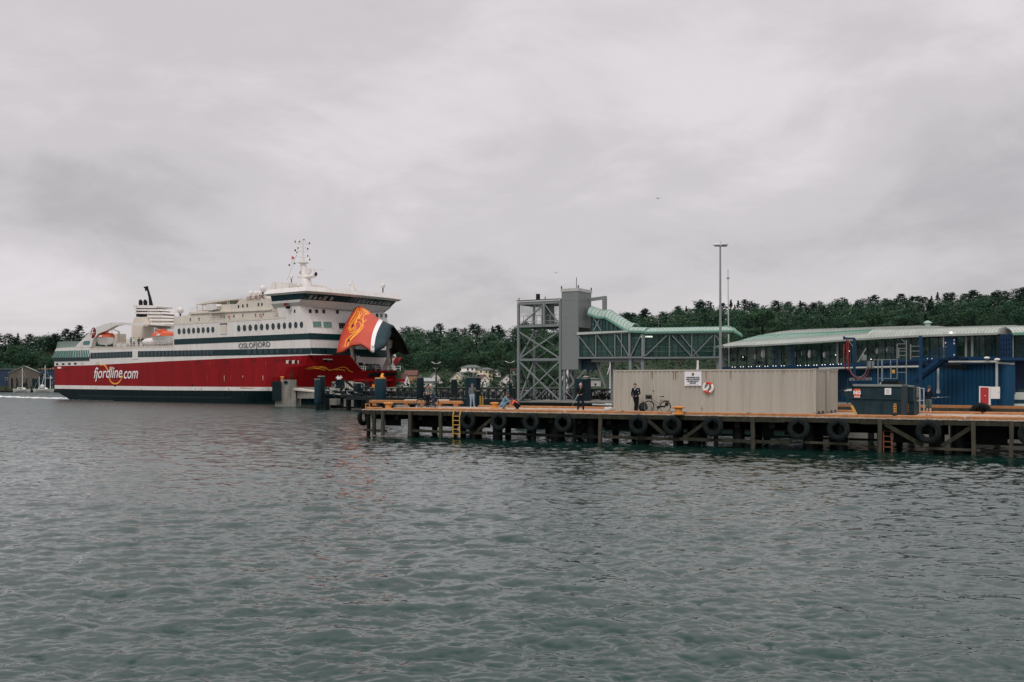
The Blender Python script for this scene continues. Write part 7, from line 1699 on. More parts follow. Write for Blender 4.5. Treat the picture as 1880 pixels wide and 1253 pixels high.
# ================================================================ HOUSES
def house(px, ybase, w, h, rise, Y, wm, rm, label, gable='front', wins=(), depth=8, chim=False, rot=0, name='house', cat='house', eave=.35):
    s = F/Y; c = at(px, ybase, Y); W_h = w/2/s; H_h = h/s; RZ = rise/s
    t = thing(name, (c.x, c.y, c.z), label, cat, 'houses below the wooded hill'); cr, sr = math.cos(R(rot)), math.sin(R(rot))
    def q(x, y, z): return V(c.x+x*cr-y*sr, c.y+x*sr+y*cr, c.z+z)
    mb = MB()
    fb = lambda u, v, z: q(u, v, z)
    if gable == 'front':
        mb.prism([q(-W_h, 0, -4), q(W_h, 0, -4), q(W_h, 0, H_h), q(0, 0, H_h+RZ), q(-W_h, 0, H_h)], q(0, depth, 0)-q(0, 0, 0))
        mb.build('wall', wm, t); mb = MB()
        for sg_ in (-1, 1):
            sl = RZ/W_h; a = q(0, -eave, H_h+RZ+.02); b = q(sg_*(W_h+.3), -eave, H_h-.3*sl+.02); mb.prism([a, b, b+V(0,0,.18), a+V(0,0,.18)], q(0, depth+2*eave, 0)-q(0, 0, 0))
        mb.build('roof', rm, t)
    elif gable == 'side':
        mb.fbox(fb, -W_h, W_h, 0, depth, -4, H_h); mb.build('wall', wm, t); mb = MB()
        mb.prism([q(-W_h-.3, -.4, H_h-.05), q(-W_h-.3, depth/2, H_h+RZ), q(-W_h-.3, depth+.4, H_h-.05)], q(2*W_h+.6, 0, 0)-q(0, 0, 0)); mb.build('roof', rm, t)
    else:
        mb.fbox(fb, -W_h, W_h, 0, depth, -4, H_h); mb.build('wall', wm, t); mb = MB()
        k = W_h*.55; mb.add([q(-W_h-.4, -.4, H_h), q(W_h+.4, -.4, H_h), q(W_h+.4, depth+.4, H_h), q(-W_h-.4, depth+.4, H_h), q(-k+.5, depth/2, H_h+RZ), q(k-.5, depth/2, H_h+RZ), q(-W_h-.4, -.4, H_h-.15), q(W_h+.4, -.4, H_h-.15), q(W_h+.4, depth+.4, H_h-.15), q(-W_h-.4, depth+.4, H_h-.15)],
            [(0,1,5,4), (1,2,5), (2,3,4,5), (3,0,4), (6,7,1,0), (7,8,2,1), (8,9,3,2), (9,6,0,3), (9,8,7,6)]); mb.build('roof', rm, t)
    for (wx, wy, ww, wh) in wins:      # in pixels from the base centre
        x, z = wx/s, wy/s; a, b = ww/2/s, wh/2/s
        mb = MB(); mb.prism([q(x-a-.08, -.02, z-b-.08), q(x+a+.08, -.02, z-b-.08), q(x+a+.08, -.02, z+b+.08), q(x-a-.08, -.02, z+b+.08)], V(0,-.05,0)); f_ = mb.build('window', 'white_paint', t)
        mb = MB(); mb.prism([q(x-a, -.08, z-b), q(x+a, -.08, z-b), q(x+a, -.08, z+b), q(x-a, -.08, z+b)], V(0,-.03,0)); mb.build('pane', 'window_dark', f_)
    if chim: mb = MB(); mb.fbox(fb, W_h*.3, W_h*.3+.7, depth*.4, depth*.4+.7, H_h+RZ*.4, H_h+RZ+1.0); mb.build('chimney', 'roof_tile', t)
    return t, q, s
house(753, 694, 22, 5, 9, 350, 'house_orange', 'roof_tile', 'orange house with a red-brown tiled roof right of the ferry bow', 'side', [(7, 2.5, 2, 2.5), (-3, 2.5, 2, 2.5)], 8)
house(747, 713, 12, 12, 14, 330, 'house_white', 'roof_tile', 'narrow white house with a steep brown roof half hidden by the ferry bow', 'front', [(0, 9, 2, 3)], 9, rot=18)
house(779, 712, 38, 12, 6, 325, 'house_grey', 'roof_light', 'long low grey house behind the black dolphin and the bicycle couple', 'hip', [(-8, 6, 3, 3), (8, 6, 3, 3), (0, 6, 3, 3)], 9)
house(799.5, 711, 26, 13, 13, 352, 'house_white', 'roof_slate', 'white gabled house behind the tall double street lamp', 'front', [(-6, 9, 2.5, 3), (5, 9, 2.5, 3), (0, 17, 2.2, 2.5), (6, 3, 2.5, 3)], 9, rot=8)
house(839, 709, 26, 12, 12, 356, 'house_cream', 'roof_light', 'cream gabled house behind the dolphin with the hanging chain', 'front', [(-6, 8, 2.5, 3), (6, 8, 3, 3), (0, 16, 2.2, 2.5)], 9, rot=-5)
t, q, s = house(865, 690, 36, 15, 5, 362, 'house_white', 'roof_slate', 'large white villa with terraces, highest of the houses on the slope', 'hip', [(-10, 3.5, 6, 4), (-1, 3.5, 6, 4), (9, 3.5, 4, 4), (-6, 11.5, 3, 4), (2, 11.5, 3, 4), (10, 11.5, 4, 4)], 9)
mb = MB(); mb.fbox(q, -20/s, 4/s, -1.6, -.03, 6.2/s, 8.6/s); mb.build('balcony', 'white_paint', t)
t, q, s = house(890, 696, 30, 17, 4, 360, 'house_cream', 'roof_slate', 'yellow cream villa with a green grey hip roof right of the white villa', 'hip', [(-9, 5, 5, 4), (0, 5, 4, 4), (9, 5, 3, 4), (-7, 13, 3, 3.5), (3, 13, 3, 3.5), (10, 13, 3, 3.5)], 9)
mb = MB(); mb.fbox(q, -15/s, -2/s, -1.4, -.03, 7.5/s, 9.5/s); mb.build('balcony', 'white_paint', t)
house(912, 697, 15, 15, 3, 366, 'house_white', 'roof_slate', 'plain white house directly right of the yellow cream villa', 'hip', [(-3, 9, 2.5, 3), (4, 9, 2.5, 3)], 8)
house(890, 717, 19, 17, 11, 322, 'house_white', 'roof_tile', 'tall white gabled house behind the yellow ladder', 'front', [(-4, 12, 2, 3), (4, 12, 2, 3), (0, 20, 2, 2.5)], 9, rot=10)
house(930, 713, 25, 12, 12, 328, 'house_white', 'roof_slate', 'white gabled house left of the street lamp by the tower', 'front', [(-6, 8, 2.5, 3), (1, 8, 2.5, 3), (0, 16, 2.5, 2.5)], 9, rot=-8)
house(912.5, 714, 8, 7, 1.5, 326, 'house_white', 'roof_slate', 'small white annex with a flat roof left of that gabled house', 'hip', [(0, 4, 3, 2.5)], 5)
house(943, 690, 16, 11, 3, 368, 'house_grey', 'roof_tile', 'pale hillside house half hidden by the left leg of the tower', 'hip', [(-4, 6, 2.5, 3), (3, 6, 2.5, 3)], 8)
house(959, 712, 15, 8, 6, 330, 'house_white', 'roof_light', 'small white gabled house seen through the tower bracing', 'front', [(-3, 6, 2.5, 3), (3, 6, 2.5, 3)], 8)
house(982, 709, 14, 8, 3, 345, 'house_white', 'roof_slate', 'white house behind the middle of the tower', 'hip', [(-3, 5, 2.5, 3)], 8)
house(1023, 712, 9, 14, 3, 340, 'house_white', 'roof_slate', 'narrow white house between the tower and the strut', 'hip', [(0, 9, 2.5, 3)], 6)
house(1103, 699, 9, 12, 2, 350, 'house_white', 'roof_slate', 'white house seen right of the blue fender block', 'hip', [(0, 8, 3, 3)], 7)
house(1085, 718, 36, 22, 2, 300, 'house_grey', 'roof_slate', 'grey shed behind the blue fender block', 'hip', [(-6, 12, 4, 4), (8, 12, 4, 4)], 12, cat='shed', name='shed')
# bushes and garden green around the houses
for i, (px, py, Y, w_, lb) in enumerate(((762, 712, 318, 5, 'small round bush behind the dolphins left of the grey house'), (812, 712, 322, 6, 'bush right of the white gabled house with the lamp'), (861, 694, 350, 4, 'bush below the white villa terrace'), (903, 692, 345, 4, 'dark bush between the cream villa and the white house'), (922, 688, 360, 5, 'bush on the slope above the gabled houses'), (873, 700, 340, 5, 'bush below the cream villa'), (853, 712, 325, 6, 'bush right of the cream gabled house'), (905, 716, 310, 5, 'bush right of the tall gabled house'), (948, 714, 312, 5, 'bush at the foot of the steel tower'))):
    o = bpy.data.objects.new('crown', protos[i % 3][1]); scene.collection.objects.link(o); c = at(px, py, Y); tt_ = thing('garden_bush', tuple(c), lb, 'bush', 'garden bushes between the houses'); o.parent = tt_; o.location = (0, 0, -w_*.35); o.scale = (w_*1.2, w_*1.2, w_); o.rotation_euler = (0, 0, i)
# white boat masts beyond the tower foot
for i, (px, y0, y1, lb) in enumerate(((1035, 680, 735, 'leaning white boat mast left of the bald angler'), (1040, 678, 735, 'thick white mast pair behind the bald angler'), (1121, 660, 735, 'white mast with stays left of the container'), (1281, 662, 700, 'short white mast above the container top'))):
    Y = 110; t = thing('boat_mast', tuple(at(px, y1, Y)), lb, 'mast', 'white masts beyond the berth'); mb = MB(); mb.tube([at(px, y1, Y), at(px+(2 if i < 2 else 0), y0, Y)], [.14, .10], 8); mb.build('pole', 'white_paint', t, True)
    mb = MB(); mb.bar(at(px, y0+6, Y), at(px-6, y0+28 if i != 3 else y1, Y), .07); mb.bar(at(px, y0+10, Y), at(px+5, y0+24 if i != 3 else y1, Y), .05); mb.build('stay', 'white_paint', t)

# ================================================================ LEFT SHORE: halls, floating dock, sailing boats
YL = 388
t, q, s = house(44.5, 717, 51, 32, 12, YL, 'house_stone', 'roof_light', 'old stone hall with tall windows behind the sailing boats left of the ferry', 'front', [], 14, rot=22, cat='hall', name='stone_hall')
for x, w_ in ((-20, 3), (-12, 3), (4, 3), (15, 3)):
    mb = MB(); a, b = (x-w_/2)/s, (x+w_/2)/s; mb.prism([q(a, -.02, 6/s), q(b, -.02, 6/s), q(b, -.02, 22/s), q(a, -.02, 22/s)], V(0,-.06,0)); mb.build('window', 'window_dark', t)
mb = MB(); mb.prism([q(-4/s, -.02, 0), q(2/s, -.02, 0), q(2/s, -.02, 13/s), q(-4/s, -.02, 13/s)], V(0,-.06,0)); mb.build('gate', 'iron_dark', t)
t, q, s = house(4, 716, 40, 38, 1, YL+6, 'house_blue', 'roof_slate', 'dark blue shed at the left edge of the picture', 'hip', [(-8, 20, 4, 4), (8, 20, 4, 4)], 12, cat='shed', name='shed')
t, q, s = house(92, 716, 46, 38, 1, YL+5, 'house_blue', 'roof_slate', 'dark blue warehouse between the stone hall and the ferry stern', 'hip', [(-12, 14, 5, 4), (-2, 14, 5, 4), (8, 14, 5, 4), (-12, 26, 6, 3)], 12, cat='warehouse', name='warehouse')
mb = MB(); mb.fbox(q, -22/s, 6/s, -.3, -.05, 21/s, 22/s); mb.build('ledge', 'steel_pale', t)
mb = MB()
for k in range(8): mb.fbox(q, (-20+5*k)/s, (-18.3+5*k)/s, -.3, -.1, 37/s, (39+k%3)/s)
mb.build('roof_marker', 'house_orange', t)
t = thing('storage_container', tuple(at(73, 716, 384)), 'teal storage box beside the stone hall', 'container')
mb = MB(); abox(mb, 62, 696, 83.5, 717, 384, 5); mb.build('body', 'fender_blue', t)
mb = MB()
for k in range(7): a = at(63.5+3*k, 716.5, 383.97); mb.bar(a, at(63.5+3*k, 696.5, 383.97), .15, .1)
mb.build('rib', 'ship_teal', t)
dk = thing('floating_dock', tuple(at(50, 718, 381)), 'low timber dock along the shore left of the ferry', 'dock')
mb = MB(); a = at(-40, 719, 379.5); b = at(112, 714.5, 379.5); mb.box((a.x, 379.3, -.2), (b.x, 383, .9)); mb.build('deck', 'wood_pale', dk)
mb = MB(); mb.box((a.x, 379.2, -.5), (b.x, 379.29, .45)); mb.build('front', 'wood_wet_shaded', dk)
for i, x in enumerate((10, 33, 57, 98)): mb = MB(); c = at(x, 717, 379); mb.cyl(V(c.x, 379, -.8), V(c.x, 379, 2.0), .2, n=8); mb.build('pile', 'wood_old', dk)
def sailboat(px, Lp, ytop, label, mastpx, extra=()):
    Y = 372; s = F/Y; c = at(px, 719.5, Y); c.z = 0; L_ = Lp/s; t = thing('sailing_boat', tuple(c), label, 'sailing boat', 'white sailing boats moored left of the ferry')
    mb = MB(); n = 10; vs = []
    for i in range(n+1):
        u = -1+2*i/n; k = (1-abs(u)**2.4)**.7 if abs(u) < 1 else .03; sh = .15*u*u
        for y_, z_ in ((-1, 1.15+sh), (-.7, .25), (0, -.3), (.7, .25), (1, 1.15+sh)): vs.append(c+V(u*L_/2*(1+.06*(z_ > 1)), y_*1.5*k, z_))
    mb.add(vs, [(i*5+j, (i+1)*5+j, (i+1)*5+j+1, i*5+j+1) for i in range(n) for j in range(4)]+[(i*5+4, (i+1)*5+4, (i+1)*5, i*5) for i in range(n)]); mb.build('hull', 'white_paint', t, True)
    mb = MB(); mb.prism([c+V(-L_*.22,-.8,1.16), c+V(L_*.2,-.8,1.16), c+V(L_*.12,-.8,1.75), c+V(-L_*.2,-.8,1.85)], V(0,1.6,0)); cb = mb.build('cabin', 'white_paint', t)
    mb = MB(); mb.prism([c+V(-L_*.17,-.83,1.35), c+V(L_*.12,-.83,1.32), c+V(L_*.08,-.83,1.6), c+V(-L_*.17,-.83,1.66)], V(0,.03,0)); mb.build('cabin_window', 'window_dark', cb)
    for mx, yt in [(mastpx, ytop)]+list(extra):
        mb = MB(); b = at(mx, 714, Y); mb.tube([b, at(mx, yt, Y)], [.13, .09], 8); mb.build('mast', 'white_paint', t, True)
    b = at(mastpx, 712, Y); mb = MB(); mb.tube([b, b+V(-L_*.3, 0, .15)], .12, 6); mb.build('boom', 'cloth_navy', t)
    tp_ = at(mastpx, ytop+1, Y); mb = MB(); mb.bar(tp_, c+V(L_*.48, 0, 1.3), .04); mb.bar(tp_, c+V(-L_*.48, 0, 1.3), .04); mb.bar(tp_+V(-.6, 0, -3), tp_+V(.6, 0, -3), .06); mb.build('stay', 'steel_pale', t)
    return t, c
sailboat(40, 31, 675, 'small white sailing boat with one bare mast in front of the stone hall', 41)
t, c = sailboat(80, 37, 671, 'larger white ketch with a dark cabin window next to the ferry stern', 83, [(72, 692), (92.5, 690)])
mb = MB(); Y = 372; mb.bar(at(76, 711, Y), at(81.5, 688, Y), .12); mb.build('gaff', 'white_paint', t)
mb = MB(); mb.ball(at(77.5, 709, Y), .7, (1.2, .6, .8), 10, 7); mb.build('cover', 'cloth_white', t)
fl = thing('flag', tuple(at(94, 692, 371)), 'small white pennant on the aft mast of the ketch', 'flag')
mb = MB(); mb.prism([at(92.8, 690, 371), at(95.5, 695, 371), at(94, 695.5, 371), at(92.8, 693, 371)], V(0,.05,0)); mb.build('cloth', 'cloth_white', fl)
# gulls
def gull(px, py, Y, w_, label, tilt):
    c = at(px, py, Y); s = F/Y; L_ = w_/2/s; t = thing('gull', tuple(c), label, 'gull', 'gulls flying in the grey sky')
    q = lambda x, z, y=0: c+V(x*L_*math.cos(tilt)-z*L_*math.sin(tilt), y*L_, x*L_*math.sin(tilt)+z*L_*math.cos(tilt))
    mb = MB(); mb.tube([q(-.30, -.05), q(-.2, 0), q(0, .03), q(.22, 0), q(.33, .02), q(.42, 0)], [L_*.03, L_*.08, L_*.12, L_*.09, L_*.07, L_*.01], 10); mb.build('body', 'gull', t, True)
    for sd_ in (-1, 1):
        mb = MB(); a = [q(0, .05, 0), q(.14*sd_, .05, -.1)]
        P_ = [(0, .06, .10), (.35*sd_, .32, .10), (.68*sd_, .30, .0), (1.0*sd_, .16, -.16), (.62*sd_, .26, -.17), (.3*sd_, .26, -.16), (0, .02, -.14)]
        mb.prism([q(x, z, y) for x, z, y in P_], V(0, 0, .02*L_)); mb.build('wing', 'gull' if sd_ < 0 else 'roof_slate', t)
gull(1207.5, 365, 120, 13, 'dark gull gliding alone high above the lift shaft', R(-8))
gull(1021, 501.5, 220, 10, 'small pale gull low in the sky above the steel tower', R(5))

# ================================================================ PEOPLE
def person(loc, yaw, sc, J, looks, label, kneel=0, voxel=.013, name='person', tiny=False):
    """J: joints in a local frame, x to the person's left... y forward is -y; z up. Body fused by voxel remesh."""
    t = thing(name, tuple(loc), label, 'person')
    cy, sy = math.cos(yaw), math.sin(yaw)
    def G(p): return Vector(loc)+V((p[0]*cy-p[1]*sy)*sc, (p[0]*sy+p[1]*cy)*sc, p[2]*sc)
    def D(v): return V(v[0]*cy-v[1]*sy, v[0]*sy+v[1]*cy, v[2])
    lat = D(J.get('lat', (1, 0, 0)))
    def seg(mb, pts, rs, flat=1.0, n=10, la=None): 
        P_ = [G(p) for p in pts]; mb.tube(P_, [r_*sc for r_ in rs], n, lat=la, flat=flat)
        for p, r_ in zip(P_, rs): mb.ball(p, r_*sc*.98*(1 if flat == 1 else flat), (1, 1, 1), 8, 6)
    def fuse(o, v):
        m_ = o.modifiers.new('r', 'REMESH'); m_.mode = 'VOXEL'; m_.voxel_size = v*sc; m_.use_smooth_shade = True
        s_ = o.modifiers.new('s', 'SMOOTH'); s_.iterations = 2; s_.factor = .5
    mb = MB()
    hd = Vector(J['head']); nk = Vector(J['neck']); ch = Vector(J['chest']); pe = Vector(J['pelvis'])
    seg(mb, [pe, (pe+ch)/2, ch, nk-(nk-ch)*.25], [.135, .125, .15, .09], .66, 14, lat)
    seg(mb, [nk-(nk-ch)*.2, nk, hd-(hd-nk)*.45], [.065, .055, .055])
    fwd = Vector(J.get('face', (0, -1, 0))).normalized(); rz = fwd.to_track_quat('-Y', 'Z').to_matrix(); full = Matrix.Rotation(yaw, 3, 'Z') @ rz
    mb.ball(G(hd), .112*sc, (.78, .95, 1.12), 18, 14, full)                      # skull
    mb.ball(G(hd+fwd*.03+V(0,0,-.055)), .078*sc, (.78, .9, .9), 12, 9, full)     # jaw
    mb.tube([G(hd+fwd*.095+V(0,0,.012)), G(hd+fwd*.125+V(0,0,-.022)), G(hd+fwd*.10+V(0,0,-.028))], [.008*sc, .015*sc, .010*sc], 6)   # nose
    sd = fwd.cross(V(0,0,1)).normalized()
    for q_ in (-1, 1): mb.ball(G(hd+sd*q_*.088+V(0,0,-.005)), .026*sc, (.4, .8, 1.2), 8, 6, full)        # ears
    for S in ('L', 'R'):
        sh, el, wr_ = (Vector(J[k+S]) for k in ('sh', 'el', 'wr'))
        seg(mb, [sh, el, wr_], [.050, .038, .027]); d = Vector(J['hd'+S]).normalized() if 'hd'+S in J else (wr_-el).normalized()
        side = d.cross(V(0,0,1)); side = side.normalized() if side.length > .1 else V(1,0,0); pal = side.cross(d)
        pc = wr_+d*.05; mb.tube([G(wr_), G(wr_+d*.04), G(wr_+d*.085)], [.026*sc, .040*sc, .038*sc], 8, lat=D(side), flat=.5)
        for i, ln_ in enumerate((.065, .075, .070, .055)):                       # fingers curl towards the palm
            b = wr_+d*.082+side*(-.028+.0187*i); k1 = b+d*ln_*.45-pal*.008; k2 = k1+(d*.75-pal*.66)*ln_*.35; k3 = k2+(d*.3-pal*.95)*ln_*.25
            mb.tube([G(b-d*.01), G(k1), G(k2), G(k3)], [.0095*sc, .009*sc, .008*sc, .006*sc], 6)
        b = wr_+d*.03+side*-.032; mb.tube([G(b), G(b+d*.03-side*.025-pal*.012), G(b+d*.055-side*.03-pal*.025)], [.013*sc, .010*sc, .008*sc], 6)
        hp, kn, an, to = (Vector(J[k+S]) for k in ('hp', 'kn', 'an', 'to'))
        seg(mb, [hp, hp.lerp(kn, .5), kn, kn.lerp(an, .35), an], [.085, .075, .055, .056, .036]); seg(mb, [an+(to-an)*.0-V(0,0,.03), to], [.034, .026])
    body = mb.build('body', looks.get('skin', 'skin'), t, True); fuse(body, voxel)
    mb = MB()      # top
    seg(mb, [pe+V(0,0,.02), (pe+ch)/2, ch, nk-(nk-ch)*.22], [.155, .148, .175, .085], .68, 14, lat)
    sl = looks.get('sleeve', 1.0)
    for S in ('L', 'R'):
        sh, el, wr_ = (Vector(J[k+S]) for k in ('sh', 'el', 'wr')); c0_ = ch.lerp(nk, .55)
        seg(mb, [c0_.lerp(sh, .5), sh], [.085, .068])
        if sl >= 1: seg(mb, [sh, sh.lerp(el, .5), el, wr_-(wr_-el)*.06], [.066, .060, .052, .040])
        else: seg(mb, [sh, sh.lerp(el, sl)], [.066, .060])
    o = mb.build(looks.get('topname', 'jacket'), looks['top'], t, True); fuse(o, voxel*1.3)
    mb = MB()      # trousers
    seg(mb, [pe-V(0,0,.03), pe+V(0,0,.06)], [.155, .15], .7, 14, lat)
    for S in ('L', 'R'):
        hp, kn, an, to = (Vector(J[k+S]) for k in ('hp', 'kn', 'an', 'to'))
        if looks.get('shorts'): seg(mb, [hp, hp.lerp(kn, .5), kn.lerp(hp, .05)], [.105, .10, .088])
        else: seg(mb, [hp, hp.lerp(kn, .5), kn, kn.lerp(an, .4), an+(kn-an)*.08], [.102, .092, .072, .068, .058])
    o = mb.build('shorts' if looks.get('shorts') else 'trousers', looks['legs'], t, True); fuse(o, voxel*1.3)
    for S in ('L', 'R'):
        an, to = Vector(J['an'+S]), Vector(J['to'+S]); d = (to-an); d.z = 0; d = d.normalized() if d.length > .01 else V(0,-1,0)
        b = V(an.x, an.y, an.z-.05) if 'tiptoe' not in J else V(an.x, an.y, an.z-.03)
        mb = MB(); mb.tube([G(b-d*.06), G(b+d*.02), G(V(to.x, to.y, to.z)), G(V(to.x, to.y, to.z)+d*.045)], [.036*sc, .045*sc, .042*sc, .026*sc], 10, lat=D(d.cross(V(0,0,1))), flat=.8); mb.build('shoe', looks.get('shoes', 'cloth_black'), t, True)
    if looks.get('hair'):
        mb = MB(); up = V(0, 0, 1)
        nu, nv = 16, 8; vs = []; fs = []
        for j in range(nv+1):
            th_ = math.pi*.60*j/nv
            for i in range(nu):
                a = 2*math.pi*i/nu; lv = V(math.sin(th_)*math.cos(a)*.80, math.sin(th_)*math.sin(a)*.97, math.cos(th_)*1.14)*.119
                if lv.y < -.06 and lv.z < .05: lv = lv*.86          # hairline above the face
                vs.append(G(hd + rz @ lv + rz @ V(0, .006, .006)))
        for j in range(nv):
            for i in range(nu): fs.append((j*nu+i, (j+1)*nu+i, (j+1)*nu+(i+1)%nu, j*nu+(i+1)%nu))
        mb.add(vs, fs); mb.build('hair', looks['hair'], t, True)
    if looks.get('cap'):
        mb = MB(); mb.ball(G(hd+V(0,0,.045)), .128*sc, (.84, 1, .75), 14, 8, full); mb.tube([G(hd+fwd*.08+V(0,0,.05)), G(hd+fwd*.20+V(0,0,.035))], [.075*sc, .05*sc], 10, lat=D(sd), flat=.15); mb.build('cap', looks['cap'], t, True)
    mb = MB()
    for q_ in (-1, 1): mb.ball(G(hd+fwd*.098+sd*q_*.034+V(0,0,.012)), .011*sc, (1, .7, .8), 8, 6, full)
    mb.build('eyes', 'black', t)
    mb = MB(); mb.bar(G(hd+fwd*.100+sd*.022+V(0,0,-.062)), G(hd+fwd*.100-sd*.022+V(0,0,-.062)), .010*sc, .006*sc); mb.build('mouth', 'dark_red', t)
    if looks.get('collar'): mb = MB(); c_ = nk-(nk-ch)*.12+fwd*.07; mb.tube([G(c_+sd*.05+V(0,0,.02)), G(c_-V(0,0,.08)), G(c_-sd*.05+V(0,0,.02))], [.022*sc, .03*sc, .022*sc], 8); mb.build('collar', looks['collar'], t, True)
    return t, G
def stand(**kw):
    J = dict(pelvis=(0,0,.94), chest=(0,.0,1.28), neck=(0,0,1.47), head=(0,-.02,1.635), shL=(.185,0,1.42), elL=(.235,.02,1.13), wrL=(.22,-.10,.90), shR=(-.185,0,1.42), elR=(-.235,.02,1.13), wrR=(-.22,-.10,.90),
             hpL=(.095,0,.90), knL=(.10,-.02,.50), anL=(.11,.02,.09), toL=(.135,-.13,.035), hpR=(-.095,0,.90), knR=(-.10,-.02,.50), anR=(-.11,.02,.09), toR=(-.135,-.13,.035)); J.update(kw); return J
def rod(p, q, label, w=.012):
    t = thing('fishing_rod', tuple(p), label, 'fishing rod'); mb = MB(); p, q = Vector(p), Vector(q); d = (q-p).normalized()
    mb.tube([p-d*.3, p, p.lerp(q, .3), q], [w*1.6, w*1.4, w, w*.3], 6); mb.build('blank', 'steel_pale', t)
    mb = MB(); mb.tube([p-d*.35, p+d*.05], w*1.9, 8); mb.build('grip', 'black', t); mb = MB(); mb.cyl(p+V(.0,-.03,-.06), p+V(0,.03,-.06), .035, n=10); mb.build('reel', 'chrome', t)
# bald angler
p = ground(1066, 755.3, DZ)
J = stand(elL=(.27,-.02,1.16), wrL=(.06,-.26,1.03), elR=(-.27,-.02,1.14), wrR=(-.16,-.30,1.06), anL=(.17,.02,.09), toL=(.21,-.12,.035), anR=(-.17,.02,.09), toR=(-.21,-.12,.035), knL=(.14,-.02,.5), knR=(-.14,-.02,.5), face=(-.15,-1,-.1), hdL=(-.8,-.5,0), hdR=(-.3,-.9,-.2))
t, G = person(p, 0, 1.02, J, dict(top='cloth_black', legs='cloth_navy', shoes='cloth_black', collar='cloth_grey'), 'bald person in black jacket and dark trousers holding a fishing rod down to the left')
rod(G((-.18, -.36, 1.04)), p+V(-.62, -.5, .25), 'pale fishing rod pointing down left in the hands of the bald angler')
# angler in front of the container
p = ground(1167.5, 757, DZ)
J = stand(pelvis=(.0,0,.94), chest=(-.02,0,1.28), neck=(-.05,-.01,1.47), head=(-.06,-.03,1.635), elL=(.25,.05,1.14), wrL=(.02,-.22,.98), elR=(-.26,.0,1.16), wrR=(-.26,-.2,.94), anL=(.06,-.02,.09), toL=(.10,-.17,.035), anR=(-.06,.05,.09), toR=(-.22,-.05,.035), knL=(.10,-.03,.5), knR=(-.02,-.02,.5), face=(-.5,-.9,-.15), hdL=(-.8,-.5,0), hdR=(-.3,-.8,-.5))
t, G = person(p, 0, 1.0, J, dict(top='cloth_navy', legs='cloth_black', hair='hair_dark', shoes='cloth_black', collar='cloth_white'), 'dark-haired person in navy jacket with white collar fishing in front of the container')
mb = MB(); mb.box(tuple(G((.06, -.165, 1.33))), tuple(G((.13, -.14, 1.37)))); mb.build('chest_badge', 'cloth_white', t)
rod(G((-.27, -.26, .90)), p+V(-.52, -.45, .06), 'thin fishing rod held low by the person in the navy jacket')
# man leaning by the mooring block
p = ground(867, 748.0, DZ)
J = stand(elL=(.33,.03,1.2), wrL=(.45,.08,1.22), shL=(.185,0,1.42), elR=(-.24,.03,1.13), wrR=(-.2,-.05,.92), face=(.1,-1,0), anL=(.15,.02,.09), toL=(.20,-.12,.035), anR=(-.12,.02,.09))
person(p, 0, .98, J, dict(top='cloth_grey', legs='cloth_jeans', cap='cloth_grey', shoes='cloth_white', collar='cloth_red'), 'person in grey top and pale jeans standing by the dark mooring block')
# crouching pair
crouch = dict(pelvis=(0,.18,.30), chest=(0,-.06,.60), neck=(0,-.20,.76), head=(0,-.31,.87), shL=(.18,-.14,.72), elL=(.2,-.36,.50), wrL=(.10,-.52,.36), shR=(-.18,-.14,.72), elR=(-.2,-.36,.50), wrR=(-.10,-.52,.36),
   hpL=(.10,.18,.30), knL=(.20,-.20,.50), anL=(.14,.10,.10), toL=(.17,-.06,.035), hpR=(-.10,.18,.30), knR=(-.20,-.20,.48), anR=(-.14,.10,.10), toR=(-.17,-.06,.035), face=(0,-.75,-.65))
p = ground(926, 752.6, DZ)
person(p, R(78), 1.05, dict(crouch, chest=(0,-.02,.64), neck=(0,-.12,.84), head=(0,-.22,.97), shL=(.18,-.08,.79), shR=(-.18,-.08,.79)), dict(top='cloth_blue', legs='cloth_blue', hair='hair_dark', skin='skin_tan', shoes='cloth_grey', topname='shirt'), 'person in pale blue clothes crouching on the jetty facing the one in orange')
p = ground(948, 753.0, DZ)
person(p, R(-72), .98, dict(crouch, chest=(0,-.10,.52), neck=(0,-.26,.64), head=(0,-.38,.70), shL=(.18,-.2,.60), shR=(-.18,-.2,.60), elL=(.2,-.38,.40), elR=(-.2,-.38,.40), wrL=(.1,-.55,.28), wrR=(-.1,-.55,.28)), dict(top='cloth_orange', legs='cloth_navy', hair='hair_dark', skin='skin_tan', sleeve=.8, topname='shirt'), 'person in bright orange shirt crouching bent over on the jetty')
# couple with bicycle
p = ground(796, 748.2, DZ)
person(p, R(-60), 1.0, stand(chest=(0,-.08,1.24), neck=(0,-.16,1.42), head=(0,-.24,1.57), shL=(.18,-.14,1.37), shR=(-.18,-.14,1.37), elL=(.24,-.25,1.12), wrL=(.2,-.45,1.02), elR=(-.24,-.25,1.12), wrR=(-.2,-.45,1.02), face=(0,-.9,-.35)), dict(top='cloth_green', legs='cloth_dkblue', hair='hair_grey', topname='shirt', shoes='cloth_grey'), 'grey-haired person in grey green top bending over a bicycle by the black dolphin')
p = ground(785, 747.8, DZ)
person(p, R(50), .92, stand(chest=(0,-.03,1.26), elL=(.25,-.1,1.14), wrL=(.12,-.33,1.06), elR=(-.25,-.1,1.14), wrR=(-.12,-.33,1.06), face=(.2,-1,-.3)), dict(top='cloth_grey', legs='cloth_navy', hair='hair_dark', skin='skin', sleeve=.5, topname='shirt'), 'person in grey shirt with bare forearms standing behind the leaning bicycle')
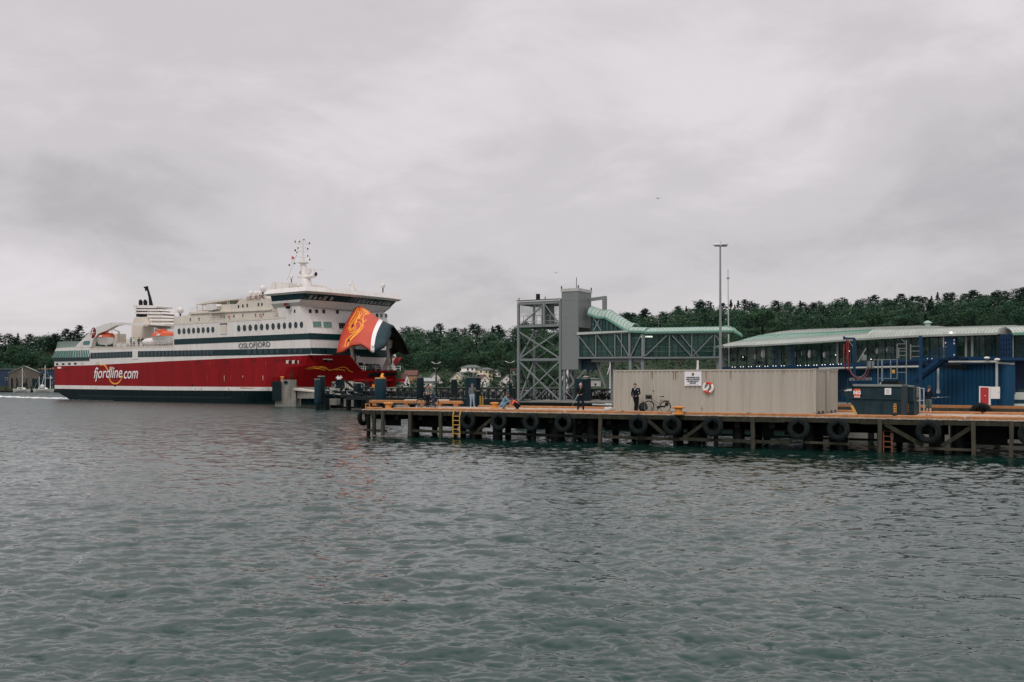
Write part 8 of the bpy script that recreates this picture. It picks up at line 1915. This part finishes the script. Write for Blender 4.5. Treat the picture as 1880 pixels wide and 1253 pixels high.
# youth in shorts
p = ground(1705, 764.6, DZ)
t, G = person(p, R(120), .93, stand(elL=(.26,-.06,1.18), wrL=(.20,-.32,1.10), elR=(-.26,-.06,1.18), wrR=(-.16,-.34,1.08), anL=(.14,.0,.09), anR=(-.13,.04,.09)), dict(top='cloth_navy', legs='cloth_olive', shorts=True, hair='hair_dark', shoes='cloth_grey', topname='hooded_top'), 'person in dark hooded top and shorts standing with back turned right of the skips')
rod(G((.2, -.42, 1.06)), G((.2, -.42, 1.06))+V(1.0, -.1, .05), 'thin rod held out to the right by the person in shorts', .008)
# tiny figures on the ferry's aft deck
for i, (px, m, lm, lb) in enumerate(((240.5, 'cloth_blue', 'cloth_dkblue', 'tiny passenger in blue leaning on the ferry aft rail, leftmost there'), (246, 'cloth_white', 'cloth_dkblue', 'tiny passenger in white at the ferry aft rail'), (255, 'cloth_olive', 'cloth_black', 'tiny passenger in olive at the ferry aft rail'), (262, 'cloth_black', 'cloth_black', 'tiny passenger in black by the white liferaft canister'))):
    pl = SPl(1.0); p = pl.w(px, 637.5); person(p, R(-30+20*i), 1.1, stand(), dict(top=m, legs=lm, hair='hair_dark'), lb, voxel=.03)

# ================================================================ BICYCLES
def bicycle(p, d, label, basket=True, lean=0.0, frame='cloth_grey', flip=1):
    t = thing('bicycle', tuple(p), label, 'bicycle'); d = Vector(d).normalized(); n_ = V(-d.y, d.x, 0); up = (V(0,0,1)+n_*lean).normalized()
    def q(x, z, y=0): return Vector(p)+d*x*flip+up*z+n_*y
    for x in (-.53, .53):
        mb = MB(); mb.torus(q(x, .345), n_, .325, .022, 32, 8); w_ = mb.build('wheel', 'black', t, True)
        mb = MB(); mb.torus(q(x, .345), n_, .298, .010, 28, 5); mb.build('rim', 'chrome', w_)
        mb = MB()
        for k in range(14): a = math.pi*2*k/14; mb.bar(q(x, .345, .02*(-1)**k), q(x+.295*math.cos(a), .345+.295*math.sin(a)), .004)
        mb.build('spoke', 'chrome', w_)
        mb = MB(); P_ = [q(x+.36*math.cos(a), .345+.36*math.sin(a)) for a in np.linspace(R(20), R(165 if x > 0 else 190), 14)]; mb.tube(P_, .022, 6, lat=n_, flat=.4); mb.build('mudguard', 'cloth_black', t)
    F_ = dict(bb=(-.08, .30), st=(-.23, .78), hb=(.36, .72), ht=(.32, .86), ra=(-.53, .345), fa=(.53, .345))
    mb = MB()
    for a, b, w in (('bb', 'st', .018), ('bb', 'hb', .022), ('st', 'ra', .010), ('bb', 'ra', .012), ('hb', 'ht', .020), ('hb', 'fa', .014)): mb.tube([q(*F_[a]), q(*F_[b])], w, 8)
    mb.tube([q(-.15, .52), q(.34, .80)], .018, 8); mb.build('frame', frame, t, True)
    mb = MB(); mb.tube([q(-.23, .78), q(-.27, .93)], .013, 6); mb.build('seat_post', 'chrome', t)
    mb = MB(); mb.tube([q(-.42, .965), q(-.30, .96), q(-.12, .95)], [.085, .07, .02], 10, lat=n_, flat=.4); mb.build('saddle', 'bag_black', t, True)
    mb = MB(); mb.tube([q(.32, .86), q(.30, 1.02)], .013, 6); mb.tube([q(.08, 1.06, -.28), q(.22, 1.07, -.22), q(.34, 1.06, 0), q(.22, 1.07, .22), q(.08, 1.06, .28)], .012, 6); mb.build('handlebar', 'chrome', t)
    mb = MB(); mb.tube([q(.30, 1.05, .26), q(.36, 1.26, .28)], .008, 5); mb.ball(q(.38, 1.30, .28), .045, (1, .4, 1)); mb.build('mirror', 'bag_black', t)
    mb = MB(); mb.bar(q(-.78, .74), q(-.28, .74), .10, .02); mb.bar(q(-.70, .74), q(-.53, .36), .012); mb.bar(q(-.5, .74), q(-.53, .36), .012); mb.build('luggage_rack', 'bag_black', t)
    mb = MB(); mb.cyl(q(-.08, .30, -.05), q(-.08, .30, .05), .085, n=16); mb.bar(q(-.08, .30, -.07), q(-.08, .14, -.07), .02); mb.bar(q(-.08, .14, -.14), q(-.08, .14, -.05), .05); mb.build('crank', 'iron_dark', t)
    mb = MB(); mb.tube([q(-.53, .345, -.03), q(-.3, .37, -.03), q(-.08, .33, -.03)], [.05, .055, .06], 8, lat=up, flat=.25); mb.build('chain_guard', 'bag_black', t)
    mb = MB(); mb.tube([q(-.66, .70), q(-.62, .45), q(-.5, .40)], [.10, .12, .03], 8, lat=d, flat=.2); mb.build('coat_guard', 'bag_black', t)
    if basket:
        mb = MB(); z0_, z1_ = .80, 1.06
        for k in range(9):
            a = k/8
            for (x0, y0, x1, y1) in ((.40, -.16, .70, -.16), (.40, .16, .70, .16), (.40, -.16, .40, .16), (.70, -.16, .70, .16)):
                x, y = x0+(x1-x0)*a, y0+(y1-y0)*a; mb.bar(q(x*.97+.015, z0_, y*.9), q(x, z1_, y), .008)
        for z in (z0_, .86, .93, 1.0, z1_):
            for (x0, y0, x1, y1) in ((.40, -.16, .70, -.16), (.40, .16, .70, .16), (.40, -.16, .40, .16), (.70, -.16, .70, .16)): mb.bar(q(x0, z, y0), q(x1, z, y1), .012)
        mb.build('basket', 'bag_black', t)
        mb = MB(); mb.ball(q(.55, .92), .12, (1.1, 1, .8), 10, 7); mb.build('basket_liner', 'fender_dark', t, True)
    return t
p = ground(1206, 757.6, DZ); bicycle(p, U_, 'black city bicycle with a front basket parked before the beige container', flip=-1, lean=.05)
p = ground(785, 748.6, DZ); bicycle(p, (1, -.35, 0), 'dark bicycle standing between the two people at the left end of the jetty', basket=False, frame='cloth_black', flip=-1)
# lobes of clutter on the deck behind
t = thing('pipe_stack', tuple(pier(15, 8, DZ)), 'pale pipes lying on the ground behind the bald angler', 'pipes')
for i in range(3): mb = MB(); a = at(1088, 740+i*1.6, 82-i); b = at(1124, 741+i*1.6, 80-i); mb.tube([a, b], .07, 8); mb.build('pipe', 'steel_pale', t, True)
